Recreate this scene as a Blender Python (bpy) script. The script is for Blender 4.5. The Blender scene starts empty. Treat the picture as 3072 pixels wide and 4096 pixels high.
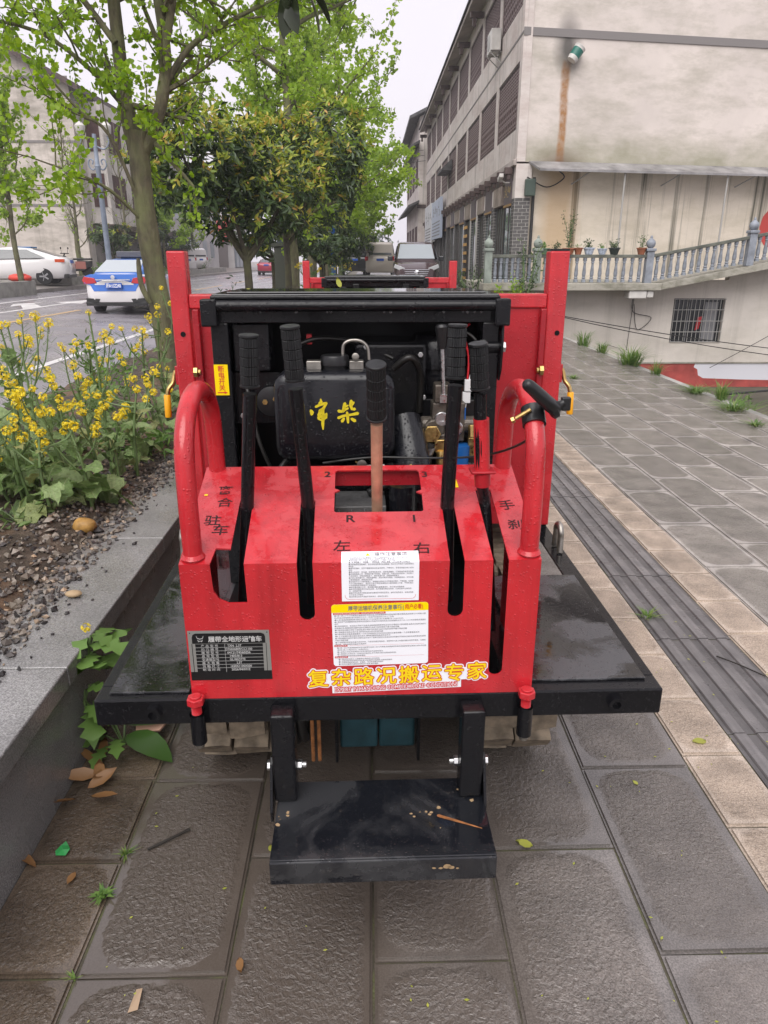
import bpy, bmesh, math, random
from mathutils import Vector, Matrix, Quaternion, noise as mnoise
random.seed(7)
R = math.radians
SC = bpy.context.scene
COL = SC.collection

# ------------------------------------------------------------------ camera, world, sun, exposure
CAM_H = 1.40
cam_d = bpy.data.cameras.new('camera')
cam_d.sensor_fit = 'VERTICAL'; cam_d.sensor_height = 36.0; cam_d.lens = 25.0
cam_d.clip_start = 0.02; cam_d.clip_end = 2000
cam = bpy.data.objects.new('camera', cam_d); COL.objects.link(cam)
cam.location = (0, 0, CAM_H)
cam.rotation_euler = (R(90 - 19.52), 0, R(-1.16))
SC.camera = cam

world = bpy.data.worlds.new('World'); SC.world = world; world.use_nodes = True
wn = world.node_tree; wn.nodes.clear()
w_out = wn.nodes.new('ShaderNodeOutputWorld')
w_sky = wn.nodes.new('ShaderNodeTexSky'); w_sky.sky_type = 'NISHITA'; w_sky.sun_disc = False
w_sky.sun_elevation = R(52); w_sky.sun_rotation = R(196); w_sky.dust_density = 6; w_sky.air_density = 1.5
w_hs = wn.nodes.new('ShaderNodeHueSaturation'); w_hs.inputs['Saturation'].default_value = 0.12
w_b1 = wn.nodes.new('ShaderNodeBackground'); w_b1.inputs['Strength'].default_value = 0.015
w_b2 = wn.nodes.new('ShaderNodeBackground'); w_b2.inputs['Color'].default_value = (0.93, 0.88, 0.96, 1)
w_b2.inputs['Strength'].default_value = 0.48
w_add = wn.nodes.new('ShaderNodeAddShader')
wn.links.new(w_sky.outputs[0], w_hs.inputs['Color']); wn.links.new(w_hs.outputs[0], w_b1.inputs['Color'])
wn.links.new(w_b1.outputs[0], w_add.inputs[0]); wn.links.new(w_b2.outputs[0], w_add.inputs[1])
wn.links.new(w_add.outputs[0], w_out.inputs['Surface'])

sun_d = bpy.data.lights.new('sun', 'SUN'); sun_d.energy = 1.5; sun_d.angle = R(60); sun_d.color = (1, 0.97, 0.93)
sun = bpy.data.objects.new('sun', sun_d); COL.objects.link(sun)
# light falls from high behind the camera's left shoulder (soft, overcast)
sdir = Vector((math.sin(R(196)) * math.cos(R(52)), math.cos(R(196)) * math.cos(R(52)), math.sin(R(52))))
sun.rotation_euler = (-sdir).to_track_quat('-Z', 'Y').to_euler()

vs = SC.view_settings
vs.view_transform = 'Standard'; vs.look = 'None'; vs.gamma = 1; vs.use_curve_mapping = False
vs.exposure = 1.0
SC.render.engine = 'CYCLES'
SC.cycles.use_denoising = True
SC.cycles.max_bounces = 5; SC.cycles.diffuse_bounces = 2; SC.cycles.glossy_bounces = 3
SC.cycles.transparent_max_bounces = 8; SC.cycles.transmission_bounces = 4; SC.cycles.volume_bounces = 0
SC.cycles.caustics_reflective = False; SC.cycles.caustics_refractive = False

# ------------------------------------------------------------------ materials
class NT:
    """thin wrapper around a node tree"""
    def __init__(s, m):
        s.t = m.node_tree; s.n = s.t.nodes; s.l = s.t.links
    def new(s, typ, **kw):
        n = s.n.new('ShaderNode' + typ)
        for k, v in kw.items():
            setattr(n, k, v)
        return n
    def link(s, a, b): s.l.new(a, b)
    def co(s, kind='Object', scale=None, obj=None):
        n = s.new('TexCoord')
        if scale is None: return n.outputs[kind]
        mp = s.new('Mapping'); mp.inputs['Scale'].default_value = scale if hasattr(scale, '__len__') else (scale,) * 3
        s.link(n.outputs[kind], mp.inputs['Vector']); return mp.outputs[0]
    def noise(s, vec, scale, detail=4, rough=0.55, dist=0.0):
        n = s.new('TexNoise'); n.inputs['Scale'].default_value = scale; n.inputs['Detail'].default_value = detail
        n.inputs['Roughness'].default_value = rough; n.inputs['Distortion'].default_value = dist
        if vec is not None: s.link(vec, n.inputs['Vector'])
        return n.outputs['Fac']
    def voro(s, vec, scale, feature='F1', out='Distance', rand=1.0):
        n = s.new('TexVoronoi', feature=feature); n.inputs['Scale'].default_value = scale
        n.inputs['Randomness'].default_value = rand
        if vec is not None: s.link(vec, n.inputs['Vector'])
        return n.outputs[out]
    def ramp(s, fac, *stops, interp='LINEAR'):
        n = s.new('ValToRGB'); n.color_ramp.interpolation = interp
        el = n.color_ramp.elements
        while len(el) < len(stops): el.new(0.5)
        for e, (p, c) in zip(el, stops):
            e.position = p; e.color = (c, c, c, 1) if not hasattr(c, '__len__') else (*c, 1)
        s.link(fac, n.inputs[0]); return n.outputs[0]
    def mix(s, fac, a, b, mode='MIX'):
        n = s.new('Mix', data_type='RGBA', blend_type=mode)
        for sock, v in ((n.inputs[0], fac), (n.inputs[6], a), (n.inputs[7], b)):
            if hasattr(v, 'is_linked') or hasattr(v, 'links'): s.link(v, sock)
            elif hasattr(v, '__len__'): sock.default_value = (*v, 1) if len(v) == 3 else v
            else: sock.default_value = v if sock.type == 'VALUE' else (v, v, v, 1)
        return n.outputs[2]
    def math(s, op, a, b=0.0, clamp=False):
        n = s.new('Math', operation=op, use_clamp=clamp)
        for i, v in enumerate((a, b)):
            if hasattr(v, 'links'): s.link(v, n.inputs[i])
            else: n.inputs[i].default_value = v
        return n.outputs[0]
    def bump(s, h, strength=0.3, dist=0.01, normal=None):
        n = s.new('Bump'); n.inputs['Strength'].default_value = strength; n.inputs['Distance'].default_value = dist
        s.link(h, n.inputs['Height'])
        if normal is not None: s.link(normal, n.inputs['Normal'])
        return n.outputs[0]
    def rand(s):
        return s.new('ObjectInfo').outputs['Random']

MATS = {}
def mat(name, color=(0.5, 0.5, 0.5), rough=0.5, metal=0.0, spec=0.5, coat=0.0, fn=None, alpha=1.0, trans=0.0, emit=None, ior=1.45, sss=0.0):
    if name in MATS: return MATS[name]
    m = bpy.data.materials.new(name); m.use_nodes = True
    b = m.node_tree.nodes['Principled BSDF']
    b.inputs['Base Color'].default_value = (*color, 1); b.inputs['Roughness'].default_value = rough
    b.inputs['Metallic'].default_value = metal; b.inputs['Specular IOR Level'].default_value = spec
    b.inputs['Coat Weight'].default_value = coat; b.inputs['Coat Roughness'].default_value = 0.05
    b.inputs['Alpha'].default_value = alpha; b.inputs['Transmission Weight'].default_value = trans
    b.inputs['IOR'].default_value = ior
    if emit: b.inputs['Emission Color'].default_value = (*emit[0], 1); b.inputs['Emission Strength'].default_value = emit[1]
    if fn:
        nt = NT(m); fn(nt, b)
    MATS[name] = m
    return m

def simple_var(c, amt=0.25, scale=6.0, rough=(0.4, 0.6), bump=0.0, bscale=60, obj_rand=0.0, coords='Object'):
    """colour varied by noise, roughness varied by noise, fine relief"""
    def fn(nt, b):
        v = nt.co(coords)
        n1 = nt.noise(v, scale, 5)
        lo = tuple(x * (1 - amt) for x in c); hi = tuple(min(1, x * (1 + amt)) for x in c)
        colr = nt.ramp(n1, (0.3, lo), (0.7, hi))
        if obj_rand:
            f = nt.ramp(nt.rand(), (0, 1 - obj_rand), (1, 1 + obj_rand))
            colr = nt.mix(1.0, colr, f, 'MULTIPLY')
        nt.link(colr, b.inputs['Base Color'])
        nt.link(nt.ramp(nt.noise(v, scale * 1.7, 4), (0.3, rough[0]), (0.7, rough[1])), b.inputs['Roughness'])
        if bump:
            nt.link(nt.bump(nt.noise(v, bscale, 4), bump, 0.004), b.inputs['Normal'])
    return fn

def drops(nt, v, scale, size=0.28):
    """rounded water beads of uneven size as a height field"""
    cellc = nt.new('TexVoronoi'); cellc.inputs['Scale'].default_value = scale; nt.link(v, cellc.inputs['Vector'])
    d = cellc.outputs['Distance']
    sep = nt.new('SeparateColor'); nt.link(cellc.outputs['Color'], sep.inputs[0])
    rad = nt.math('MULTIPLY', sep.outputs[0], size)
    h = nt.math('SUBTRACT', rad, d)
    return nt.math('POWER', nt.math('MULTIPLY', nt.math('MAXIMUM', h, 0.0), 3.0), 0.5)

def wet_paint(c, dirt=(0.2, 0.2, 0.2), dirt_amt=0.12, r0=0.16, r1=0.42, bead=1.0, film=None, dry=None, dry_amt=0.8, zmin=None, grime=0.0):
    def fn(nt, b):
        v = nt.co('Object')
        big = nt.noise(v, 7, 5, 0.6); fine = nt.noise(v, 90, 3)
        lo = tuple(x * 0.8 for x in c); hi = tuple(min(1, x * 1.12) for x in c)
        colr = nt.ramp(big, (0.3, lo), (0.7, hi))
        speck = nt.ramp(nt.noise(v, 45, 6, 0.7), (0.60, 0.0), (0.74, dirt_amt))
        colr = nt.mix(speck, colr, dirt)
        if grime:
            mg = nt.new('Mapping'); mg.inputs['Scale'].default_value = (26, 26, 2.2); nt.link(v, mg.inputs['Vector'])
            gs_ = nt.ramp(nt.noise(mg.outputs[0], 1.0, 5, 0.65), (0.45, 0.0), (0.75, grime)); colr = nt.mix(gs_, colr, tuple(x * 0.45 for x in c))
            sc_ = nt.new('Mapping'); sc_.inputs['Scale'].default_value = (60, 60, 9); sc_.inputs['Rotation'].default_value = (0, 0.6, 0); nt.link(v, sc_.inputs['Vector'])
            colr = nt.mix(nt.ramp(nt.noise(sc_.outputs[0], 1.0, 3, 0.8), (0.71, 0.0), (0.75, 0.22)), colr, (0.12, 0.02, 0.02))
        nt.link(colr, b.inputs['Base Color'])
        if film:                     # patches where a thin water film breaks up
            fm = nt.ramp(nt.noise(v, film, 6, 0.62, 0.4), (0.47, 0.0), (0.56, 1.0))
            if zmin is not None:
                sz = nt.new('SeparateXYZ'); nt.link(v, sz.inputs[0]); fm = nt.math('MULTIPLY', fm, nt.ramp(nt.math('MULTIPLY', nt.math('SUBTRACT', sz.outputs[2], zmin), 100.0), (0.0, 0.0), (0.3, 1.0)))
            rr = nt.mix(fm, r0, r1)
            if dry: nt.link(nt.mix(nt.math('MULTIPLY', fm, dry_amt), colr, dry), b.inputs['Base Color'])
        else:
            rr = nt.ramp(big, (0.35, r0), (0.65, r1))
        nt.link(rr, b.inputs['Roughness'])
        h1 = drops(nt, v, 150, 0.42); h2 = drops(nt, v, 330, 0.36)
        n1 = nt.bump(h1, 0.55 * bead, 0.0022)
        n2 = nt.bump(h2, 0.4 * bead, 0.001, n1)
        n3 = nt.bump(fine, 0.06, 0.002, n2)
        nt.link(n3, b.inputs['Normal'])
    return fn

RED = (0.50, 0.018, 0.026)
mat('red_paint', RED, 0.3, coat=0.25, spec=0.6, fn=wet_paint(RED, (0.45, 0.1, 0.1), 0.10, grime=0.5))
mat('red_paint_film', RED, 0.3, coat=0.35, spec=0.75, fn=wet_paint(RED, (0.5, 0.12, 0.12), 0.14, 0.20, 0.45, 0.8, film=16, dry=(0.56, 0.07, 0.08), dry_amt=0.45, zmin=0.852, grime=0.55))
mat('dark_red_paint', (0.30, 0.012, 0.02), 0.35, fn=wet_paint((0.34, 0.012, 0.02), (0.1, 0.02, 0.02), 0.2))
mat('black_paint', (0.006, 0.006, 0.007), 0.25, spec=0.35, fn=wet_paint((0.006, 0.006, 0.0075), (0.08, 0.075, 0.07), 0.22, 0.12, 0.30))
mat('black_plate', (0.012, 0.012, 0.014), 0.25, spec=0.9, fn=wet_paint((0.006, 0.0065, 0.008), (0.08, 0.075, 0.07), 0.25, 0.04, 0.36, 1.2, film=4.5, dry=(0.060, 0.061, 0.066), dry_amt=0.9))
mat('canopy_wet', (0.006, 0.006, 0.008), 0.05, spec=1.0, fn=simple_var((0.007, 0.007, 0.009), 0.4, 9, (0.02, 0.10), 0.03, 40))
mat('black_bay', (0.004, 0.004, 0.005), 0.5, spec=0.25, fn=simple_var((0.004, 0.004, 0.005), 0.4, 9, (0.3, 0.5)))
mat('tank_black', (0.012, 0.013, 0.017), 0.3, fn=wet_paint((0.006, 0.0065, 0.009), (0.04, 0.04, 0.05), 0.15, 0.16, 0.28, 1.3))
mat('rubber_grip', (0.011, 0.0115, 0.012), 0.42, spec=0.4, fn=simple_var((0.011, 0.0115, 0.0125), 0.35, 40, (0.36, 0.6), 0.1, 300))
mat('black_plastic', (0.012, 0.012, 0.013), 0.3)
mat('zinc', (0.62, 0.62, 0.62), 0.3, 1.0, fn=simple_var((0.6, 0.6, 0.6), 0.2, 60, (0.2, 0.45)))
mat('brass', (0.55, 0.36, 0.12), 0.32, 1.0, fn=simple_var((0.52, 0.36, 0.14), 0.25, 70, (0.22, 0.5)))
mat('cast_grey', (0.13, 0.13, 0.13), 0.45, 0.5, fn=simple_var((0.14, 0.14, 0.14), 0.3, 40, (0.35, 0.6), 0.2, 150))
mat('cast_brown', (0.10, 0.085, 0.07), 0.4, 0.4, fn=simple_var((0.10, 0.085, 0.07), 0.4, 50, (0.25, 0.5), 0.3, 160))
mat('raw_steel', (0.35, 0.33, 0.30), 0.4, 0.9, fn=simple_var((0.33, 0.31, 0.28), 0.25, 50, (0.3, 0.5)))
mat('copper_rod', (0.46, 0.24, 0.17), 0.45, 0.2, fn=simple_var((0.50, 0.29, 0.19), 0.3, 22, (0.3, 0.55), 0.1, 120))
mat('yellow_grip', (0.80, 0.36, 0.01), 0.4)
mat('sticker_yellow', (0.85, 0.62, 0.0), 0.25)
mat('sticker_white', (0.78, 0.78, 0.82), 0.3)
mat('print_red', (0.55, 0.02, 0.02), 0.4)
mat('print_black', (0.015, 0.015, 0.015), 0.5)
mat('print_grey', (0.14, 0.14, 0.15), 0.5)
mat('print_yellow', (0.80, 0.58, 0.01), 0.35)
mat('print_white', (0.80, 0.80, 0.82), 0.35)
mat('print_tank', (0.62, 0.52, 0.02), 0.35)
mat('engrave', (0.02, 0.004, 0.005), 0.6)
mat('alu_plate', (0.40, 0.40, 0.38), 0.4, 0.7)
mat('alu_letter', (0.45, 0.45, 0.44), 0.4)
mat('plate_black', (0.008, 0.008, 0.009), 0.3)
mat('white_plastic', (0.6, 0.6, 0.6), 0.4)
mat('blue_part', (0.01, 0.09, 0.30), 0.35)
mat('teal_metal', (0.012, 0.05, 0.06), 0.45, fn=simple_var((0.014, 0.05, 0.062), 0.3, 18, (0.35, 0.6), 0.15, 120))
mat('mud_rubber', (0.12, 0.09, 0.06), 0.8, fn=simple_var((0.20, 0.16, 0.115), 0.5, 22, (0.6, 0.95), 0.6, 60))
mat('hose_black', (0.014, 0.013, 0.012), 0.4)
mat('water_bead', (0.95, 0.95, 0.95), 0.02, trans=0.9, ior=1.33)
mat('rust', (0.30, 0.11, 0.03), 0.6, fn=simple_var((0.30, 0.12, 0.04), 0.5, 60, (0.4, 0.8)))
mat('mud', (0.32, 0.22, 0.12), 0.8)

# ------------------------------------------------------------------ mesh builder
def frame_from(d):
    d = Vector(d).normalized()
    a = Vector((0, 0, 1)) if abs(d.z) < 0.95 else Vector((1, 0, 0))
    x = a.cross(d).normalized(); y = d.cross(x).normalized()
    return x, y

class MB:
    def __init__(s): s.v = []; s.f = []
    def add(s, vs, fs, M=None):
        o = len(s.v)
        s.v += [tuple(M @ Vector(p)) if M else tuple(p) for p in vs]
        s.f += [tuple(i + o for i in f) for f in fs]; return s
    def box(s, x0, x1, y0, y1, z0, z1, M=None):
        vs = [(x, y, z) for z in (z0, z1) for y in (y0, y1) for x in (x0, x1)]
        return s.add(vs, [(0, 2, 3, 1), (4, 5, 7, 6), (0, 1, 5, 4), (2, 6, 7, 3), (0, 4, 6, 2), (1, 3, 7, 5)], M)
    def cbox(s, c, d, M=None):
        return s.box(c[0] - d[0] / 2, c[0] + d[0] / 2, c[1] - d[1] / 2, c[1] + d[1] / 2, c[2] - d[2] / 2, c[2] + d[2] / 2, M)
    def beam(s, p0, p1, w, h, up=None):
        p0 = Vector(p0); p1 = Vector(p1); d = (p1 - p0).normalized()
        if up is None: x, y = frame_from(d)
        else:
            y = (Vector(up) - d * Vector(up).dot(d)).normalized(); x = y.cross(d)
        vs = []
        for p in (p0, p1):
            for sx, sy in ((-1, -1), (1, -1), (1, 1), (-1, 1)): vs.append(p + x * (w / 2 * sx) + y * (h / 2 * sy))
        return s.add(vs, [(3, 2, 1, 0), (4, 5, 6, 7), (0, 1, 5, 4), (1, 2, 6, 5), (2, 3, 7, 6), (3, 0, 4, 7)])
    def tube(s, pts, r, n=12, caps=True, groove=0.0):
        pts = [Vector(p) for p in pts]; k = len(pts)
        rs = r if hasattr(r, '__len__') else [r] * k
        ts = []
        for i in range(k):
            a = pts[max(0, i - 1)]; b = pts[min(k - 1, i + 1)]
            ts.append((b - a).normalized())
        x, y = frame_from(ts[0]); o = len(s.v)
        for i in range(k):
            if i:
                q = ts[i - 1].rotation_difference(ts[i]); x = q @ x; y = q @ y
            for j in range(n):
                a = 2 * math.pi * j / n; rr = rs[i] * (1 - (groove if j % 2 else 0))
                s.v.append(tuple(pts[i] + x * (math.cos(a) * rr) + y * (math.sin(a) * rr)))
        for i in range(k - 1):
            for j in range(n):
                j2 = (j + 1) % n
                s.f.append((o + i * n + j, o + i * n + j2, o + (i + 1) * n + j2, o + (i + 1) * n + j))
        if caps:
            s.f.append(tuple(o + j for j in reversed(range(n)))); s.f.append(tuple(o + (k - 1) * n + j for j in range(n)))
        return s
    def lathe(s, prof, n=16, M=None, caps=True):
        """prof [(r, z)] about local z"""
        o = len(s.v); vs = []
        for r, z in prof:
            for j in range(n):
                a = 2 * math.pi * j / n; vs.append((r * math.cos(a), r * math.sin(a), z))
        fs = []
        for i in range(len(prof) - 1):
            for j in range(n):
                j2 = (j + 1) % n; fs.append((i * n + j, i * n + j2, (i + 1) * n + j2, (i + 1) * n + j))
        if caps:
            fs.append(tuple(reversed(range(n)))); fs.append(tuple((len(prof) - 1) * n + j for j in range(n)))
        return s.add(vs, fs, M)
    def cyl(s, p0, p1, r, n=12, r2=None): return s.tube([p0, p1], [r, r if r2 is None else r2], n)
    def prism(s, poly, fn, h):
        """poly [(a,b)] placed by fn(a,b,c), c from 0 to h"""
        n = len(poly)
        vs = [fn(a, b, 0) for a, b in poly] + [fn(a, b, h) for a, b in poly]
        fs = [tuple(reversed(range(n))), tuple(range(n, 2 * n))] + [(i, (i + 1) % n, n + (i + 1) % n, n + i) for i in range(n)]
        return s.add(vs, fs)
    def ball(s, c, r, n=10, m=6, sc=(1, 1, 1)):
        prof = [(max(1e-4, r * math.sin(math.pi * i / m)), -r * math.cos(math.pi * i / m)) for i in range(m + 1)]
        return s.lathe(prof, n, Matrix.Translation(c) @ Matrix.Diagonal((*sc, 1)), caps=False)
    def hexnut(s, c, axis, r, h, hole=0.0):
        p = Vector(c); d = Vector(axis).normalized()
        return s.tube([p, p + d * h], r, 6)
    def mesh(s, name, smooth=None):
        me = bpy.data.meshes.new(name); me.from_pydata(s.v, [], s.f); me.update()
        bm = bmesh.new(); bm.from_mesh(me); bmesh.ops.recalc_face_normals(bm, faces=bm.faces); bm.to_mesh(me); bm.free()
        if smooth is not None: smooth_me(me, smooth)
        return me
    def build(s, name, m, parent=None, smooth=None, bevel=0, seg=2):
        return obj(name, s.mesh(name, smooth), m, parent, bevel, seg)

def smooth_me(me, ang=35):
    for p in me.polygons: p.use_smooth = True
    me.set_sharp_from_angle(angle=R(ang))

def obj(name, me, m=None, parent=None, bevel=0, seg=2):
    o = bpy.data.objects.new(name, me); COL.objects.link(o)
    if m is not None:
        if isinstance(m, str): m = MATS[m]
        me.materials.clear(); me.materials.append(m)
    if parent: o.parent = parent
    if bevel:
        md = o.modifiers.new('bevel', 'BEVEL'); md.width = bevel; md.segments = seg; md.limit_method = 'ANGLE'; md.angle_limit = R(40)
        md.harden_normals = False
    return o

def tag(o, label=None, cat=None, group=None, kind=None):
    if label: o['label'] = label
    if cat: o['category'] = cat
    if group: o['group'] = group
    if kind: o['kind'] = kind
    return o
def thing(name, label, cat, loc=(0, 0, 0), rotz=0.0, group=None):
    o = bpy.data.objects.new(name, None); COL.objects.link(o); o.empty_display_size = 0.1
    o.location = loc; o.rotation_euler = (0, 0, rotz)
    return tag(o, label, cat, group)
def copy_tree(o, parent=None):
    c = o.copy(); COL.objects.link(c); c.parent = parent
    for ch in list(o.children): copy_tree(ch, c)
    return c
def place(me_obj, loc, rot=(0, 0, 0), sc=1.0):
    me_obj.location = loc; me_obj.rotation_euler = rot
    me_obj.scale = sc if hasattr(sc, '__len__') else (sc,) * 3
    return me_obj
def part_copy(name, me, parent, loc, rot=(0, 0, 0), sc=1.0):
    """a piece that shares its mesh with its look-alikes"""
    o = bpy.data.objects.new(name, me); COL.objects.link(o)
    if parent: o.parent = parent
    return place(o, loc, rot, sc)

def fill2d(outline, holes=()):
    """filled 2D polygon with holes -> verts, faces"""
    cu = bpy.data.curves.new('tmp', 'CURVE'); cu.dimensions = '2D'; cu.fill_mode = 'BOTH'
    for ring in (outline, *holes):
        sp = cu.splines.new('POLY'); sp.points.add(len(ring) - 1); sp.use_cyclic_u = True
        for p, (a, b) in zip(sp.points, ring): p.co = (a, b, 0, 1)
    o = bpy.data.objects.new('tmp', cu)
    me = bpy.data.meshes.new_from_object(o)
    vs = [tuple(v.co) for v in me.vertices]; fs = [tuple(p.vertices) for p in me.polygons]
    bpy.data.objects.remove(o); bpy.data.curves.remove(cu); bpy.data.meshes.remove(me)
    return vs, fs
TEXT_CACHE = {}
def text2d(body, size, offset=0.0, align='LEFT', res=3, spacing=1.0):
    """flat lettering -> 2D verts and faces, cap height about 0.7*size"""
    key = (body, round(offset / size, 4), res, spacing)
    if key not in TEXT_CACHE:
        cu = bpy.data.curves.new('tmp', 'FONT'); cu.body = body; cu.size = 1; cu.offset = offset / size; cu.resolution_u = res
        cu.space_character = spacing
        o = bpy.data.objects.new('tmp', cu); me = bpy.data.meshes.new_from_object(o)
        TEXT_CACHE[key] = ([tuple(v.co) for v in me.vertices], [tuple(p.vertices) for p in me.polygons])
        bpy.data.objects.remove(o); bpy.data.curves.remove(cu); bpy.data.meshes.remove(me)
    vs, fs = TEXT_CACHE[key]
    if not vs: return [], []
    x0 = min(v[0] for v in vs); x1 = max(v[0] for v in vs)
    dx = 0 if align == 'LEFT' else -(x0 + x1) / 2
    return [((v[0] + dx) * size, v[1] * size) for v in vs], fs
def text_fit(body, width, size, offset=0.0, res=2):
    """lettering stretched to a given width, starting at x = 0"""
    vs, fs = text2d(body, size, offset, res=res)
    if not vs: return vs, fs
    x0 = min(v[0] for v in vs); x1 = max(v[0] for v in vs); k = width / max(1e-6, x1 - x0)
    return [((v[0] - x0) * k, v[1]) for v in vs], fs
def stroke2d(mb_v, mb_f, pts, ws):
    """brush stroke: polyline with width per point, rounded ends"""
    k = len(pts); L = []; Rr = []
    for i in range(k):
        a = Vector(pts[max(0, i - 1)]); b = Vector(pts[min(k - 1, i + 1)]); d = (b - a).normalized(); nn = Vector((-d.y, d.x))
        p = Vector(pts[i]); L.append(p + nn * ws[i] / 2); Rr.append(p - nn * ws[i] / 2)
    d0 = (Vector(pts[0]) - Vector(pts[1])).normalized(); d1 = (Vector(pts[-1]) - Vector(pts[-2])).normalized()
    ring = [*L, Vector(pts[-1]) + d1 * ws[-1] * 0.45, *reversed(Rr), Vector(pts[0]) + d0 * ws[0] * 0.45]
    o = len(mb_v); mb_v += [(p.x, p.y) for p in ring]; n = len(ring)
    for i in range(k - 1): mb_f.append((o + i, o + i + 1, o + 2 * k - 1 - i, o + 2 * k - i))
    mb_f.append((o + k - 1, o + k, o + k + 1)); mb_f.append((o + 2 * k, o + 2 * k + 1, o))
def bez(pts, n=8):
    """Catmull-Rom through points"""
    P = [Vector(p) for p in pts]; out = []
    for i in range(len(P) - 1):
        a = P[max(0, i - 1)]; b = P[i]; c = P[i + 1]; d = P[min(len(P) - 1, i + 2)]
        for t in range(n):
            u = t / n
            out.append(0.5 * ((2 * b) + (c - a) * u + (2 * a - 5 * b + 4 * c - d) * u * u + (3 * b - a - 3 * c + d) * u ** 3))
    out.append(P[-1]); return out
def rrect(x0, x1, y0, y1, r, n=4):
    out = []
    for cx, cy, a0 in ((x1 - r, y1 - r, 0), (x0 + r, y1 - r, 90), (x0 + r, y0 + r, 180), (x1 - r, y0 + r, 270)):
        for i in range(n + 1):
            a = R(a0 + 90 * i / n); out.append((cx + r * math.cos(a), cy + r * math.sin(a)))
    return out
# ------------------------------------------------------------------ the tracked transporter
CX0, CX1 = -0.390, 0.311          # console sheet, left and right edge
SL = Vector((0, 0.953, 0.304))    # direction up the sloping top
def fold(x, s, out=0.0):
    """console sheet: s = 0 at the bottom edge, vertical up to s = 0.30, sloping away above"""
    if s <= 0.30: return (x, -out, 0.55 + s)
    t = s - 0.30
    return (x, t * 0.953 - out * 0.304, 0.85 + t * 0.304 + out * 0.953)
def sheet_mesh(name, outline, holes, thick, fold_fn=fold, bend=0.30, out=0.0):
    vs, fs = fill2d(outline, holes)
    bm = bmesh.new(); bv = [bm.verts.new(v) for v in vs]
    for f in fs:
        try: bm.faces.new([bv[i] for i in f])
        except ValueError: pass
    bmesh.ops.remove_doubles(bm, verts=bm.verts, dist=1e-5)
    if bend is not None:
        bmesh.ops.bisect_plane(bm, geom=bm.verts[:] + bm.edges[:] + bm.faces[:], plane_co=(0, bend, 0), plane_no=(0, 1, 0))
    flat = [(v, v.co.x, v.co.y) for v in bm.verts]
    if thick:
        r = bmesh.ops.extrude_face_region(bm, geom=bm.faces[:])
        new = [g for g in r['geom'] if isinstance(g, bmesh.types.BMVert)]
        back = [(v, v.co.x, v.co.y) for v in new]
        for v, x, s in back: v.co = fold_fn(x, s, out - thick)
    for v, x, s in flat: v.co = fold_fn(x, s, out)
    bmesh.ops.recalc_face_normals(bm, faces=bm.faces)
    me = bpy.data.meshes.new(name); bm.to_mesh(me); bm.free(); return me
def print_on(name, items, m, parent, fn, out):
    """flat lettering: items = [(verts2d, faces, x, s, rot)] joined into one print"""
    V = []; Fc = []
    for vs, fs, x, s, a in items:
        o = len(V); ca, sa = math.cos(a), math.sin(a)
        V += [fn(x + v[0] * ca - v[1] * sa, s + v[0] * sa + v[1] * ca, out) for v in vs]
        Fc += [tuple(i + o for i in f) for f in fs]
    me = bpy.data.meshes.new(name); me.from_pydata(V, [], Fc); me.update()
    o = obj(name, me, m, parent)
    if len(items) > 1 or name in ('mud_splash', 'characters'): o['kind'] = 'stuff'
    return o
def rectv(w, h): return [(0, 0), (w, 0), (w, h), (0, h)], [(0, 1, 2, 3)]

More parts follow.
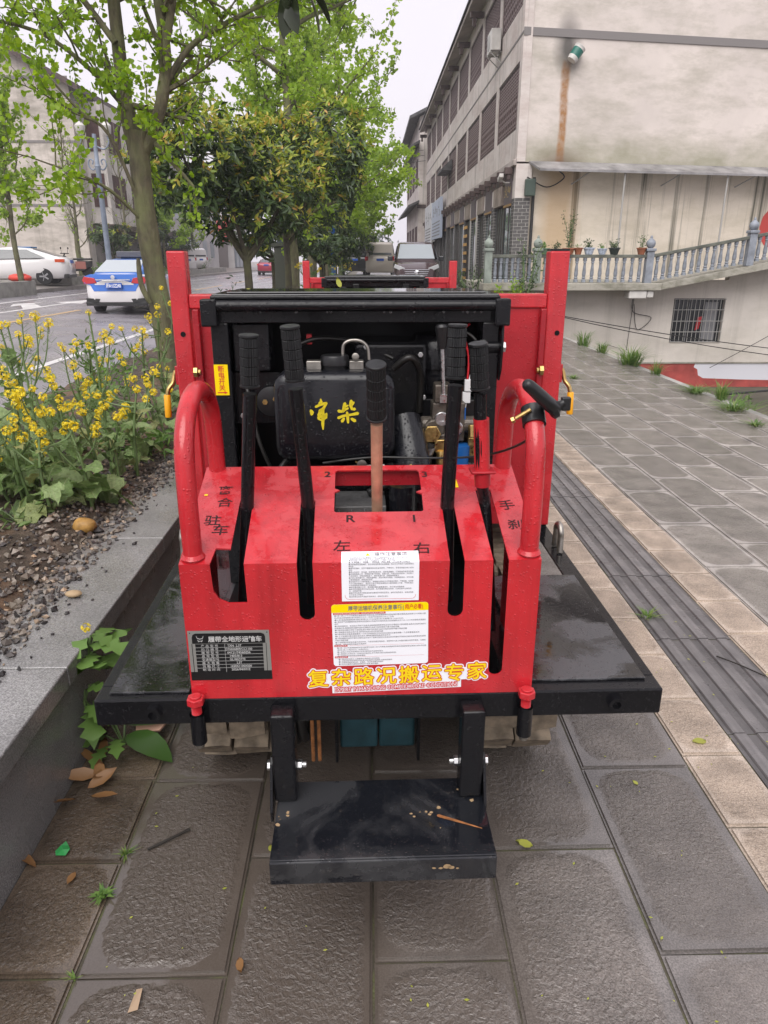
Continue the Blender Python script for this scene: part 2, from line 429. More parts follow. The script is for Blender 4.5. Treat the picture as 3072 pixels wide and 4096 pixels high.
def make_machine():
    root = thing('tracked_transporter', 'red and black tracked transporter with five levers and a red control console', 'transporter')
    # ---- rear crossbeam and wings
    MB().box(-0.592, 0.592, 0.0, 0.055, 0.489, 0.55).build('crossbeam', 'black_paint', root, bevel=0.004)
    for x in (-0.472, 0.492):
        m = MB(); c = Vector((x, 0.0, 0.519)); n = 6
        ring_o = [(0.018 * math.cos(R(60 * i)), 0.018 * math.sin(R(60 * i))) for i in range(6)]
        ring_i = [(0.010 * math.cos(R(60 * i)), 0.010 * math.sin(R(60 * i))) for i in range(6)]
        vs = [(x + a, -0.012, 0.519 + b) for a, b in ring_o] + [(x + a, -0.012, 0.519 + b) for a, b in ring_i] + \
             [(x + a, 0.0, 0.519 + b) for a, b in ring_o] + [(x + a, -0.001, 0.519 + b) for a, b in ring_i]
        fs = []
        for i in range(6):
            j = (i + 1) % 6
            fs += [(i, j, 6 + j, 6 + i), (i, 12 + i, 12 + j, j), (6 + i, 6 + j, 18 + j, 18 + i)]
        fs.append(tuple(18 + i for i in range(6)))
        m.add(vs, fs).build('weld_nut', 'black_paint', root)
    for sgn in (-1, 1):
        m = MB()
        m.box(sgn * 0.592 - (0.052 if sgn > 0 else 0), sgn * 0.592 + (0.052 if sgn < 0 else 0), 0.0555, 2.5, 0.543, 0.549)   # top flange
        m.box(sgn * 0.592 - (0.006 if sgn > 0 else 0), sgn * 0.592 + (0.006 if sgn < 0 else 0), 0.0555, 2.5, 0.489, 0.5425)  # web
        m.build('side_beam', 'black_paint', root, bevel=0.0015)
    # deck plates, each with a raised inner sheet
    MB().box(-0.565, -0.40, 0.02, 0.80, 0.5505, 0.556).box(-0.40, -0.386, 0.33, 0.80, 0.5505, 0.5559).build('deck_plate', 'black_plate', root, bevel=0.0012)
    MB().box(0.316, 0.566, 0.035, 0.565, 0.5505, 0.556).build('deck_plate', 'black_plate', root, bevel=0.0012)
    # inner longitudinals under the console
    for x in (-0.33, 0.27):
        MB().box(x, x + 0.05, 0.056, 2.5, 0.45, 0.542).build('chassis_rail', 'black_paint', root)
    # ---- fixing bolts and their sleeves at the console's foot
    for x in (-0.378, 0.296):
        o = MB().tube([(x, -0.022, 0.462), (x, -0.022, 0.530)], 0.0155, 18, caps=False).tube([(x, -0.022, 0.530), (x, -0.022, 0.4625)], 0.0115, 18, caps=True).build('bolt_sleeve', 'black_paint', root, 40)
        MB().hexnut((x, -0.022, 0.553), (0, 0, 1), 0.0185, 0.016).cyl((x, -0.022, 0.569), (x, -0.022, 0.573), 0.012, 12).build('bolt_head', 'red_paint', o, bevel=0.002)
        t = MB()
        for i in range(9):
            z = 0.53 + 0.0026 * i
            t.tube([(x, -0.022, z), (x, -0.022, z + 0.0013), (x, -0.022, z + 0.0026)], [0.0085, 0.0105, 0.0085], 12, caps=False)
        t.build('bolt_thread', 'red_paint', o, 40)
        MB().tube([(x, -0.022, 0.450), (x, -0.022, 0.4615)], [0.009, 0.013], 14).build('bolt_tip', 'raw_steel', o, 40)
    # ---- step: two legs, side brackets, bolts, tread
    for x in (-0.205, 0.186):
        MB().box(x - 0.024, x + 0.024, -0.046, -0.0005, 0.322, 0.535).build('step_leg', 'black_paint', root, bevel=0.006, seg=3)
        s = -1 if x < 0 else 1; xo = x + s * 0.0255
        m = MB()
        pts = [(-0.03, 0.405), (-0.016, 0.414), (0.004, 0.405), (0.010, 0.385), (-0.022, 0.295), (-0.062, 0.285), (-0.068, 0.315)]
        m.prism(pts, lambda a, b, c: (xo + s * c, a, b), 0.006)
        br = m.build('step_bracket', 'black_paint', root, bevel=0.001)
        b = MB(); b.hexnut((xo + s * 0.0062, -0.014, 0.392), (s, 0, 0), 0.0115, 0.007)
        b.build('bolt', 'zinc', br, bevel=0.001)
        xi = x - s * 0.0245
        b = MB(); b.hexnut((xi, -0.014, 0.392), (-s, 0, 0), 0.0115, 0.010); b.cyl((xi - s * 0.0101, -0.014, 0.392), (xi - s * 0.019, -0.014, 0.392), 0.0065, 12)
        b.build('nut', 'zinc', br, bevel=0.001)
    m = MB()
    m.box(-0.223, 0.214, -0.2005, 0.018, 0.313, 0.320)
    m.box(-0.223, 0.214, -0.206, -0.2010, 0.266, 0.3195)
    m.box(-0.223, -0.218, -0.2005, 0.018, 0.272, 0.3125).box(0.209, 0.214, -0.2005, 0.018, 0.272, 0.3125)
    st = m.build('step_tread', 'step_black', root, bevel=0.0025)
    # rust trail and dried mud on the tread
    V = []; Fq = []
    stroke2d(V, Fq, [(0.112, -0.095), (0.15, -0.112), (0.196, -0.133)], [0.008, 0.006, 0.002])
    print_on('rust_trail', [(V, Fq, 0, 0, 0)], 'rust', st, lambda x, y, o: (x, y, 0.3201 + o), 0.0006)
    V = []; Fq = []
    for k in range(26):
        cx, cy = random.choice(((0.19, -0.015), (0.195, -0.03), (0.10, -0.092), (-0.21, -0.09), (0.08, -0.10))); cx += random.gauss(0, 0.012); cy += random.gauss(0, 0.012)
        cx = min(0.208, max(-0.216, cx)); rr = random.uniform(0.0015, 0.006); nn = 7
        o = len(V); V += [(cx + rr * math.cos(2 * math.pi * i / nn) * random.uniform(0.6, 1.2), cy + rr * math.sin(2 * math.pi * i / nn) * random.uniform(0.5, 1.1)) for i in range(nn)]
        Fq.append(tuple(range(o, o + nn)))
    print_on('mud_splash', [(V, Fq, 0, 0, 0)], 'mud', st, lambda x, y, o: (x, y, 0.3201 + o), 0.0004)
    V = []; Fq = []
    for cx, cz, rr in ((0.116, 0.301, 0.008), (0.125, 0.298, 0.006), (0.105, 0.297, 0.004), (0.092, 0.2975, 0.0035), (0.137, 0.2955, 0.003)):
        nn = 8; o = len(V); V += [(cx + rr * 1.2 * math.cos(2 * math.pi * i / nn) * random.uniform(0.6, 1.2), cz + rr * 0.7 * math.sin(2 * math.pi * i / nn)) for i in range(nn)]
        Fq.append(tuple(range(o, o + nn)))
    print_on('mud_splash', [(V, Fq, 0, 0, 0)], 'mud', st, lambda x, y, o: (x, -0.206 - o, y), 0.0006)

    # ---- console
    def slot(x0, x1, s0, s1, xa=None, xb=None):
        xa = x0 if xa is None else xa; xb = x1 if xb is None else xb
        r = (x1 - x0) / 2; cx = (x0 + x1) / 2
        pts = [(cx + r * math.cos(R(180 + 180 * i / 8)), s0 + r + r * math.sin(R(180 + 180 * i / 8))) for i in range(9)]
        return pts + [(xb, s1), (xa, s1)]
    sl1 = [(-0.264, 0.217), (-0.300, 0.217), (-0.318, 0.226), (-0.328, 0.243), (-0.331, 0.30), (-0.326, 0.348), (-0.297, 0.346), (-0.298, 0.505), (-0.270, 0.505), (-0.266, 0.30)]
    sl2 = slot(-0.163, -0.133, 0.176, 0.503, -0.168, -0.137)
    sl3 = slot(0.130, 0.161, 0.178, 0.497, 0.134, 0.160)
    sl4 = slot(0.219, 0.247, 0.042, 0.537, 0.214, 0.247)
    gate = [(-0.096, 0.464), (-0.092, 0.460), (0.089, 0.460), (0.093, 0.464), (0.0945, 0.525), (0.083, 0.532), (0.0945, 0.539), (0.094, 0.612), (0.089, 0.618), (-0.091, 0.618), (-0.096, 0.612),
            (-0.096, 0.547), (-0.085, 0.540), (-0.096, 0.533)]
    outline = [(CX0, 0.0), (CX1, 0.0), (CX1, 0.637), (CX0, 0.637)]
    me = sheet_mesh('console_sheet', outline, [sl1, sl2, sl3, sl4, gate], 0.004)
    con = obj('console', me, 'red_paint_film', root)
    for x in (CX0 + 0.0005, CX1 - 0.0005):
        s = 1 if x < 0 else -1
        MB().prism([(0.0045, 0.551), (0.0045, 0.846), (0.318, 0.9465), (0.318, 0.551)], lambda a, b, c: (x + s * c, a, b), 0.004).build('side_plate', 'red_paint', con)
    MB().box(CX0 + 0.005, CX1 - 0.005, 0.3195, 0.323, 0.905, 0.9515).build('rear_flange', 'dark_red_paint', con)
    # corner welds where the loops meet the sheet
    # engraved marks on the slope
    for ch, x, s, sz, a in (('离', -0.352, 0.532, 0.034, 0.0), ('合', -0.347, 0.487, 0.034, 0.0), ('驻', -0.364, 0.424, 0.036, 0.0), ('车', -0.344, 0.392, 0.036, 0), ('左', -0.096, 0.336, 0.036, 0),
                            ('右', 0.062, 0.326, 0.036, 0), ('手', 0.257, 0.463, 0.036, 0.1), ('刹', 0.262, 0.398, 0.036, -0.05), ('2', -0.121, 0.592, 0.03, 0), ('3', 0.099, 0.588, 0.03, 0), ('R', -0.072, 0.426, 0.033, 0), ('1', 0.063, 0.424, 0.033, 0)):
        vs, fs = text2d(ch, sz, 0.0006 if ch in '123R' else 0.0003); print_on('engraved_mark', [(vs, fs, x, s, a)], 'engrave', con, fold, 0.0006)
    V = [(0.0045 * math.cos(R(45 * i)), 0.003 * math.sin(R(45 * i))) for i in range(8)]
    print_on('petal', [(V, [tuple(range(8))], -0.374, 0.527, 0)], 'sticker_yellow', con, fold, 0.0008)
    # yellow tape on the slope
    print_on('tape', [([(0, 0), (0.012, 0), (0.009, 0.042), (0.0, 0.042)], [(0, 1, 2, 3)], 0.166, 0.545, 0)], 'sticker_yellow', con, fold, 0.0008)

    # ---- notice sticker over the bend
    T = 0.0
    def tilt(cx, cs, a):
        ca, sa = math.cos(a), math.sin(a)
        return lambda x, s, o: fold(cx + x * ca - s * sa, cs + x * sa + s * ca, o)
    f1 = tilt(-0.079, 0.217, T)
    me = sheet_mesh('notice', [(0, 0), (0.151, 0), (0.151, 0.114), (0, 0.114)], [], 0, f1, 0.083, 0.0008)
    nt1 = obj('notice_sticker', me, 'sticker_white', con)
    its = [(*text2d('操作注意事项', 0.0108), 0.064, 0.1005, 0)]
    lines = ['安全使用本机必须正确操作、阅读、远离运转部位，必须注意安全操作规程', '使用前请仔细阅读操作说明书，合理使用设备，谨请注意', '◆本机适用于农业、果园、田间搬运用，不得用于其他用途',
             '◆本机严禁载货、严禁载人，严禁超载，严禁在陡坡、室内等封闭性场所使用', '◆本机使用柴油做燃料，禁止在柴油机旁点火或吸烟；禁止在工作状态下添加或倒出', '燃油。',
             '◆操作机器时，双手不要触及发动机以免烫伤，严禁将头、手等身体部分伸入转动', '部位', '◆禁止急起步、急加速、急转弯和急刹车，容易造成翻车、打滑使操作者受到伤害',
             '◆在倾斜路面上时，把换挡杆置于低速档，低速行驶，严禁拉离合和刹车，如出现上', '不去的情况，应使用倒档退下，避免急速打滑、侧翻等事故发生', '◆为防止载货量不均，导致机器倾斜，请将货物均匀摆放，并用绳索固定。另外还需', '注意装载高度，确保视线范围',
             '◆在坡度不大于20度的路面上，装载量应控制在允许的载荷范围内，严禁超载。在坡度', '大于20度的路面上，请空车行驶;不得在坡度超过25度的陡面上行驶，不得在超过', '允许的载荷和坡道情况下变换档位', '◆新机磨合期60小时，建议磨合期内载重量减半，利于延长机器寿命',
             '◆每天检查履带调节至适当松紧，及时清理杂物切勿有异，行驶过程中注意勿挤', '压，尖物损坏等', '◆每天作业前须仔细检查各部位螺丝的拧紧是否适当、操作杆是否灵活，以保证机器', '处于安全工作状态', '◆请存放在未成人接触不到的地方，避免发生意外']
    for i, t in enumerate(lines):
        w = min(0.126, 0.0035 * len(t)); its.append((*text_fit(t, w, 0.0037, res=1), 0.014 if i > 1 else 0.016, 0.0935 - 0.00405 * i, 0))
    print_on('lettering', its, 'print_grey', nt1, f1, 0.0012)
    ro = rrect(0.006, 0.145, 0.004, 0.110, 0.008); ri = rrect(0.0066, 0.1444, 0.0046, 0.1094, 0.0075)
    n = len(ro); print_on('border_line', [(ro + ri, [(i, (i + 1) % n, n + (i + 1) % n, n + i) for i in range(n)], 0, 0, 0)], 'print_red', nt1, f1, 0.0012)
    print_on('warning_triangle', [([(0, 0), (0.009, 0), (0.0045, 0.0075)], [(0, 1, 2)], 0.047, 0.1005, 0)], 'sticker_yellow', nt1, f1, 0.0013)

    # ---- maintenance sticker
    f2 = tilt(-0.0985, 0.071, R(0.9))
    me = sheet_mesh('sticker', rrect(0, 0.192, 0, 0.139, 0.006), [], 0, f2, None, 0.0008)
    nt2 = obj('maintenance_sticker', me, 'sticker_white', con)
    hd = [(0.0, 0.121), (0.192, 0.121)] + [p for p in rrect(0, 0.192, 0, 0.139, 0.006) if p[1] > 0.12]
    print_on('yellow_header', [(hd, [tuple(range(len(hd)))], 0, 0, 0)], 'sticker_yellow', nt2, f2, 0.0011)
    its = [(*text_fit('履带运输机保养注意事项(', 0.111, 0.0118, 0.00018), 0.033, 0.1255, 0)]
    L2 = ['◆1.第一次二十个小时更换机油(柴油机专用机油),以后根据使用时间按说明书要求更换(机油选用CD40或者CF级', '别),机油注意加到机油尺刻度的三分之一机油尺拧紧后的三分之二左右', '◆2.机油选用国标柴油机专用CF-15W齿轮(冬天使用CF-10W/5W)',
          '◆3.清洁空气滤清器使用前必须先在底面加上机油大约4毫米左右,然后根据粉尘多少20~100小时定期清洗里面的', '滤芯', '◆4.每次保养时，机油滤必须将汽油清洗(或者直接换新的机滤,切记不要用水,特别提醒:油滤忘记加机油会引', '起抱轴拉瓦,需要更换活塞环连杆瓦等配件,由此引起的故障不属于保修范畴.',
          '◆5.每次启动都必须按下减压阀,便于保护马达齿轮,由此引起的故障不属于保修范畴', '◆6.油箱里加油后必须拧紧,避免柴油进水发动机冒白烟', '◆7.新机保证中速高速都磨合一小时,日常使用切勿长时间怠速状态,磨合期第一个月载重量需减半.', '◆8.上下陡坡时,要注意机油位变化,避免机器倾斜造成机油不足',
          '◆9.特别提醒:机体内不要忘记放机油,机油干了容易引起拉瓦,会造成发动机整机不能转动,因此引起的发动机故障', '不属于保修范畴', '◆10.电瓶需时刻检查电量并及时充电，为保证机器正常启动，请保持80%以上电量,机器长时间不使用，也需定', '期充电，以免电瓶放电造成亏电损坏.']
    for i, t in enumerate(L2):
        its.append((*text_fit(t, min(0.182, 0.0037 * len(t)), 0.0037, res=1), 0.005, 0.1128 - 0.0046 * i, 0))
    L3 = ['◆1.第一次15天更换粘度较好的抗磨液压油,第二次30天更换,后续根据实际情况定期更换建议使用32或46号抗磨', '液压油,15型加2L,18型加3L.', '◆2.进档必须拉离合器进行切换,避免损坏齿轮和拨叉.', '◆3.转向时,必须将另一边转向杆放到位,方可再转,特别在陡坡的时候', '◆4.定期检查固定驱动轴臂螺栓.']
    for i, t in enumerate(L3): its.append((*text_fit(t, min(0.18, 0.0036 * len(t)), 0.0035, res=1), 0.008, 0.0405 - 0.0046 * i, 0))
    L4 = ['◆1.复杂性特路况,注意避免尖物划伤,切勿转纹.', '◆2.按路线状调节履带适当松紧,过松履带过松脱带,过紧损伤履带', '◆3.定期检查固定驱动轮、承重轮、导向轮的螺丝和轴承', '◆4.及时对履带内硬物和障物进行清理,避免磨损']
    for i, t in enumerate(L4): its.append((*text_fit(t, 0.0035 * len(t), 0.0034, res=1), 0.010, 0.0145 - 0.004 * i, 0))
    print_on('lettering', its, 'print_grey', nt2, f2, 0.0014)
    print_on('red_lettering', [(*text_fit('用户必看)', 0.036, 0.0118, 0.00018), 0.1455, 0.1258, 0)], 'print_red', nt2, f2, 0.0014)
    its = [(*rectv(0.104, 0.004), 0.003, 0.1165, 0), (*rectv(0.026, 0.0042), 0.003, 0.0445, 0), (*rectv(0.026, 0.0042), 0.003, 0.0185, 0), (*rectv(0.15, 0.0003), 0.034, 0.0462, 0), (*rectv(0.15, 0.0003), 0.034, 0.0200, 0)]
    print_on('section_bars', its, 'print_red', nt2, f2, 0.0012)
    its = [(*text_fit('发动机保养(本机为柴油发动机，启动前请添加柴油方可使用)', 0.10, 0.0032, res=1), 0.005, 0.1175, 0), (*text_fit('变速箱保养', 0.023, 0.0034, res=1), 0.0045, 0.0455, 0), (*text_fit('履带底盘保养', 0.023, 0.0034, res=1), 0.0045, 0.0195, 0)]
    print_on('white_lettering', its, 'print_white', nt2, f2, 0.0016)

    # ---- banner: yellow characters, red rim, white rim
    f3 = tilt(-0.155, 0.018, R(1.6))
    me = sheet_mesh('banner', [(0.012, 0.005), (0.360, 0.007), (0.362, 0.036), (0.012, 0.034)], [], 0, f3, None, 0.0008)
    bn = obj('banner_sticker', me, 'sticker_white', con)
    me = sheet_mesh('strip', [(0.052, -0.0125), (0.318, -0.0110), (0.318, 0.008), (0.052, 0.008)], [], 0, f3, None, 0.0009)
    obj('slogan_strip', me, 'sticker_white', bn)
    W, Rd, Y = [], [], []
    def fat(ch, size, rad, n, out):      # bold rim: the glyph repeated round a small circle
        vs, fs = text2d(ch, size, res=2); O = []; G = []
        for j in range(n):
            a = 2 * math.pi * j / n; o = len(O)
            O += [(v[0] + rad * math.cos(a), v[1] + rad * math.sin(a), j * 0.000015) for v in vs]; G += [tuple(i + o for i in f) for f in fs]
        return O, G
    def layer(name, rad, n, m, out):
        V = []; Fq = []
        for i, ch in enumerate('复杂路况搬运专家'):
            x = 0.0035 + i * 0.0465; s = 0.0085 + 0.0018 * (i % 2) * (1 if i > 4 else 0)
            a, b = fat(ch, 0.0425, rad, n, out); o = len(V)
            V += [f3(x + v[0], s + v[1], out + v[2]) for v in a]; Fq += [tuple(k + o for k in f) for f in b]
        me = bpy.data.meshes.new(name); me.from_pydata(V, [], Fq); me.update(); obj(name, me, m, bn)
    layer('white_rim', 0.0046, 14, 'sticker_white', 0.0010); layer('red_rim', 0.0024, 10, 'print_red', 0.0014); layer('characters', 0.0008, 6, 'print_yellow', 0.0018)
    wv, wf = text_fit('EXPERT IN HANDLING COMPLEX ROAD CONDITIONS', 0.256, 0.0125, 0.0018); print_on('slogan_rim', [(wv, wf, 0.056, -0.0085, R(0.3))], 'print_red', bn, f3, 0.0013)
    wv, wf = text_fit('EXPERT IN HANDLING COMPLEX ROAD CONDITIONS', 0.255, 0.0125, 0.0); print_on('slogan', [(wv, wf, 0.0565, -0.0085, R(0.3))], 'sticker_white', bn, f3, 0.0017)

    # ---- name plate
    f4 = tilt(-0.387, 0.045, R(-0.2))
    me = sheet_mesh('plate', [(0, 0), (0.163, 0.0), (0.161, 0.113), (0, 0.113)], [], 0, f4, None, 0.0012)
    npl = obj('name_plate', me, 'alu_plate', con)
    blk = [(0.008, 0.084), (0.008, 0.098), (0.010, 0.104), (0.015, 0.107), (0.145, 0.107), (0.151, 0.104), (0.153, 0.098), (0.153, 0.084)]
    its = [(blk, [tuple(range(8))], 0, 0, 0), (*rectv(0.134, 0.0655), 0.0135, 0.0175, 0), ([(0.0, 0.0), (0.163, 0.0), (0.1625, 0.0205), (0.0, 0.0195)], [(0, 1, 2, 3)], 0, 0, 0), (*rectv(0.0012, 0.066), 0.0065, 0.018, 0), (*rectv(0.0012, 0.066), 0.1535, 0.018, 0)]
    for hx, hs in ((0.0045, 0.108), (0.157, 0.108)): its.append(([(0.0014 * math.cos(R(45 * i)), 0.0014 * math.sin(R(45 * i))) for i in range(8)], [tuple(range(8))], hx, hs, 0))
    print_on('black_field', its, 'plate_black', npl, f4, 0.0015)
    its = [(*text_fit('履带全地形运输车', 0.106, 0.0138, 0.00028), 0.040, 0.0885, 0)]
    rows = [('产 品 型 号', 'TXN  2.3T'), ('动 力 编 号', 'D76606809/CC1100'), ('履 带 型 号', '64121/74560/J56'), ('皮 带 型 号', '1405/813'), ('变速箱型号', 'GL18SZ/770'), ('最 大 载 重', '2.3T'), ('货 箱 尺 寸', '1650X1100X500'), ('制 造 时 间', '2026/04/07/Z')]
    wd = [0.028, 0.053, 0.046, 0.024, 0.031, 0.011, 0.042, 0.038]; off = [0.0, -0.004, -0.001, 0.004, 0.003, 0.016, 0.004, 0.005]
    for i, (a, b) in enumerate(rows):
        s = 0.0765 - 0.0078 * i
        its.append((*text_fit(a, 0.034, 0.0066), 0.0245, s, 0)); its.append((*text_fit(b, wd[i], 0.0072, 0.0001), 0.077 + off[i], s, 0))
        if i: its.append((*rectv(0.134, 0.0006), 0.0135, s + 0.0063, 0))
    its.append((*rectv(0.0005, 0.065), 0.0715, 0.018, 0))
    for V, Wd in (([(0.0170, 0.1015), (0.0185, 0.0965), (0.024, 0.0945), (0.0295, 0.0965), (0.031, 0.1015)], [0.0006, 0.0012, 0.0016, 0.0012, 0.0006]), ([(0.0195, 0.093), (0.021, 0.0885), (0.024, 0.0905), (0.027, 0.0885), (0.0285, 0.093)], [0.001, 0.0018, 0.0014, 0.0018, 0.001])):
        a, b = [], []; stroke2d(a, b, V, Wd); its.append((a, b, 0, 0, 0))
    print_on('lettering', its, 'alu_letter', npl, f4, 0.0018)

    # ---- loop handles
    for x, side in ((-0.366, 0), (0.2905, 1)):
        pts = [(x, 0.022, 0.845), (x, 0.020, 0.95), (x, 0.026, 1.04)] + [(x, 0.170 - 0.142 * math.cos(R(a)), 1.045 + 0.108 * math.sin(R(a))) for a in range(15, 166, 15)] + [(x, 0.314, 1.03), (x, 0.318, 0.95), (x, 0.318, 0.90)]
        lp = MB().tube(bez(pts, 3), 0.0187, 18).build('loop_handle', 'red_paint', root, 50)
        MB().tube([(x, 0.021, 0.858), (x, 0.0205, 0.8655)], [0.0235, 0.0190], 18).build('weld_bead', 'red_paint', lp, 50)
        if side:     # throttle lever clamped to the loop
            MB().tube([(x, 0.050, 1.105), (x, 0.075, 1.132)], 0.0225, 16).build('throttle_clamp', 'black_plastic', lp, 45)
            cl = MB(); cl.cyl((x - 0.036, 0.052, 1.118), (x - 0.010, 0.046, 1.136), 0.004, 8).hexnut((x - 0.038, 0.053, 1.116), (-1, 0.2, -0.5), 0.0065, 0.006)
            cl.build('clamp_bolt', 'brass', lp)
            MB().tube(bez([(x + 0.034, 0.045, 1.138), (x + 0.016, 0.032, 1.152), (x - 0.012, 0.022, 1.176), (x - 0.032, 0.016, 1.192)], 4), [0.013, 0.0135, 0.0135, 0.0135, 0.0135, 0.013, 0.013, 0.0125, 0.012, 0.0118, 0.0115, 0.010, 0.006], 12).build('throttle_lever', 'black_plastic', lp, 50)
            MB().lathe([(0.014, -0.008), (0.0195, -0.005), (0.0195, 0.005), (0.012, 0.010), (0.007, 0.018), (0.007, 0.024)], 16, Matrix.Translation((x + 0.032, 0.050, 1.136)) @ Matrix.Rotation(R(60), 4, 'Y')).build('throttle_hub', 'black_plastic', lp, 40)
            MB().box(x + 0.048, x + 0.066, 0.046, 0.060, 1.132, 1.158).build('throttle_stop', 'black_plastic', lp, bevel=0.003)
            MB().tube(bez([(x + 0.020, 0.06, 1.115), (x + 0.004, 0.14, 1.05), (x - 0.05, 0.28, 0.985), (x - 0.16, 0.36, 0.958), (x - 0.30, 0.40, 0.950), (x - 0.42, 0.41, 0.935)], 6), 0.0028, 6).build('throttle_cable', 'hose_black', lp, 60)

    # ---- levers
    def grip(name_parent, p0, p1, r=0.0186):
        """ribbed rubber grip from the bottom p0 to the top p1"""
        p0 = Vector(p0); p1 = Vector(p1); d = p1 - p0; L = d.length; u = d / L
        m = MB(); pts = [p0, p0 + u * 0.003, p0 + u * 0.004]; rs = [r * 1.05, r * 1.08, r * 0.94]
        nseg = 5; s0 = 0.0055; sl = (L - 0.012) / nseg
        for i in range(nseg):
            a = s0 + sl * i
            for t, k in ((0.02, 0.93), (0.08, 1.03), (0.5, 1.0), (0.9, 0.98), (0.98, 0.90)):
                pts.append(p0 + u * (a + sl * t)); rs.append(r * k)
        pts += [p1 - u * 0.005, p1 - u * 0.0045, p1 - u * 0.001, p1]; rs += [r * 0.9, r * 1.03, r * 1.03, r * 0.97]
        k0 = len(m.v); m.tube(pts, rs, 44, groove=0.0)
        for i in range(len(pts)):
            if 4 <= i < len(pts) - 4:
                for j in range(44):
                    if j % 2:
                        q = Vector(m.v[k0 + i * 44 + j]); m.v[k0 + i * 44 + j] = tuple(pts[i] + (q - pts[i]) * 0.90)
        return m.build('grip', 'rubber_grip', name_parent, 28)
    def lever(name, pts, gr, shaft_mat='black_paint', r=0.0125, extra=None):
        lv = MB().tube(bez(pts, 4), r, 12).build(name, shaft_mat, root, 50)
        grip(lv, *gr)
        return lv
    lever('lever', [(-0.2565, 0.155, 1.150), (-0.279, 0.172, 0.92), (-0.284, 0.172, 0.86), (-0.297, 0.15, 0.69)], ((-0.256, 0.155, 1.163), (-0.251, 0.150, 1.265)), r=0.0140)
    lever('lever', [(-0.1662, 0.15, 1.16), (-0.152, 0.172, 0.92), (-0.149, 0.172, 0.86), (-0.147, 0.15, 0.69)], ((-0.166, 0.15, 1.176), (-0.171, 0.140, 1.282)), r=0.0140)
    lever('gear_lever', [(-0.007, 0.10, 1.10), (-0.004, 0.20, 0.882), (-0.003, 0.255, 0.76)], ((-0.007, 0.100, 1.11), (-0.009, 0.060, 1.22)), 'copper_rod', r=0.0118)
    lever('lever', [(0.1512, 0.15, 1.165), (0.145, 0.165, 0.92), (0.146, 0.165, 0.86), (0.147, 0.15, 0.69)], ((0.151, 0.15, 1.178), (0.152, 0.150, 1.283)), r=0.0150)
    l5 = lever('brake_lever', [(0.2035, 0.16, 1.145), (0.209, 0.162, 1.05), (0.217, 0.170, 0.96), (0.228, 0.180, 0.905), (0.236, 0.15, 0.78), (0.238, 0.10, 0.64)], ((0.203, 0.16, 1.155), (0.193, 0.150, 1.247)), r=0.0130)
    MB().tube([(0.2085, 0.162, 1.095), (0.2165, 0.1695, 0.985)], 0.0165, 16).build('release_sleeve', 'red_paint', l5, 40)
    MB().box(-0.026, 0.026, -0.020, 0.020, -0.0035, 0.0035, Matrix.Translation((0.2168, 0.170, 0.9815))).build('flange', 'dark_red_paint', l5, bevel=0.003)
    MB().tube([(0.217, 0.170, 0.9775), (0.2195, 0.172, 0.948)], [0.0175, 0.0165], 16).build('collar', 'dark_red_paint', l5, 40)

    # ---- canopy over the engine
    can = MB().box(-0.392, 0.305, 0.535, 0.79, 1.3155, 1.3225).box(-0.36, 0.275, 0.56, 0.78, 1.323, 1.327).build('canopy', 'canopy_wet', root, bevel=0.002)
    MB().box(-0.392, 0.305, 0.515, 0.5345, 1.3105, 1.3195).build('front_lip', 'black_paint', can, bevel=0.003)
    MB().tube([(-0.376, 0.515, 1.2965), (0.291, 0.515, 1.2965)], 0.0135, 20).build('grab_pipe', 'black_paint', can, 50)
    MB().box(-0.378, 0.293, 0.532, 0.537, 1.256, 1.315).build('valance', 'black_paint', can, bevel=0.001)
    for a, b in ((-0.414, -0.376), (0.291, 0.328)):
        MB().box(a, b, 0.498, 0.533, 1.249, 1.3125).build('end_block', 'black_paint', can, bevel=0.004, seg=3)
    bead = MB(); bead.ball((0, 0, 0), 0.0032, 8, 5, (1, 1, 1.25)); bme = bead.mesh('bead', 60); bme.materials.append(MATS['water_bead'])
    for x in (-0.305, -0.27, -0.19, -0.115, -0.105, -0.07, 0.02, 0.035, 0.1, 0.165, 0.215, 0.228, 0.245, 0.262):
        part_copy('water_drop', bme, can, (x + random.uniform(-0.004, 0.004), 0.5155, 1.2815), sc=random.uniform(0.6, 1.05))
    for a, b in ((-0.399, -0.357), (0.268, 0.310)):
        MB().box(a, b, 0.533, 0.575, 0.56, 1.255).build('column', 'black_paint', root, bevel=0.003)
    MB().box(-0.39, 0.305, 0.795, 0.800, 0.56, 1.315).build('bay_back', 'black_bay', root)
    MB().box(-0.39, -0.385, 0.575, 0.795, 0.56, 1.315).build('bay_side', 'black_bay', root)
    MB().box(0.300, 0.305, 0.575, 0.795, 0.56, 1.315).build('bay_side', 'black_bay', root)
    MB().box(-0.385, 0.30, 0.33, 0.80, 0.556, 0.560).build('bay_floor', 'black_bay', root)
    # warning sign on the left column
    sg = MB().box(-0.398, -0.364, 0.5308, 0.5318, 1.080, 1.156).build('switch_sign', 'sticker_yellow', root)
    its = [(*text2d(c, 0.0165, 0.0002), -0.3892, 1.1395 - 0.0155 * i, 0) for i, c in enumerate('断电开关')]
    its.append(([(-0.393, 1.0855), (-0.376, 1.0855), (-0.376, 1.083), (-0.368, 1.0868), (-0.376, 1.0905), (-0.376, 1.088), (-0.393, 1.088)], [(0, 1, 5, 6), (2, 3, 4)], 0, 0, 0))
    print_on('lettering', its, 'print_red', sg, lambda x, z, o: (x, 0.5308 - o, z), 0.0006)
    # switch box and rotary switch behind the left lever
    MB().box(-0.352, -0.262, 0.56, 0.68, 1.135, 1.252).build('switch_box', 'black_paint', root, bevel=0.004)
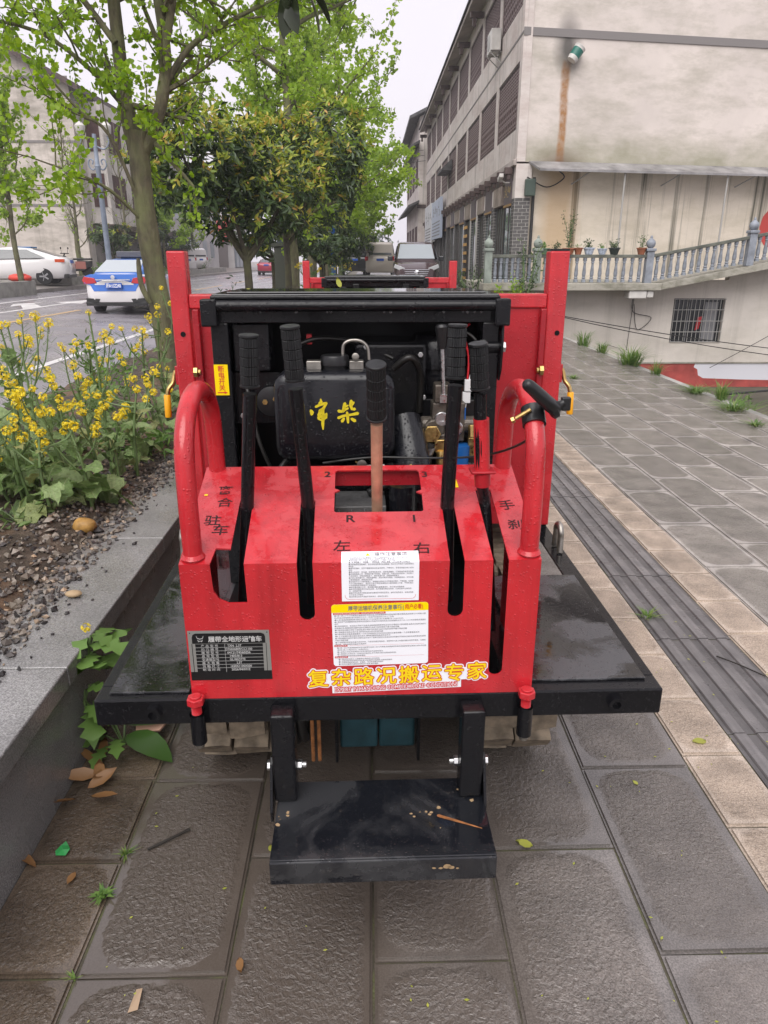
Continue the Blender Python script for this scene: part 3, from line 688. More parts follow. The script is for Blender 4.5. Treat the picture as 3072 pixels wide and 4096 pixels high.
    sw = MB().lathe([(0.036, 0), (0.038, 0.006), (0.038, 0.012), (0.022, 0.016)], 24, Matrix.Translation((-0.262, 0.56, 1.06)) @ Matrix.Rotation(R(90), 4, 'X')).build('rotary_switch', 'black_plastic', root, 40)
    b = MB(); b.hexnut((-0.252, 0.5435, 1.068), (0, -1, 0), 0.006, 0.006); b.hexnut((-0.278, 0.5435, 1.06), (0, -1, 0), 0.007, 0.005); b.build('terminal', 'brass', sw)
    MB().box(-0.356, -0.205, 0.572, 0.578, 1.0, 1.13).build('switch_bracket', 'black_paint', root)
    MB().box(-0.172, -0.158, 0.60, 0.615, 1.196, 1.222).build('kill_button', 'red_paint', root, bevel=0.002)
    # pivot plate and bolt at the right end of the canopy
    pv = MB().prism([(0.51, 1.248), (0.565, 1.248), (0.575, 1.19), (0.56, 1.13), (0.535, 1.112), (0.515, 1.14), (0.508, 1.20)], lambda a, b, c: (0.311 + c, a, b), 0.006).build('pivot_plate', 'black_paint', root, bevel=0.001)
    b = MB(); b.hexnut((0.3172, 0.54, 1.195), (1, 0, 0), 0.014, 0.010); b.build('pivot_bolt', 'zinc', pv, bevel=0.001)
    b = MB(); b.cyl((0.25, 0.54, 1.195), (0.3105, 0.54, 1.195), 0.016, 16); b.hexnut((0.262, 0.54, 1.195), (1, 0, 0), 0.021, 0.014); b.build('pivot_pin', 'black_paint', pv, 40)

    # ---- fuel tank
    tk = MB()
    rr = rrect(-0.240, 0.045, 0.940, 1.150, 0.035, 5); n = len(rr); V = []; Fq = []
    prof = [(0.405, 0.016), (0.409, 0.006), (0.416, 0.0), (0.574, 0.0), (0.582, 0.006), (0.585, 0.016)]
    cx, cz = -0.0975, 1.045
    for y, ins in prof:
        for a, b_ in rr:
            V.append((cx + (a - cx) * (1 - ins / 0.1425), y, cz + (b_ - cz) * (1 - ins / 0.105)))
    for i in range(len(prof) - 1):
        for j in range(n): Fq.append((i * n + j, i * n + (j + 1) % n, (i + 1) * n + (j + 1) % n, (i + 1) * n + j))
    Fq.append(tuple(reversed(range(n)))); Fq.append(tuple((len(prof) - 1) * n + j for j in range(n)))
    tank = tk.add(V, Fq).build('fuel_tank', 'tank_black', root, 45)
    MB().lathe([(0.030, 0), (0.031, 0.010), (0.034, 0.011), (0.034, 0.030), (0.032, 0.034), (0.0, 0.035)], 28, Matrix.Translation((-0.0975, 0.49, 1.149)), caps=False).build('filler_cap', 'black_plastic', tank, 40)
    MB().tube(bez([(-0.078, 0.50, 1.178), (-0.076, 0.50, 1.205), (-0.06, 0.50, 1.216), (-0.035, 0.50, 1.215), (-0.018, 0.50, 1.20), (-0.014, 0.50, 1.17)], 4), 0.004, 8).build('cap_handle', 'raw_steel', tank, 60)
    b = MB()
    b.box(-0.165, -0.130, 0.47, 0.50, 1.150, 1.171); b.box(-0.062, -0.028, 0.47, 0.50, 1.150, 1.171); b.lathe([(0.006, 0), (0.009, 0.002), (0.009, 0.006), (0.004, 0.007)], 14, Matrix.Translation((-0.047, 0.468, 1.182)) @ Matrix.Rotation(R(90), 4, 'X'))
    b.build('cap_bracket', 'raw_steel', tank, bevel=0.0015)
    # brushed characters
    V = []; Fq = []
    def S(pts, ws): stroke2d(V, Fq, pts, ws)
    k = 1 / 4450.   # zoom pixels to metres on the tank face
    def q(x, y): return ((x - 797) * k - 0.1005, 1.060 - (y - 1100) * k * 1.06)
    for pts, w in (([(665, 965), (672, 990), (650, 1010)], (14, 30, 26)), ([(612, 1042), (650, 1025), (700, 1010), (728, 1000)], (26, 26, 30, 14)), ([(560, 1080), (572, 1098), (565, 1118)], (34, 42, 30)), ([(728, 1005), (690, 1060), (650, 1085)], (20, 30, 30)),
                   ([(690, 1062), (655, 1105), (640, 1130)], (34, 40, 34)), ([(632, 1150), (670, 1138), (712, 1128)], (24, 30, 40)), ([(722, 1110), (715, 1150), (690, 1165)], (22, 30, 22)), ([(690, 1070), (684, 1160), (680, 1220), (682, 1270)], (20, 34, 32, 14)), ([(632, 1162), (660, 1172), (700, 1166)], (16, 24, 24)),
                   ([(918, 1010), (908, 1050), (900, 1090)], (34, 34, 30)), ([(850, 1085), (880, 1090), (950, 1058)], (34, 30, 22)), ([(910, 1050), (950, 1030)], (18, 18)), ([(985, 985), (978, 1030), (990, 1065), (1020, 1068)], (34, 34, 30, 34)), ([(1010, 1000), (985, 1035)], (24, 24)),
                   ([(845, 1155), (900, 1135), (990, 1122), (1052, 1110)], (30, 26, 26, 34)), ([(938, 1098), (945, 1150), (948, 1205)], (24, 32, 22)), ([(905, 1160), (885, 1190)], (26, 34)), ([(985, 1165), (1020, 1185)], (30, 38))):
        S([q(*p) for p in pts], [a * k for a in w])
    print_on('characters', [(V, Fq, 0, 0, 0)], 'print_tank', tank, lambda x, z, o: (x, 0.405 - o, z), 0.0012)

    # ---- engine and hydraulics in the bay
    eb = MB(); eb.box(-0.20, 0.08, 0.44, 0.76, 0.60, 0.925); eb.box(-0.05, 0.14, 0.60, 0.78, 0.92, 1.20); eb.build('engine_block', 'black_paint', root, bevel=0.012, seg=3)
    ex = MB(); ex.tube(bez([(0.07, 0.50, 1.02), (0.085, 0.46, 0.96), (0.09, 0.43, 0.90), (0.09, 0.42, 0.70)], 5), 0.045, 18); ex.build('air_duct', 'tank_black', root, 50)
    ac = MB(); ac.lathe([(0.07, 0), (0.078, 0.01), (0.078, 0.05), (0.07, 0.056), (0.07, 0.066), (0.078, 0.07), (0.078, 0.14), (0.066, 0.155), (0.03, 0.16)], 24, Matrix.Translation((0.175, 0.68, 1.06))); ac.build('air_cleaner', 'black_paint', root, 40)
    MB().box(0.10, 0.265, 0.60, 0.74, 0.90, 1.055).build('battery', 'black_bay', root, bevel=0.004)
    MB().box(0.16, 0.29, 0.555, 0.60, 0.96, 1.06).build('relay_box', 'black_plastic', root, bevel=0.003)
    gb = MB(); gb.box(-0.10, 0.02, 0.30, 0.42, 0.70, 0.86); 
    for i in range(4): gb.box(-0.092 + 0.03 * i, -0.088 + 0.03 * i, 0.285, 0.30, 0.71, 0.855)
    gb.box(-0.10, 0.02, 0.288, 0.30, 0.78, 0.785)
    gbo = gb.build('gearbox', 'cast_grey', root, bevel=0.003)
    b = MB(); b.hexnut((-0.085, 0.285, 0.845), (0, -1, 0.2), 0.006, 0.006); b.hexnut((-0.094, 0.285, 0.80), (0, -1, 0.2), 0.007, 0.006); b.build('gearbox_bolt', 'brass', gbo)
    MB().tube([(0.06, 0.34, 0.62), (0.06, 0.34, 0.90)], 0.032, 18).build('flywheel_guard', 'tank_black', root, 50)
    # linkage hardware glimpsed below the tank
    b = MB(); b.cyl((-0.11, 0.40, 0.925), (0.02, 0.40, 0.93), 0.004, 8); b.lathe([(0.006, 0), (0.012, 0.002), (0.012, 0.005), (0.005, 0.006)], 14, Matrix.Translation((-0.035, 0.395, 0.935)) @ Matrix.Rotation(R(90), 4, 'X')); b.cyl((-0.035, 0.39, 0.93), (-0.033, 0.392, 0.905), 0.004, 8)
    b.build('linkage', 'raw_steel', root, 40)
    # valve block
    vb = MB(); vb.box(0.145, 0.228, 0.505, 0.56, 0.962, 1.062); vb.box(0.150, 0.19, 0.500, 0.555, 1.062, 1.108); vb.cyl((0.118, 0.53, 1.0), (0.262, 0.53, 1.0), 0.023, 16); vb.cyl((0.15, 0.497, 0.995), (0.15, 0.53, 0.995), 0.026, 16); vb.cyl((0.175, 0.497, 0.962), (0.175, 0.53, 0.962), 0.022, 16)
    val = vb.build('valve_block', 'cast_brown', root, bevel=0.004)
    for nm, p, r, mt in (('valve_plug', (0.143, 0.4965, 0.985), 0.0235, 'brass'), ('valve_plug', (0.167, 0.4965, 0.952), 0.0215, 'brass'), ('valve_plug', (0.168, 0.504, 1.022), 0.018, 'zinc'), ('valve_plug', (0.205, 0.504, 0.998), 0.018, 'zinc')):
        b = MB(); b.hexnut(p, (0, -1, 0), r, 0.010) if mt == 'brass' else b.lathe([(r, 0), (r, 0.008), (r * 0.9, 0.010), (r * 0.4, 0.010), (r * 0.4, 0.004), (0.0001, 0.004)], 18, Matrix.Translation(p) @ Matrix.Rotation(R(90), 4, 'X'), caps=False)
        b.build(nm, mt, val, 35, bevel=0.0015 if mt == 'brass' else 0)
    MB().lathe([(0.022, 0), (0.022, 0.008)], 18, Matrix.Translation((0.117, 0.53, 1.0)) @ Matrix.Rotation(R(-90), 4, 'Y')).build('valve_cap', 'zinc', val, 40)
    b = MB(); b.cyl((0.171, 0.50, 1.080), (0.163, 0.495, 1.215), 0.0055, 10); b.box(0.162, 0.182, 0.492, 0.506, 1.064, 1.084); b.build('valve_lever', 'zinc', val, 40)
    MB().lathe([(0.010, 0), (0.0135, 0.030), (0.016, 0.046), (0.0165, 0.052), (0.012, 0.058), (0.0001, 0.060)], 16, Matrix.Translation((0.1635, 0.495, 1.196)) @ Matrix.Rotation(R(-2), 4, 'Y'), caps=False).build('knob', 'black_plastic', val, 40)
    # hoses, fittings
    MB().tube([(0.140, 0.49, 0.962), (0.132, 0.485, 0.93), (0.125, 0.48, 0.86)], 0.0135, 12).build('hydraulic_hose', 'hose_black', root, 50)
    cl = MB()
    for i in range(5): cl.tube([(0.1372 - 0.0012 * i, 0.4875, 0.951 - 0.0035 * i), (0.1372 - 0.0012 * i, 0.4875, 0.9487 - 0.0035 * i)], 0.0155, 14)
    cl.lathe([(0.006, 0), (0.006, 0.018)], 8, Matrix.Translation((0.128, 0.478, 0.944)) @ Matrix.Rotation(R(-70), 4, 'Y')); cl.build('hose_clamp', 'zinc', root, 40)
    MB().tube([(0.168, 0.49, 0.94), (0.167, 0.485, 0.92), (0.165, 0.48, 0.85)], 0.0125, 12).build('hydraulic_hose', 'brass', root, 50)
    b = MB(); b.tube([(0.248, 0.50, 1.006), (0.249, 0.495, 0.975)], 0.012, 8); b.hexnut((0.249, 0.495, 0.975), (0, 0, -1), 0.0145, 0.05); b.build('brass_elbow', 'brass', root, bevel=0.001)
    MB().tube([(0.249, 0.495, 0.925), (0.249, 0.495, 0.84)], 0.0165, 14).build('hydraulic_hose', 'hose_black', root, 50)
    b = MB()
    for i in range(4): b.tube([(0.249, 0.495, 0.912 - 0.006 * i), (0.249, 0.495, 0.909 - 0.006 * i)], 0.018, 14)
    b.build('spring_ring', 'zinc', root, 50)
    MB().tube([(0.215, 0.50, 0.955), (0.215, 0.50, 0.86)], 0.028, 18).build('oil_filter', 'blue_part', root, 50)
    MB().box(0.226, 0.2285, 0.50, 0.504, 1.02, 1.05).build('blue_tag', 'blue_part', root)
    # wiring connectors
    b = MB(); b.box(0.228, 0.250, 0.53, 0.545, 1.085, 1.115); b.box(0.224, 0.244, 0.532, 0.546, 1.055, 1.083); cn = b.build('wire_connector', 'white_plastic', root, bevel=0.0015)
    MB().tube(bez([(0.24, 0.537, 1.115), (0.248, 0.54, 1.15), (0.25, 0.55, 1.20)], 4), 0.0022, 6).tube(bez([(0.234, 0.538, 1.055), (0.232, 0.54, 1.03), (0.235, 0.55, 0.99)], 4), 0.0022, 6).build('wire', 'white_plastic', cn, 60)
    MB().tube(bez([(0.236, 0.54, 1.115), (0.238, 0.55, 1.17), (0.225, 0.56, 1.23), (0.24, 0.56, 1.25)], 5), 0.003, 6).build('red_wire', 'red_paint', root, 60)
    MB().tube(bez([(-0.34, 0.57, 1.02), (-0.335, 0.55, 0.96), (-0.325, 0.55, 0.90), (-0.33, 0.55, 0.8)], 5), 0.004, 6).build('earth_cable', 'teal_metal', root, 60)

    # smaller plumbing and fasteners round the engine
    for pts, r, m_ in (([(-0.20, 0.50, 0.94), (-0.24, 0.46, 0.90), (-0.22, 0.42, 0.84), (-0.16, 0.40, 0.80)], 0.008, 'hose_black'), ([(-0.05, 0.42, 0.935), (0.02, 0.39, 0.915), (0.08, 0.39, 0.93), (0.11, 0.45, 0.95)], 0.0035, 'brass'), ([(0.05, 0.56, 1.14), (0.09, 0.54, 1.17), (0.12, 0.58, 1.12), (0.12, 0.6, 1.02)], 0.009, 'hose_black'),
                       ([(-0.33, 0.56, 1.13), (-0.31, 0.52, 1.05), (-0.29, 0.5, 0.96), (-0.26, 0.5, 0.88)], 0.005, 'hose_black'), ([(-0.22, 0.6, 1.18), (-0.15, 0.6, 1.21), (-0.05, 0.62, 1.20), (0.05, 0.6, 1.16)], 0.006, 'hose_black'), ([(0.19, 0.58, 1.20), (0.22, 0.57, 1.23), (0.26, 0.55, 1.20), (0.27, 0.55, 1.10)], 0.004, 'hose_black'), ([(0.13, 0.48, 0.93), (0.10, 0.44, 0.90), (0.05, 0.40, 0.89), (-0.02, 0.37, 0.87)], 0.010, 'hose_black')):
        MB().tube(bez(pts, 5), r, 8).build('engine_hose', m_, root, 60)
    for x, y, z in ((-0.07, 0.595, 1.13), (0.12, 0.595, 1.17), (-0.02, 0.595, 1.19), (0.13, 0.595, 1.06), (-0.34, 0.571, 1.02), (-0.22, 0.571, 1.01)):
        MB().hexnut((x, y, z), (0, -1, 0), 0.007, 0.006).build('engine_bolt', 'zinc', root, bevel=0.001)

    # ---- cargo box: headboard, posts, rails, side boards
    hb = MB().box(-0.515, 0.507, 0.868, 0.874, 0.60, 1.268).build('headboard', 'dark_red_board', root)
    for a, b in ((-0.571, -0.520), (0.509, 0.565)):
        s = 1 if a > 0 else -1
        po = MB().box(a, b, 0.86, 0.915, 0.595, 1.424).build('corner_post', 'red_paint', root, bevel=0.005, seg=3)
        MB().box(a + 0.002, b - 0.002, 0.862, 0.913, 1.4245, 1.430).build('post_cap', 'black_plastic', po)
        hx = a + 0.035 if s > 0 else a + 0.028
        MB().lathe([(0.0075, 0), (0.0075, 0.001)], 14, Matrix.Translation((hx, 0.8596, 1.198)) @ Matrix.Rotation(R(90), 4, 'X')).build('pin_hole', 'black_bay', po)
        MB().box(a + 0.005, b - 0.005, 0.866, 0.91, 0.552, 0.5945).build('post_foot', 'black_paint', po)
        xi = a if s > 0 else b
        n_ = MB(); n_.hexnut((xi - s * 0.002, 0.845, 1.092), (-s, 0, 0), 0.0155, 0.012); n_.cyl((xi - s * 0.014, 0.845, 1.092), (xi - s * 0.022, 0.845, 1.092), 0.008, 12)
        n_.build('brass_nut', 'brass', po, bevel=0.001)
        xo = b if s > 0 else a
        MB().box(min(xo + s * 0.0005, xo + s * 0.010), max(xo + s * 0.0005, xo + s * 0.010), 0.875, 0.90, 1.05, 1.105).build('latch_lug', 'red_paint', po, bevel=0.002)
        lt = MB().tube(bez([(xo + s * 0.010, 0.888, 1.09), (xo + s * 0.016, 0.885, 1.075), (xo + s * 0.020, 0.88, 1.055), (xo + s * 0.034, 0.872, 1.035), (xo + s * 0.038, 0.87, 1.0)], 5), 0.0065, 10).build('latch_rod', 'brass', po, 60)
        MB().tube([(xo + s * 0.038, 0.87, 1.022), (xo + s * 0.038, 0.87, 1.02), (xo + s * 0.040, 0.868, 0.957), (xo + s * 0.040, 0.868, 0.955)], [0.0085, 0.0098, 0.0098, 0.009], 14).build('latch_grip', 'yellow_grip', lt, 50)
    MB().box(-0.5195, 0.5085, 0.861, 0.913, 1.268, 1.308).build('top_rail', 'red_paint', root, bevel=0.005, seg=3)
    for x in (-0.508, 0.490):
        MB().box(x, x + 0.016, 0.846, 0.8675, 0.60, 1.267).build('post_stiffener', 'dark_red_paint', root, bevel=0.002)
    for a, b in ((-0.568, -0.560), (0.554, 0.562)):
        sb = MB().box(a, b, 0.917, 2.52, 0.64, 1.12).build('side_board', 'red_paint', root)
        for yy in (1.3, 1.75, 2.2): MB().box(a - 0.012 if a < 0 else b + 0.0005, a - 0.0005 if a < 0 else b + 0.012, yy, yy + 0.04, 0.64, 1.12).build('board_rib', 'red_paint', sb)
    MB().box(-0.57, 0.564, 0.916, 2.52, 0.60, 0.638).build('cargo_floor', 'red_paint', root)
    MB().box(-0.57, 0.564, 2.522, 2.53, 0.60, 1.12).build('tailboard', 'red_paint', root)

    # ---- shackles on the side beams
    for x in (-0.574, 0.572):
        p = [(x, 0.735, 0.553), (x + 0.001, 0.742, 0.60)] + [(x, 0.765 - 0.026 * math.cos(R(a)), 0.605 + 0.028 * math.sin(R(a))) for a in (20, 60, 90, 120, 160)] + [(x, 0.79, 0.60), (x, 0.795, 0.553)]
        MB().tube(bez(p, 3), 0.0095, 12).build('shackle', 'raw_steel', root, 60)

    # ---- undercarriage
    for x0, x1 in ((-0.50, -0.305), (0.28, 0.49)):
        w = (x0 + x1) / 2
        path = []
        ya, yb, zc, r = 0.60, 2.1, 0.255, 0.20
        for i in range(13): a = R(270 - 15 * i); path.append((ya + r * math.cos(a), zc + r * math.sin(a)))
        for i in range(13): a = R(90 - 15 * i); path.append((yb + r * math.cos(a), zc + r * math.sin(a)))
        n = len(path); V = []
        for y, z in path:
            cy = ya if y < (ya + yb) / 2 else yb
            d = Vector((y - cy, z - zc)).normalized()
            V += [(x0, y, z), (x1, y, z), (x1, y - d.x * 0.025, z - d.y * 0.025), (x0, y - d.x * 0.025, z - d.y * 0.025)]
        Fq = []
        for i in range(n):
            a = i * 4; b = ((i + 1) % n) * 4
            for j in range(4): Fq.append((a + j, a + (j + 1) % 4, b + (j + 1) % 4, b + j))
        tr = MB().add(V, Fq).build('rubber_track', 'mud_rubber', root)
        # lugs
        lug = MB(); hw = (x1 - x0) / 2
        lug.prism([(-hw, -0.028), (-hw * 0.15, -0.036), (-0.004, -0.03), (-0.004, 0.03), (-hw * 0.3, 0.036), (-hw, 0.022)], lambda a, b, c: (a, b, c * 1.0), 0.045)
        lug.prism([(0.004, -0.05), (hw * 0.3, -0.052), (hw, -0.036), (hw, 0.012), (hw * 0.2, 0.018), (0.004, 0.012)], lambda a, b, c: (a, b, c), 0.045)
        lme = lug.mesh('lug'); lme.materials.append(MATS['mud_rubber'])
        per = [0]; 
        for i in range(n): 
            p, q_ = path[i], path[(i + 1) % n]; per.append(per[-1] + math.dist(p, q_))
        tot = per[-1]; k = 44
        for i in range(k):
            t = tot * i / k; j = max(jj for jj in range(n) if per[jj] <= t); f = (t - per[j]) / max(1e-6, per[j + 1] - per[j])
            p, q_ = Vector(path[j]), Vector(path[(j + 1) % n]); c = p.lerp(q_, f); d = (q_ - p).normalized(); nn = Vector((-d.y, d.x))
            o = part_copy('track_lug', lme, tr, (w, c.x, c.y))
            if nn.dot(c - Vector((min(max(c.x, ya), yb), zc))) < 0: nn = -nn
            o.rotation_euler = (math.atan2(-nn.x, nn.y), 0, 0)
        MB().cyl((x0 + 0.03, ya, zc), (x1 - 0.03, ya, zc), r - 0.03, 24).build('idler_wheel', 'black_bay', root, 40)
        MB().cyl((x0 + 0.03, yb, zc), (x1 - 0.03, yb, zc), r - 0.03, 24).build('drive_wheel', 'black_bay', root, 40)
        for i in range(4): MB().cyl((x0 + 0.04, 0.9 + 0.3 * i, 0.14), (x1 - 0.04, 0.9 + 0.3 * i, 0.14), 0.085, 16).build('road_roller', 'black_bay', root, 40)
    MB().box(-0.105, 0.002, 0.43, 0.60, 0.085, 0.30).box(0.006, 0.108, 0.43, 0.60, 0.085, 0.30).build('oil_sump', 'teal_metal', root, bevel=0.008, seg=3)
    for x in (-0.118, 0.112):
        MB().box(x, x + 0.008, 0.40, 0.46, 0.06, 0.40).build('hanger_bracket', 'black_paint', root, bevel=0.001)
    for i, x in enumerate((-0.26, -0.235, -0.21)): MB().tube(bez([(x, 0.40, 0.46), (x, 0.38, 0.28), (x + 0.01, 0.44, 0.10 + 0.01 * i), (x + 0.03, 0.8, 0.12)], 5), 0.013, 10).build('drive_belt', 'hose_black', root, 60)
    for x in (-0.155, -0.172): MB().cyl((x, 0.30, 0.15), (x, 0.30, 0.50), 0.005, 8).build('pull_rod', 'rust', root, 40)
    MB().box(-0.30, 0.28, 0.40, 2.2, 0.31, 0.45).build('belly_pan', 'black_bay', root)
    return root

mat('step_black', (0.008, 0.009, 0.011), 0.3, spec=0.8, fn=wet_paint((0.008, 0.009, 0.012), (0.07, 0.06, 0.05), 0.5, 0.04, 0.36, 0.35, film=5, dry=(0.032, 0.033, 0.036), dry_amt=0.8))
mat('dark_red_board', (0.40, 0.012, 0.02), 0.35, fn=wet_paint((0.40, 0.012, 0.02), (0.12, 0.02, 0.02), 0.25))
machine = make_machine()
machine.location = (0.022, 1.263, 0); machine.rotation_euler = (0, 0, R(1.0))
machine2 = copy_tree(machine)
machine2.location = (0.088, 4.66, -0.03); machine2.rotation_euler = (0, 0, R(0.2))
machine2['label'] = 'second red tracked transporter parked ahead, its posts and black canopy bar showing over the first'
for o in (machine, machine2): o['group'] = 'tracked transporters parked on the pavement'
# ------------------------------------------------------------------ ground, road, pavement
def slab_shader(base, rough_c, wet_axis=True, margin=0.036, corner=0.06, half=(0.15, 0.295), centre_dark=0.75, rnd=0.2, brown=None):
    """stone slab: smooth sawn margin round a chiselled field with rounded corners; wetness varies over the pavement"""
    def fn(nt, b):
        v = nt.co('Object'); sep = nt.new('SeparateXYZ'); nt.link(v, sep.inputs[0])
        geo = nt.new('NewGeometry'); gs = nt.new('SeparateXYZ'); nt.link(geo.outputs['Position'], gs.inputs[0])
        wob = nt.math('MULTIPLY', nt.math('SUBTRACT', nt.noise(v, 45, 4, 0.6), 0.5), 0.028)
        qx = nt.math('MAXIMUM', nt.math('SUBTRACT', nt.math('ABSOLUTE', sep.outputs[0]), half[0] - margin - corner), 0.0)
        qy = nt.math('MAXIMUM', nt.math('SUBTRACT', nt.math('ABSOLUTE', sep.outputs[1]), half[1] - margin - corner), 0.0)
        d = nt.math('SQRT', nt.math('ADD', nt.math('MULTIPLY', qx, qx), nt.math('MULTIPLY', qy, qy)))
        d = nt.math('ADD', nt.math('SUBTRACT', corner, d), wob)          # > 0 inside the chiselled field
        field = nt.ramp(nt.math('ADD', nt.math('MULTIPLY', d, 60.0), 0.5), (0.0, 0.0), (1.0, 1.0))
        n2 = nt.noise(geo.outputs['Position'], 7, 5)
        lo = tuple(x * 0.7 for x in base); hi = tuple(x * 1.25 for x in base)
        edge = nt.ramp(n2, (0.3, lo), (0.7, hi))
        cen = nt.mix(1.0, edge, tuple(x for x in rough_c), 'MULTIPLY')
        col = nt.mix(field, edge, cen)
        grain = nt.ramp(nt.noise(geo.outputs['Position'], 260, 2), (0.35, 0.72), (0.65, 1.25)); col = nt.mix(1.0, col, grain, 'MULTIPLY')
        col = nt.mix(1.0, col, nt.ramp(nt.rand(), (0, 1 - rnd), (1, 1 + rnd)), 'MULTIPLY')
        # brown silt washed in beside the planter and the machine
        if brown:
            mx = nt.math('ADD', gs.outputs[0], nt.math('MULTIPLY', nt.noise(geo.outputs['Position'], 2.6, 4), 0.8))
            silt = nt.ramp(nt.math('MULTIPLY', mx, 0.8), (0.30, 0.80), (0.80, 0.0))
            col = nt.mix(silt, col, brown)
        nt.link(col, b.inputs['Base Color'])
        wetn = nt.ramp(nt.noise(geo.outputs['Position'], 1.3, 3), (0.35, 0.05), (0.70, 0.22))
        r_f = nt.ramp(nt.noise(geo.outputs['Position'], 60, 4), (0.35, 0.05), (0.65, 0.20))
        nt.link(nt.mix(field, wetn, r_f), b.inputs['Roughness'])
        vo = nt.noise(geo.outputs['Position'], 82, 4, 0.6, 0.7)
        h = nt.math('MULTIPLY', field, vo)
        film_ = nt.ramp(nt.noise(geo.outputs['Position'], 3.2, 4), (0.36, 0.5), (0.60, 1.0))
        bm = nt.bump(nt.math('MULTIPLY', h, film_), 1.0, 0.0082)
        bm2 = nt.bump(nt.noise(geo.outputs['Position'], 25, 3), 0.08, 0.004, bm)
        nt.link(bm2, b.inputs['Normal'])
    return fn
mat('slab_grey', (0.10, 0.095, 0.095), 0.3, spec=1.0, fn=slab_shader((0.155, 0.139, 0.130), (0.92, 0.89, 0.86), margin=0.025, corner=0.075, brown=(0.082, 0.064, 0.050)))
mat('slab_far', (0.10, 0.095, 0.09), 0.35, spec=0.8, fn=slab_shader((0.31, 0.287, 0.268), (0.62, 0.60, 0.57), margin=0.022, corner=0.075, rnd=0.16))  # margins paler: dried mortar plus wet sky reflection put into the colour
mat('sett_brown', (0.08, 0.06, 0.045), 0.35, spec=0.8, fn=slab_shader((0.105, 0.080, 0.058), (0.9, 0.88, 0.85), margin=0.02, corner=0.05, half=(0.118, 0.148)))
mat('sett_beige', (0.32, 0.26, 0.21), 0.45, spec=0.5, fn=slab_shader((0.40, 0.33, 0.27), (0.88, 0.85, 0.82), margin=0.018, corner=0.05, half=(0.095, 0.142), rnd=0.10))
def tactile_fn(nt, b):
    geo = nt.new('NewGeometry'); p = geo.outputs['Position']; sep = nt.new('SeparateXYZ'); nt.link(p, sep.inputs[0])
    n = nt.noise(p, 9, 5); col = nt.ramp(n, (0.3, (0.13, 0.122, 0.124)), (0.7, (0.21, 0.197, 0.197)))
    lv = nt.ramp(nt.math('MULTIPLY', nt.math('ADD', sep.outputs[2], 0.006), 120.0), (0.2, 0.55), (0.9, 1.0))   # colour darkens towards the channel bottoms
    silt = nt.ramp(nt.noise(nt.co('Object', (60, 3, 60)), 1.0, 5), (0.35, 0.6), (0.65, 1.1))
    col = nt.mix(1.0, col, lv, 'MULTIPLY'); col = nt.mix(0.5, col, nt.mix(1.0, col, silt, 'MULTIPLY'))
    nt.link(col, b.inputs['Base Color']); nt.link(nt.ramp(nt.noise(p, 14, 4), (0.35, 0.22), (0.65, 0.5)), b.inputs['Roughness'])
    nt.link(nt.bump(nt.noise(p, 180, 3), 0.25, 0.003), b.inputs['Normal'])
mat('tactile', (0.11, 0.105, 0.1), 0.4, fn=tactile_fn)
def mortar_fn(nt, b):
    geo = nt.new('NewGeometry'); p = geo.outputs['Position']
    col = nt.ramp(nt.noise(p, 9, 5, 0.7), (0.3, (0.02, 0.017, 0.014)), (0.5, (0.075, 0.065, 0.045)), (0.66, (0.10, 0.11, 0.04)), (0.8, (0.16, 0.14, 0.11)))
    nt.link(col, b.inputs['Base Color']); nt.link(nt.bump(nt.noise(p, 90, 4), 0.6, 0.006), b.inputs['Normal'])
mat('mortar', (0.05, 0.045, 0.038), 0.6, fn=mortar_fn)
def asphalt_fn(nt, b):
    geo = nt.new('NewGeometry'); p = geo.outputs['Position']
    col = nt.ramp(nt.noise(p, 0.6, 5), (0.3, (0.19, 0.176, 0.198)), (0.7, (0.26, 0.242, 0.265)))
    col = nt.mix(1.0, col, nt.ramp(nt.noise(p, 120, 2), (0.3, 0.75), (0.7, 1.2)), 'MULTIPLY')
    mp = nt.new('Mapping'); mp.inputs['Scale'].default_value = (1.2, 0.03, 1); nt.link(p, mp.inputs['Vector'])
    col = nt.mix(1.0, col, nt.ramp(nt.noise(mp.outputs[0], 1.0, 4), (0.35, 0.82), (0.65, 1.12)), 'MULTIPLY')
    nt.link(col, b.inputs['Base Color'])
    nt.link(nt.ramp(nt.noise(p, 0.9, 5), (0.35, 0.18), (0.65, 0.42)), b.inputs['Roughness'])
    nt.link(nt.bump(nt.noise(p, 90, 3), 0.3, 0.006), b.inputs['Normal'])
mat('asphalt', (0.09, 0.09, 0.09), 0.4, spec=0.8, fn=asphalt_fn)
mat('road_white', (0.62, 0.60, 0.60), 0.4, fn=simple_var((0.60, 0.58, 0.58), 0.2, 2.5, (0.3, 0.55)))
mat('road_yellow', (0.55, 0.33, 0.12), 0.45, fn=simple_var((0.50, 0.34, 0.18), 0.2, 2.0, (0.35, 0.55)))
mat('earth', (0.07, 0.06, 0.045), 0.85, fn=simple_var((0.08, 0.07, 0.05), 0.4, 0.8, (0.7, 0.95), 0.4, 20))
def soil_fn(nt, b):
    geo = nt.new('NewGeometry'); p = geo.outputs['Position']
    col = nt.ramp(nt.noise(p, 14, 6, 0.65), (0.28, (0.018, 0.013, 0.009)), (0.5, (0.062, 0.044, 0.030)), (0.75, (0.15, 0.11, 0.08)))
    cl = nt.ramp(nt.noise(p, 2.3, 4), (0.52, 0.0), (0.62, 0.7)); col = nt.mix(cl, col, (0.17, 0.095, 0.05))
    nt.link(col, b.inputs['Base Color']); nt.link(nt.ramp(nt.noise(p, 30, 3), (0.3, 0.35), (0.7, 0.85)), b.inputs['Roughness'])
    nt.link(nt.bump(nt.noise(p, 55, 6, 0.7), 0.9, 0.015), b.inputs['Normal'])
mat('soil', (0.06, 0.045, 0.03), 0.8, fn=soil_fn)
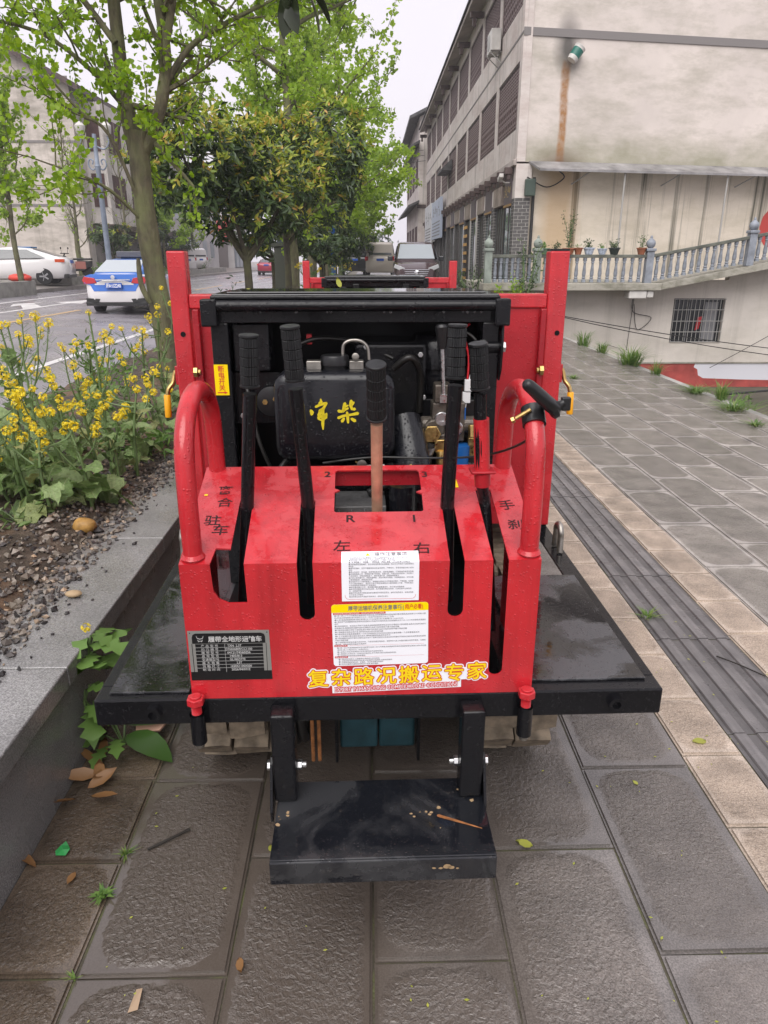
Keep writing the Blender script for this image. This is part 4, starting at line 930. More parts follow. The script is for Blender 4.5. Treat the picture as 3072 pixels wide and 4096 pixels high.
def granite_fn(dark=1.0, wet=True):
    def fn(nt, b):
        geo = nt.new('NewGeometry'); p = geo.outputs['Position']
        g = nt.noise(p, 230, 4, 0.8); col = nt.ramp(g, (0.32, tuple(x * dark for x in (0.06, 0.06, 0.06))), (0.5, tuple(x * dark for x in (0.23, 0.225, 0.22))), (0.66, tuple(x * dark for x in (0.42, 0.41, 0.41))))
        col = nt.mix(1.0, col, nt.ramp(nt.noise(p, 3.0, 5), (0.3, 0.72), (0.7, 1.15)), 'MULTIPLY')
        if wet:   # washed-out soil stains near the bed
            sp = nt.new('SeparateXYZ'); nt.link(p, sp.inputs[0])
            e = nt.math('SUBTRACT', nt.math('MULTIPLY', nt.noise(p, 4.5, 5, 0.7), 0.42), nt.math('ADD', sp.outputs[0], 1.27))
            st = nt.ramp(nt.math('MULTIPLY', e, 4.0), (0.0, 0.0), (0.5, 0.75)); col = nt.mix(st, col, (0.16, 0.10, 0.06))
        nt.link(col, b.inputs['Base Color'])
        nt.link(nt.ramp(nt.noise(p, 3.5, 5), (0.40, 0.08), (0.60, 0.42)), b.inputs['Roughness'])
        nt.link(nt.bump(g, 0.15, 0.002), b.inputs['Normal'])
    return fn
mat('granite_cap', (0.25, 0.25, 0.25), 0.3, spec=1.0, fn=granite_fn(0.85))
mat('granite_wall', (0.15, 0.15, 0.15), 0.5, fn=granite_fn(0.85, False))
mat('concrete_kerb', (0.3, 0.29, 0.27), 0.7, fn=simple_var((0.28, 0.27, 0.25), 0.3, 3, (0.55, 0.85), 0.2, 40))

# far ground sheet (lower yard level), reaches the horizon
g = MB(); g.box(3.9, 60, -10, 21.0, -2.3, -1.9); g.build('yard_ground', 'earth')['kind'] = 'structure'
MB().box(-300, 3.69, -30, 600, -0.8, -0.36).box(3.69, 300, 60, 600, -0.8, -0.36).build('ground', 'earth')['kind'] = 'structure'
# pavement bed with the retaining edge
side = MB().box(-0.86, 3.72, -3.0, 90, -0.40, -0.0085).build('sidewalk', 'mortar'); side['kind'] = 'structure'
MB().box(3.722, 3.88, -3.0, 21.0, -2.0, -0.034).build('retaining_edge', 'concrete_kerb', side)

def slab_mesh(name, w, l, m, t=0.04):
    bm = bmesh.new(); bmesh.ops.create_cube(bm, size=1)
    for v in bm.verts: v.co = (v.co.x * w, v.co.y * l, (v.co.z - 0.5) * t)
    top = [e for e in bm.edges if all(v.co.z > -1e-4 for v in e.verts)]
    bmesh.ops.bevel(bm, geom=top, offset=0.006, segments=2, affect='EDGES')
    me = bpy.data.meshes.new(name); bm.to_mesh(me); bm.free(); me.materials.append(MATS[m]); return me
J = 0.0045
me_grey = {}
def grey(w, far):
    k = (round(w, 3), far)
    if k not in me_grey: me_grey[k] = slab_mesh('slab', w - J, 0.59 - J, 'slab_far' if far else 'slab_grey')
    return me_grey[k]
far_v = MB()
def lay(name, me, x, y, l, w, par, yfar):
    tz = random.gauss(0, 0.0011)
    o = part_copy(name, me, par, (x, y, tz), (random.gauss(0, 0.0022), random.gauss(0, 0.0022), random.gauss(0, 0.0032)))
    return o
rows = [(-0.618, -0.305, 1.077), (-0.305, 0.0, 1.39), (0.0, 0.290, 1.102), (0.290, 0.612, 1.402), (0.612, 0.93, 1.108)]
for x0, x1, j in rows:
    y = j - 0.59 * 3
    while y < 7.0:
        if y + 0.59 > 0.55: lay('paving_slab', grey(x1 - x0, False), (x0 + x1) / 2, y + 0.295, 0.59, x1 - x0, side, 7)
        y += 0.59
bm_me = slab_mesh('sett', 0.2385 - J, 0.30 - J, 'sett_brown')
y = 1.08 - 0.9
while y < 6.0:
    if y > 0.2: lay('edging_sett', bm_me, -0.739, y + 0.15, 0.3, 0.24, side, 6)
    y += 0.30
bg_me = slab_mesh('sett', 0.185 - J, 0.285 - J, 'sett_beige'); bg2_me = slab_mesh('sett', 0.20 - J, 0.285 - J, 'sett_beige')
for x0, x1, me, jy in ((0.93, 1.115, bg_me, 1.75), (1.415, 1.615, bg2_me, 1.62)):
    y = jy - 0.285 * 4
    while y < 13.5:
        if y > 0.5: lay('beige_sett', me, (x0 + x1) / 2, y + 0.1425, 0.285, x1 - x0, side, 13)
        y += 0.285
# tactile guide strip: four raised bars along each slab
t = MB(); t.box(-0.1475, 0.1475, -0.2925, 0.2925, -0.04, -0.006)
for i in range(4):
    xc = -0.111 + 0.074 * i
    t.prism([(xc - 0.023, -0.0059), (xc + 0.023, -0.0059), (xc + 0.018, 0.0), (xc - 0.018, 0.0)], lambda a, b, c: (a, -0.2922 + c, b), 0.5844)
tme = t.mesh('tactile'); tme.materials.append(MATS['tactile'])
y = 2.96 / 1 - 0.59 * 5 + 0.07
while y < 14:
    if y > 0.3: lay('tactile_slab', tme, 1.265, y + 0.295, 0.59, 0.3, side, 14)
    y += 0.59
xr = 1.615
for i in range(7):
    x0 = xr + 0.3 * i; x1 = x0 + 0.3
    y = 1.35 + (0.295 if i % 2 else 0.0) - 0.59 * 1
    while y < 14.2:
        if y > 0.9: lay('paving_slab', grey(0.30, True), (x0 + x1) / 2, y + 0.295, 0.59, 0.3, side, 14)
        y += 0.59
# the pavement beyond: one sheet of the same slabs
fm = MB()
for i in range(15):
    x0 = -0.86 + 0.305 * i; y = 14.25 + (0.295 if i % 2 else 0)
    while y < 60: zz = min(0.5, max(0, (y - 18) * 0.03)); fm.box(x0 + 0.003, x0 + 0.302, y, y + 0.584, -0.03, zz + 0.002); y += 0.59
fs = fm.build('far_paving', mat('slab_distant', fn=simple_var((0.19, 0.175, 0.165), 0.25, 1.2, (0.2, 0.45), coords='Object')), side); fs['kind'] = 'stuff'

# ---- road with a cross fall, markings
def road_z(x): return -0.15 + 0.042 * (-4.0 - x)
def road_quad(mb, x0, x1, y0, y1, dz=0.0, dx=0.0):
    mb.add([(x0, y0, road_z(x0) + dz), (x1, y0, road_z(x1) + dz), (x1 + dx, y1, road_z(x1) + dz), (x0 + dx, y1, road_z(x0) + dz)], [(0, 1, 2, 3)])
rd = MB(); road_quad(rd, -13.4, -2.75, -20, 260); road = rd.build('road', 'asphalt'); road['kind'] = 'structure'
m = MB(); road_quad(m, -5.02, -4.88, -15, 200, 0.004); m.build('edge_line', 'road_white', road)
m = MB(); road_quad(m, -11.27, -11.13, -15, 34, 0.004); m.build('edge_line', 'road_white', road)
m = MB(); road_quad(m, -11.27, -11.13, 46, 200, 0.004); m.build('edge_line', 'road_white', road)
y = -6
while y < 120:
    m = MB(); road_quad(m, -8.42, -8.28, y, y + 6.5, 0.004); m.build('centre_line', 'road_yellow', road); y += 10.5
# straight-on and turn arrow in the far lane
ar = [(-9.75, 19.0), (-9.60, 19.0), (-9.60, 24.0), (-9.25, 24.0), (-9.68, 26.0), (-10.1, 24.0), (-9.75, 24.0), (-9.75, 22.2), (-10.4, 23.2), (-10.4, 23.9), (-10.8, 22.7), (-10.4, 21.6), (-10.4, 22.3), (-9.75, 21.0)]
vs, fq = fill2d(ar); m = MB(); m.add([(a, b, road_z(a) + 0.004) for a, b, _ in vs], fq); m.build('lane_arrow', 'road_white', road)
MB().box(-2.90, -2.745, -6, 60, -0.36, 0.02).build('road_kerb', 'concrete_kerb', road)
# the far pavement and forecourt rise beyond the road
fp = MB().add([(-13.4, -20, 0.30), (-13.4, 200, 0.30), (-45, 200, 1.0), (-45, -20, 1.0), (-13.4, -20, 0.1), (-13.4, 200, 0.1)], [(0, 1, 2, 3), (0, 4, 5, 1)]).build('far_pavement', mat('forecourt', fn=simple_var((0.20, 0.18, 0.165), 0.2, 1.5, (0.3, 0.55), 0.2, 30))); fp['kind'] = 'structure'
def far_z(x): return 0.30 + (-13.4 - x) * 0.7 / 31.6

# ------------------------------------------------------------------ planter by the machine: granite wall, caps, soil
pl = thing('planter', 'grey granite planter wall and coping beside the red machine', 'planter', (0, 0, 0))
wall_l = 0.98; y = -0.35; i = 0
jy = 1.02     # one wall joint falls here
y = jy - 2 * wall_l
while y < 24:
    MB().box(-0.93, -0.852, y + 0.002, y + wall_l - 0.002, -0.03, 0.281).build('wall_stone', 'granite_wall', pl, bevel=0.003); y += wall_l
y = 1.71 - 2.9
while y < 24:
    MB().box(-1.145, -0.836, y + 0.002, y + 0.966, 0.2825, 0.345).build('coping_stone', 'granite_cap', pl, bevel=0.005, seg=3); y += 0.968
y = -2
MB().box(-2.74, -2.60, -3, 24, -0.03, 0.30).build('wall_stone', 'granite_wall', pl)
# soil surface: mounded grid
def soil_h(x, y):
    e = min(1, max(0, (-1.06 - x) / 0.25))
    h = 0.335 + 0.05 * e + 0.05 * e * (mnoise.noise(Vector((x * 1.6, y * 1.6, 0)))) + 0.02 * mnoise.noise(Vector((x * 6, y * 6, 3))) + 0.010 * mnoise.noise(Vector((x * 17, y * 17, 3)))
    return h - 0.02 * (1 - e) + (0.02 * mnoise.noise(Vector((x * 4, y * 3, 9))) if e < 1 else 0)
V = []; Fq = []; nx, ny = 46, 150
xs = [-2.62 + (2.62 - 1.02) * i / nx for i in range(nx + 1)]
for jx in range(ny + 1):
    yy = 0.4 + 9.6 * (jx / ny) ** 1.35
    for x in xs: V.append((x, yy, soil_h(x, yy)))
for a in range(ny):
    for b in range(nx): o = a * (nx + 1) + b; Fq.append((o, o + 1, o + nx + 2, o + nx + 1))
so = MB().add(V, Fq).build('soil', 'soil', None, 180); so['kind'] = 'structure'
MB().box(-2.62, -1.10, 10.0, 24, 0.0, 0.36).build('soil_far', 'soil', so)
# gravel and small stones lying in the soil
def pebble_fn(nt, b):
    geo = nt.new('NewGeometry')
    col = nt.ramp(geo.outputs['Random Per Island'], (0.0, (0.025, 0.023, 0.024)), (0.35, (0.07, 0.06, 0.055)), (0.6, (0.13, 0.105, 0.08)), (0.88, (0.25, 0.215, 0.18)), (1.0, (0.36, 0.25, 0.16)))
    nt.link(col, b.inputs['Base Color']); nt.link(nt.ramp(nt.noise(geo.outputs['Position'], 60, 3), (0.3, 0.2), (0.7, 0.7)), b.inputs['Roughness'])
mat('pebble', (0.25, 0.22, 0.2), 0.6, fn=pebble_fn)
mat('pebble_dark', (0.05, 0.05, 0.055), 0.5, fn=simple_var((0.04, 0.036, 0.036), 0.5, 5, (0.25, 0.6)))
def pebbles(name, m, count, r0, r1, seed, xm=-1.06, spill=0.0, y0=0.9, y1=5.5):
    rnd = random.Random(seed); mb = MB()
    for k in range(count):
        y = y0 + (y1 - y0) * rnd.random() ** 1.8; x = -1.06 - abs(rnd.gauss(0, 0.3)) + spill * rnd.random()
        x = max(-2.4, x); r = rnd.uniform(r0, r1) * (1.6 if rnd.random() < 0.08 else 1)
        z = soil_h(x, y) if x < -1.145 or soil_h(x, y) > 0.347 else 0.346
        M = Matrix.Translation((x, y, z + r * 0.25)) @ Matrix.Rotation(rnd.random() * 6, 4, 'Z') @ Matrix.Rotation(rnd.random() * 2, 4, 'X') @ Matrix.Diagonal((1, rnd.uniform(0.6, 1), rnd.uniform(0.4, 0.8), 1))
        vs = [(math.cos(a) * r * rnd.uniform(0.7, 1.1), math.sin(a) * r * rnd.uniform(0.7, 1.1), 0) for a in (0, 1.25, 2.5, 3.75, 5.0)] + [(0, 0, r * 0.9), (0, 0, -r * 0.8)]
        mb.add(vs, [(i, (i + 1) % 5, 5) for i in range(5)] + [((i + 1) % 5, i, 6) for i in range(5)], M)
    o = mb.build(name, m); o['kind'] = 'stuff'; tag(o, 'small stones and gravel scattered over the planter soil', 'gravel'); return o
pebbles('gravel', 'pebble', 5200, 0.004, 0.017, 3, spill=0.06, y0=0.9, y1=4.2)
pebbles('gravel', 'pebble_dark', 700, 0.004, 0.013, 4, spill=0.16)['label'] = 'dark crumbs of soil and slag scattered along the granite coping'
# ------------------------------------------------------------------ right-hand building, terrace, lower yard
def stucco(c, stain=(0.25, 0.24, 0.19), amt=0.7, sc=0.5, streak=False, moss=None):
    def fn(nt, b):
        geo = nt.new('NewGeometry'); p = geo.outputs['Position']
        col = nt.ramp(nt.noise(p, 0.7, 6, 0.6), (0.3, tuple(x * 0.88 for x in c)), (0.7, tuple(min(1, x * 1.06) for x in c)))
        mp = nt.new('Mapping'); mp.inputs['Scale'].default_value = (0.5, 0.5, 1.3); nt.link(p, mp.inputs['Vector'])
        bl = nt.ramp(nt.noise(mp.outputs[0], sc * 2.2, 7, 0.72), (0.44, 0.0), (0.66, amt))
        col = nt.mix(bl, col, stain)
        if streak:
            m2 = nt.new('Mapping'); m2.inputs['Scale'].default_value = (3.2, 3.2, 0.06); nt.link(p, m2.inputs['Vector'])
            stv = nt.ramp(nt.noise(m2.outputs[0], 1.0, 5, 0.7), (0.53, 0.0), (0.66, streak)); col = nt.mix(stv, col, (0.10, 0.095, 0.07))
        if moss:
            sp = nt.new('SeparateXYZ'); nt.link(p, sp.inputs[0])
            h = nt.math('ADD', sp.outputs[2], nt.math('MULTIPLY', nt.noise(p, 1.1, 5), -1.6))
            mm = nt.ramp(nt.math('SUBTRACT', h, moss[0] - 0.8), (0.0, 0.55), (0.85, 0.0)); col = nt.mix(mm, col, moss[1])
        nt.link(col, b.inputs['Base Color']); b.inputs['Roughness'].default_value = 0.85
        nt.link(nt.bump(nt.noise(p, 9, 5), 0.25, 0.02), b.inputs['Normal'])
    return fn
CO = Vector((4.17, 22.0, 0)); WD = Vector((math.cos(R(9)), math.sin(R(9)), 0)); WN = Vector((math.sin(R(9)), -math.cos(R(9)), 0))
def W(u, z, out=0.0): p = CO + WD * u + WN * out; return (p.x, p.y, z)
def wbox(mb, u0, u1, z0, z1, o0, o1):
    vs = [W(u, z, o) for z in (z0, z1) for o in (o1, o0) for u in (u0, u1)]
    return mb.add(vs, [(0, 2, 3, 1), (4, 5, 7, 6), (0, 1, 5, 4), (2, 6, 7, 3), (0, 4, 6, 2), (1, 3, 7, 5)])
CREAM = (0.64, 0.575, 0.53)
def upper_fn(nt, b):
    stucco(CREAM, (0.35, 0.325, 0.265), 0.62, 0.55, False, (4.0, (0.17, 0.18, 0.08)))(nt, b)
    # rust run below the pipe and soot round its mouth: local stain shapes on the wall
    colr = b.inputs['Base Color'].links[0].from_socket
    geo = nt.new('NewGeometry'); sp = nt.new('SeparateXYZ'); nt.link(geo.outputs['Position'], sp.inputs[0])
    x = sp.outputs[0]; z = sp.outputs[2]
    wob = nt.math('MULTIPLY', nt.math('SUBTRACT', nt.noise(geo.outputs['Position'], 1.3, 3), 0.5), 0.16)
    dx = nt.math('ABSOLUTE', nt.math('SUBTRACT', nt.math('ADD', x, wob), 5.42))
    run = nt.ramp(dx, (0.07, 1.0), (0.15, 0.0)); below = nt.ramp(nt.math('SUBTRACT', 6.55, z), (0.0, 0.0), (0.1, 1.0))
    brk = nt.ramp(nt.noise(geo.outputs['Position'], 5.0, 5, 0.7), (0.3, 0.45), (0.6, 1.0))
    colr = nt.mix(nt.math('MULTIPLY', nt.math('MULTIPLY', run, below), brk), colr, (0.33, 0.165, 0.065))
    foot = nt.math('MULTIPLY', nt.ramp(dx, (0.1, 0.75), (0.9, 0.0)), nt.ramp(nt.math('SUBTRACT', z, 4.0), (0.0, 1.0), (0.45, 0.0)))
    colr = nt.mix(foot, colr, (0.13, 0.08, 0.05))
    d2 = nt.math('SQRT', nt.math('ADD', nt.math('POWER', nt.math('MULTIPLY', nt.math('SUBTRACT', x, 5.42), 1.2), 2.0), nt.math('POWER', nt.math('MULTIPLY', nt.math('SUBTRACT', z, 6.85), 0.6), 2.0)))
    soot = nt.ramp(nt.math('ADD', d2, wob), (0.10, 0.9), (0.55, 0.0)); colr = nt.mix(soot, colr, (0.07, 0.065, 0.06))
    nt.link(colr, b.inputs['Base Color'])
mat('wall_upper', CREAM, 0.85, fn=upper_fn)
mat('wall_street', CREAM, 0.85, fn=stucco((0.62, 0.565, 0.53), (0.36, 0.27, 0.24), 0.5, 0.6, 0.45))
def ground_wall_fn(nt, b):
    stucco((0.66, 0.59, 0.49), (0.40, 0.35, 0.25), 0.5, 0.5, 0.95)(nt, b)
    colr = b.inputs['Base Color'].links[0].from_socket
    geo = nt.new('NewGeometry'); sp = nt.new('SeparateXYZ'); nt.link(geo.outputs['Position'], sp.inputs[0])
    d = nt.math('ABSOLUTE', nt.math('SUBTRACT', sp.outputs[0], nt.math('ADD', 5.35, nt.math('MULTIPLY', nt.noise(geo.outputs['Position'], 1.5, 3), 0.3))))
    colr = nt.mix(nt.ramp(d, (0.25, 0.65), (0.75, 0.0)), colr, (0.46, 0.30, 0.15)); nt.link(colr, b.inputs['Base Color'])
mat('wall_ground', CREAM, 0.85, fn=ground_wall_fn)
mat('wall_lower', CREAM, 0.85, fn=stucco((0.66, 0.61, 0.55), (0.42, 0.39, 0.32), 0.45, 0.4, 0.15))
mat('red_wash', (0.36, 0.06, 0.05), 0.8, fn=simple_var((0.34, 0.06, 0.05), 0.3, 3, (0.7, 0.9)))
mat('band_grey', (0.20, 0.185, 0.18), 0.8)
mat('lattice_dark', (0.05, 0.028, 0.028), 0.7, spec=0.15, fn=simple_var((0.075, 0.042, 0.040), 0.35, 4, (0.6, 0.8)))
mat('lattice_bar', (0.21, 0.155, 0.15), 0.6)
mat('roof_tile', (0.06, 0.06, 0.062), 0.6, fn=simple_var((0.065, 0.064, 0.065), 0.4, 3, (0.5, 0.8)))
mat('soffit', (0.42, 0.38, 0.35), 0.85, fn=stucco((0.42, 0.37, 0.34), (0.2, 0.17, 0.15), 0.6, 0.8))
mat('timber_dark', (0.06, 0.04, 0.035), 0.6, fn=simple_var((0.065, 0.042, 0.038), 0.4, 6, (0.45, 0.7)))
mat('timber_trim', (0.30, 0.17, 0.06), 0.5)
mat('brick_grey', (0.09, 0.085, 0.085), 0.7, fn=simple_var((0.095, 0.09, 0.088), 0.35, 12, (0.55, 0.85), 0.3, 60))
mat('brick_joint', (0.50, 0.48, 0.45), 0.85)
mat('shop_glass', (0.10, 0.13, 0.13), 0.06, spec=1.0, fn=simple_var((0.16, 0.21, 0.21), 0.4, 0.8, (0.03, 0.10)))
mat('sign_board', (0.10, 0.075, 0.09), 0.5)
mat('gold_letter', (0.55, 0.38, 0.12), 0.4, 0.3)
mat('sign_white', (0.62, 0.62, 0.66), 0.5)
mat('sign_blue', (0.40, 0.45, 0.56), 0.5)
mat('concrete_old', (0.34, 0.33, 0.30), 0.85, fn=stucco((0.36, 0.34, 0.29), (0.10, 0.10, 0.06), 0.75, 1.5, 0.4))
mat('baluster_blue', (0.22, 0.24, 0.27), 0.7, fn=simple_var((0.23, 0.25, 0.285), 0.3, 5, (0.55, 0.8), 0.2, 40))
mat('rail_mossy', (0.12, 0.12, 0.10), 0.8, fn=simple_var((0.11, 0.115, 0.095), 0.4, 5, (0.6, 0.9), 0.2, 40))
mat('post_green', (0.20, 0.24, 0.21), 0.75, fn=simple_var((0.22, 0.25, 0.22), 0.35, 4, (0.55, 0.8), 0.2, 40))
mat('steel_sheet', (0.30, 0.30, 0.31), 0.5, 0.3, fn=simple_var((0.28, 0.27, 0.27), 0.4, 2, (0.4, 0.7)))
mat('pipe_grey', (0.36, 0.35, 0.33), 0.5)
mat('dark_glass', (0.02, 0.022, 0.025), 0.1)
mat('cable_black', (0.02, 0.02, 0.02), 0.6)
mat('ac_white', (0.55, 0.54, 0.52), 0.5, fn=simple_var((0.55, 0.53, 0.50), 0.12, 4, (0.4, 0.6)))

rb = thing('building', 'three-storey cream building with dark lattice windows and grey brick shopfronts', 'building')
FX = 4.17; Y0 = 22.0; BAY = 3.75; NB = 9; Y1 = Y0 + BAY * NB
# upper body (polygonal plan), ground-floor core set back behind columns
far_c = CO + WD * 15
up = MB(); fp_ = [(FX, Y0), (far_c.x, far_c.y), (far_c.x, Y1), (FX, Y1)]
def zprism(mb, poly, z0, z1):
    n = len(poly); vs = [(a, b, z0) for a, b in poly] + [(a, b, z1) for a, b in poly]
    return mb.add(vs, [tuple(reversed(range(n))), tuple(range(n, 2 * n))] + [(i, (i + 1) % n, n + (i + 1) % n, n + i) for i in range(n)])
# street wall as a slab with recessed window openings; side wall as its own slab
sw = MB()
def xwall(mb, y0, y1, z0, z1, x0=FX, x1=FX + 0.24): mb.box(x0, x1, y0, y1, z0, z1)
wins = []
for fl, (zb, zt) in enumerate(((4.86, 6.53), (7.83, 9.45))):
    for i in range(NB):
        wins.append((fl, Y0 + 0.36 + BAY * i, Y0 + 0.36 + BAY * i + 3.32, zb, zt))
xwall(sw, Y0 + 0.0, Y1, 4.0, 4.86); xwall(sw, Y0, Y1, 6.53, 7.83); xwall(sw, Y0, Y1, 9.45, 10.1)
for fl, zb, zt in ((0, 4.86, 6.53), (1, 7.83, 9.45)):
    e = Y0
    for f, a, b, _, _ in [w for w in wins if w[0] == fl]:
        xwall(sw, e, a, zb, zt); e = b
    xwall(sw, e, Y1, zb, zt)
sw.build('street_wall', 'wall_street', rb)
zprism(MB(), [(FX + 0.25, Y0 + 0.08), (far_c.x, far_c.y + 0.06), (far_c.x, Y1), (FX + 0.25, Y1)], 4.003, 10.1).build('upper_core', 'wall_street', rb)
s2 = MB(); wbox(s2, 0.004, 15, 4.0, 15.0, -0.03, 0.0); s2.build('gable_wall', 'wall_upper', rb)
b_ = MB(); wbox(b_, 0.0, 15, 7.04, 7.23, 0.002, 0.03); b_.build('string_course', 'band_grey', rb)
MB().box(FX - 0.012, FX - 0.002, Y0, Y1, 7.10, 7.16).build('string_course', 'band_grey', rb)
MB().box(FX - 0.10, FX - 0.002, Y0 - 0.02, Y1, 3.90, 4.06).build('cornice', 'soffit', rb, bevel=0.02)
# windows: dark panels with lattice
lat = MB()
for i in range(8): lat.box(-0.012, 0.0, 0.05, 3.27, 0.92 + 0.085 * i, 0.958 + 0.085 * i)
for i in range(3): lat.box(-0.012, 0.0, 0.05, 3.27, 0.12 + 0.34 * i, 0.15 + 0.34 * i)
for i in range(13): lat.box(-0.018, -0.0125, 0.07 + 0.262 * i, 0.11 + 0.262 * i, 0.06, 1.60)
for i in range(12):
    for j in range(4): lat.box(-0.024, -0.0185, 0.13 + 0.262 * i, 0.25 + 0.262 * i, 0.19 + 0.18 * j, 0.25 + 0.18 * j)
lme = lat.mesh('lattice'); lme.materials.append(MATS['lattice_bar'])
fr = MB(); fr.box(-0.03, 0.06, 0, 0.05, 0, 1.66).box(-0.03, 0.06, 3.27, 3.32, 0, 1.66).box(-0.03, 0.06, 0.0501, 3.2699, 0, 0.05).box(-0.03, 0.06, 0.0501, 3.2699, 1.61, 1.66)
frm = fr.mesh('frame'); frm.materials.append(MATS['timber_dark'])
pn = MB(); pn.box(0.0, 0.03, 0.0505, 3.2695, 0.0505, 1.6095); pnm = pn.mesh('panel'); pnm.materials.append(MATS['lattice_dark'])
for fl, a, b, zb, zt in wins:
    w = part_copy('window', pnm, rb, (FX + 0.06, a, zb + 0.003)); w.scale.z = (zt - zb - 0.006) / 1.66
    part_copy('window_frame', frm, w, (0, 0, 0)); part_copy('lattice', lme, w, (-0.001, 0, 0))['kind'] = 'stuff'
# eave and roof
ev = MB(); ev.add([(FX - 0.55, Y0 - 0.25, 9.78), (FX - 0.55, Y1, 9.78), (FX + 0.3, Y1, 10.0), (FX + 0.3, Y0 - 0.25, 10.0), (FX - 0.55, Y0 - 0.25, 9.92), (FX - 0.55, Y1, 9.92), (FX + 5, Y1, 12.4), (FX + 5, Y0 - 0.25, 12.4)], [(0, 1, 2, 3), (0, 4, 5, 1), (4, 7, 6, 5), (0, 3, 7, 4)])
ro = ev.build('roof', 'soffit', rb)
m = MB(); m.add([(FX - 0.62, Y0 - 0.3, 9.93), (FX - 0.62, Y1, 9.93), (FX + 5, Y1, 12.43), (FX + 5, Y0 - 0.3, 12.43), (FX - 0.62, Y0 - 0.3, 9.98), (FX - 0.62, Y1, 9.98), (FX + 5, Y1, 12.5), (FX + 5, Y0 - 0.3, 12.5)], [(0, 1, 2, 3), (4, 7, 6, 5), (0, 4, 5, 1), (0, 3, 7, 4)]); m.build('roof_tiles', 'roof_tile', ro)
for i in range(NB + 1):
    yy = Y0 + 0.1 + BAY * i
    MB().box(FX - 0.50, FX - 0.03, yy - 0.09, yy + 0.09, 9.50, 9.68).box(FX - 0.42, FX - 0.30, yy - 0.07, yy + 0.07, 9.25, 9.4995).build('eave_bracket', 'timber_dark', ro)
# ground floor street side
MB().box(FX + 0.55, FX + 0.7, Y0 + 0.5, Y1, 0.3, 3.9).build('shop_wall', 'timber_dark', rb)
MB().box(FX - 0.02, FX + 0.55, Y0 + 0.4, Y1, 3.55, 3.90).build('shop_beam', 'timber_dark', rb)
MB().box(FX - 1.0, FX + 0.6, Y0, Y1, -0.36, 0.20).build('shop_step', 'concrete_old', rb)
bw, bh = 0.235, 0.095
brick_me = {}
def brick_mesh(w, t):
    k = (round(w, 3), t)
    if k not in brick_me:
        brick_me[k] = slab_mesh('brick', w, bh - 0.014, 'brick_grey', 0.012)
    return brick_me[k]
cols = []
for i in range(NB + 1):
    yy = Y0 + BAY * i
    for off in ((0.0,) if i == 0 else (-0.2, 1.55)):
        cols.append(yy + off)
for ci, yy in enumerate(cols):
    near = ci < 5
    c = MB().box(FX + 0.0, FX + 0.44, yy, yy + 0.44, 0.2, 3.05).build('brick_column', 'brick_joint' if near else 'brick_grey', rb)
    MB().box(FX - 0.004, FX + 0.444, yy - 0.004, yy + 0.444, 3.0505, 3.95).build('plaster_head', 'wall_street', c)
    if near:
        z = 0.22; r = 0
        while z < 3.02:
            o0 = 0.0 if r % 2 else -0.115; u = o0
            while u < 0.44:
                a = max(0.004, u + 0.007); b = min(0.436, u + bw - 0.007)
                if b - a > 0.03:
                    o = part_copy('brick', brick_mesh(b - a, 0), c, (FX + (a + b) / 2, yy - 0.012, z + bh / 2), (R(90), 0, 0))
                    if ci < 3: part_copy('brick', brick_mesh(b - a, 0), c, (FX - 0.012, yy + (a + b) / 2, z + bh / 2), (R(90), 0, R(-90)))
                u += bw
            z += bh; r += 1
for i in range(NB):
    yy = Y0 + BAY * i
    a = yy + (0.45 if i == 0 else 0.26); 
    gl = MB().box(FX + 0.05, FX + 0.07, a, yy + 1.54, 0.5, 2.95).build('shop_window', 'shop_glass', rb)
    MB().box(FX + 0.02, FX + 0.14, a, yy + 1.54, 0.30, 0.4995).box(FX + 0.03, FX + 0.049, yy + 0.98, yy + 1.02, 0.5, 2.95).build('window_sill', 'timber_dark', gl)
    sb = MB().box(FX - 0.03, FX + 0.1, a, yy + 1.54, 2.95, 3.62).build('shop_sign', 'sign_board', rb)
    MB().box(FX - 0.05, FX + 0.1, a, yy + 1.54, 2.89, 2.9495).build('sign_trim', 'timber_trim', sb)
    if i == 0:
        m = MB(); rs_ = random.Random(3)       # weathered gold characters, too far off to read
        for k in range(4):
            for q in range(5):
                ya = yy + 0.60 + 0.24 * k + rs_.uniform(0, 0.1); za = 3.14 + rs_.uniform(0, 0.22)
                if q % 2: m.box(FX - 0.034, FX - 0.0305, ya, ya + rs_.uniform(0.06, 0.12), za, za + 0.03)
                else: m.box(FX - 0.0345, FX - 0.0306, ya, ya + 0.025, za, za + rs_.uniform(0.08, 0.16))
        lt_ = m.build('sign_lettering', 'gold_letter', sb); lt_['kind'] = 'stuff'
    dr = MB().box(FX + 0.09, FX + 0.13, yy + 2.0, yy + BAY - 0.21, 0.22, 2.95).build('shop_door', mat('door_slate', fn=simple_var((0.055, 0.065, 0.065), 0.3, 3, (0.25, 0.5))), rb)
    for k in range(4): MB().box(FX + 0.075, FX + 0.0895, yy + 2.02 + 0.38 * k, yy + 2.06 + 0.38 * k, 0.22, 2.95).build('door_stile', 'timber_dark', dr)
    MB().box(FX - 0.03, FX + 0.1, yy + 2.0, yy + BAY - 0.21, 3.0, 3.55).build('transom_board', mat('board_tan', fn=simple_var((0.26, 0.21, 0.18), 0.3, 3, (0.5, 0.7))), rb)
    # carved brackets under the cornice
    for k in range(3):
        y2 = yy + 0.25 + 1.25 * k
        MB().box(FX - 0.28, FX - 0.04, y2, y2 + 0.13, 3.70, 3.89).box(FX - 0.20, FX - 0.10, y2 + 0.02, y2 + 0.11, 3.56, 3.6995).build('carved_bracket', 'timber_dark', rb, bevel=0.02)
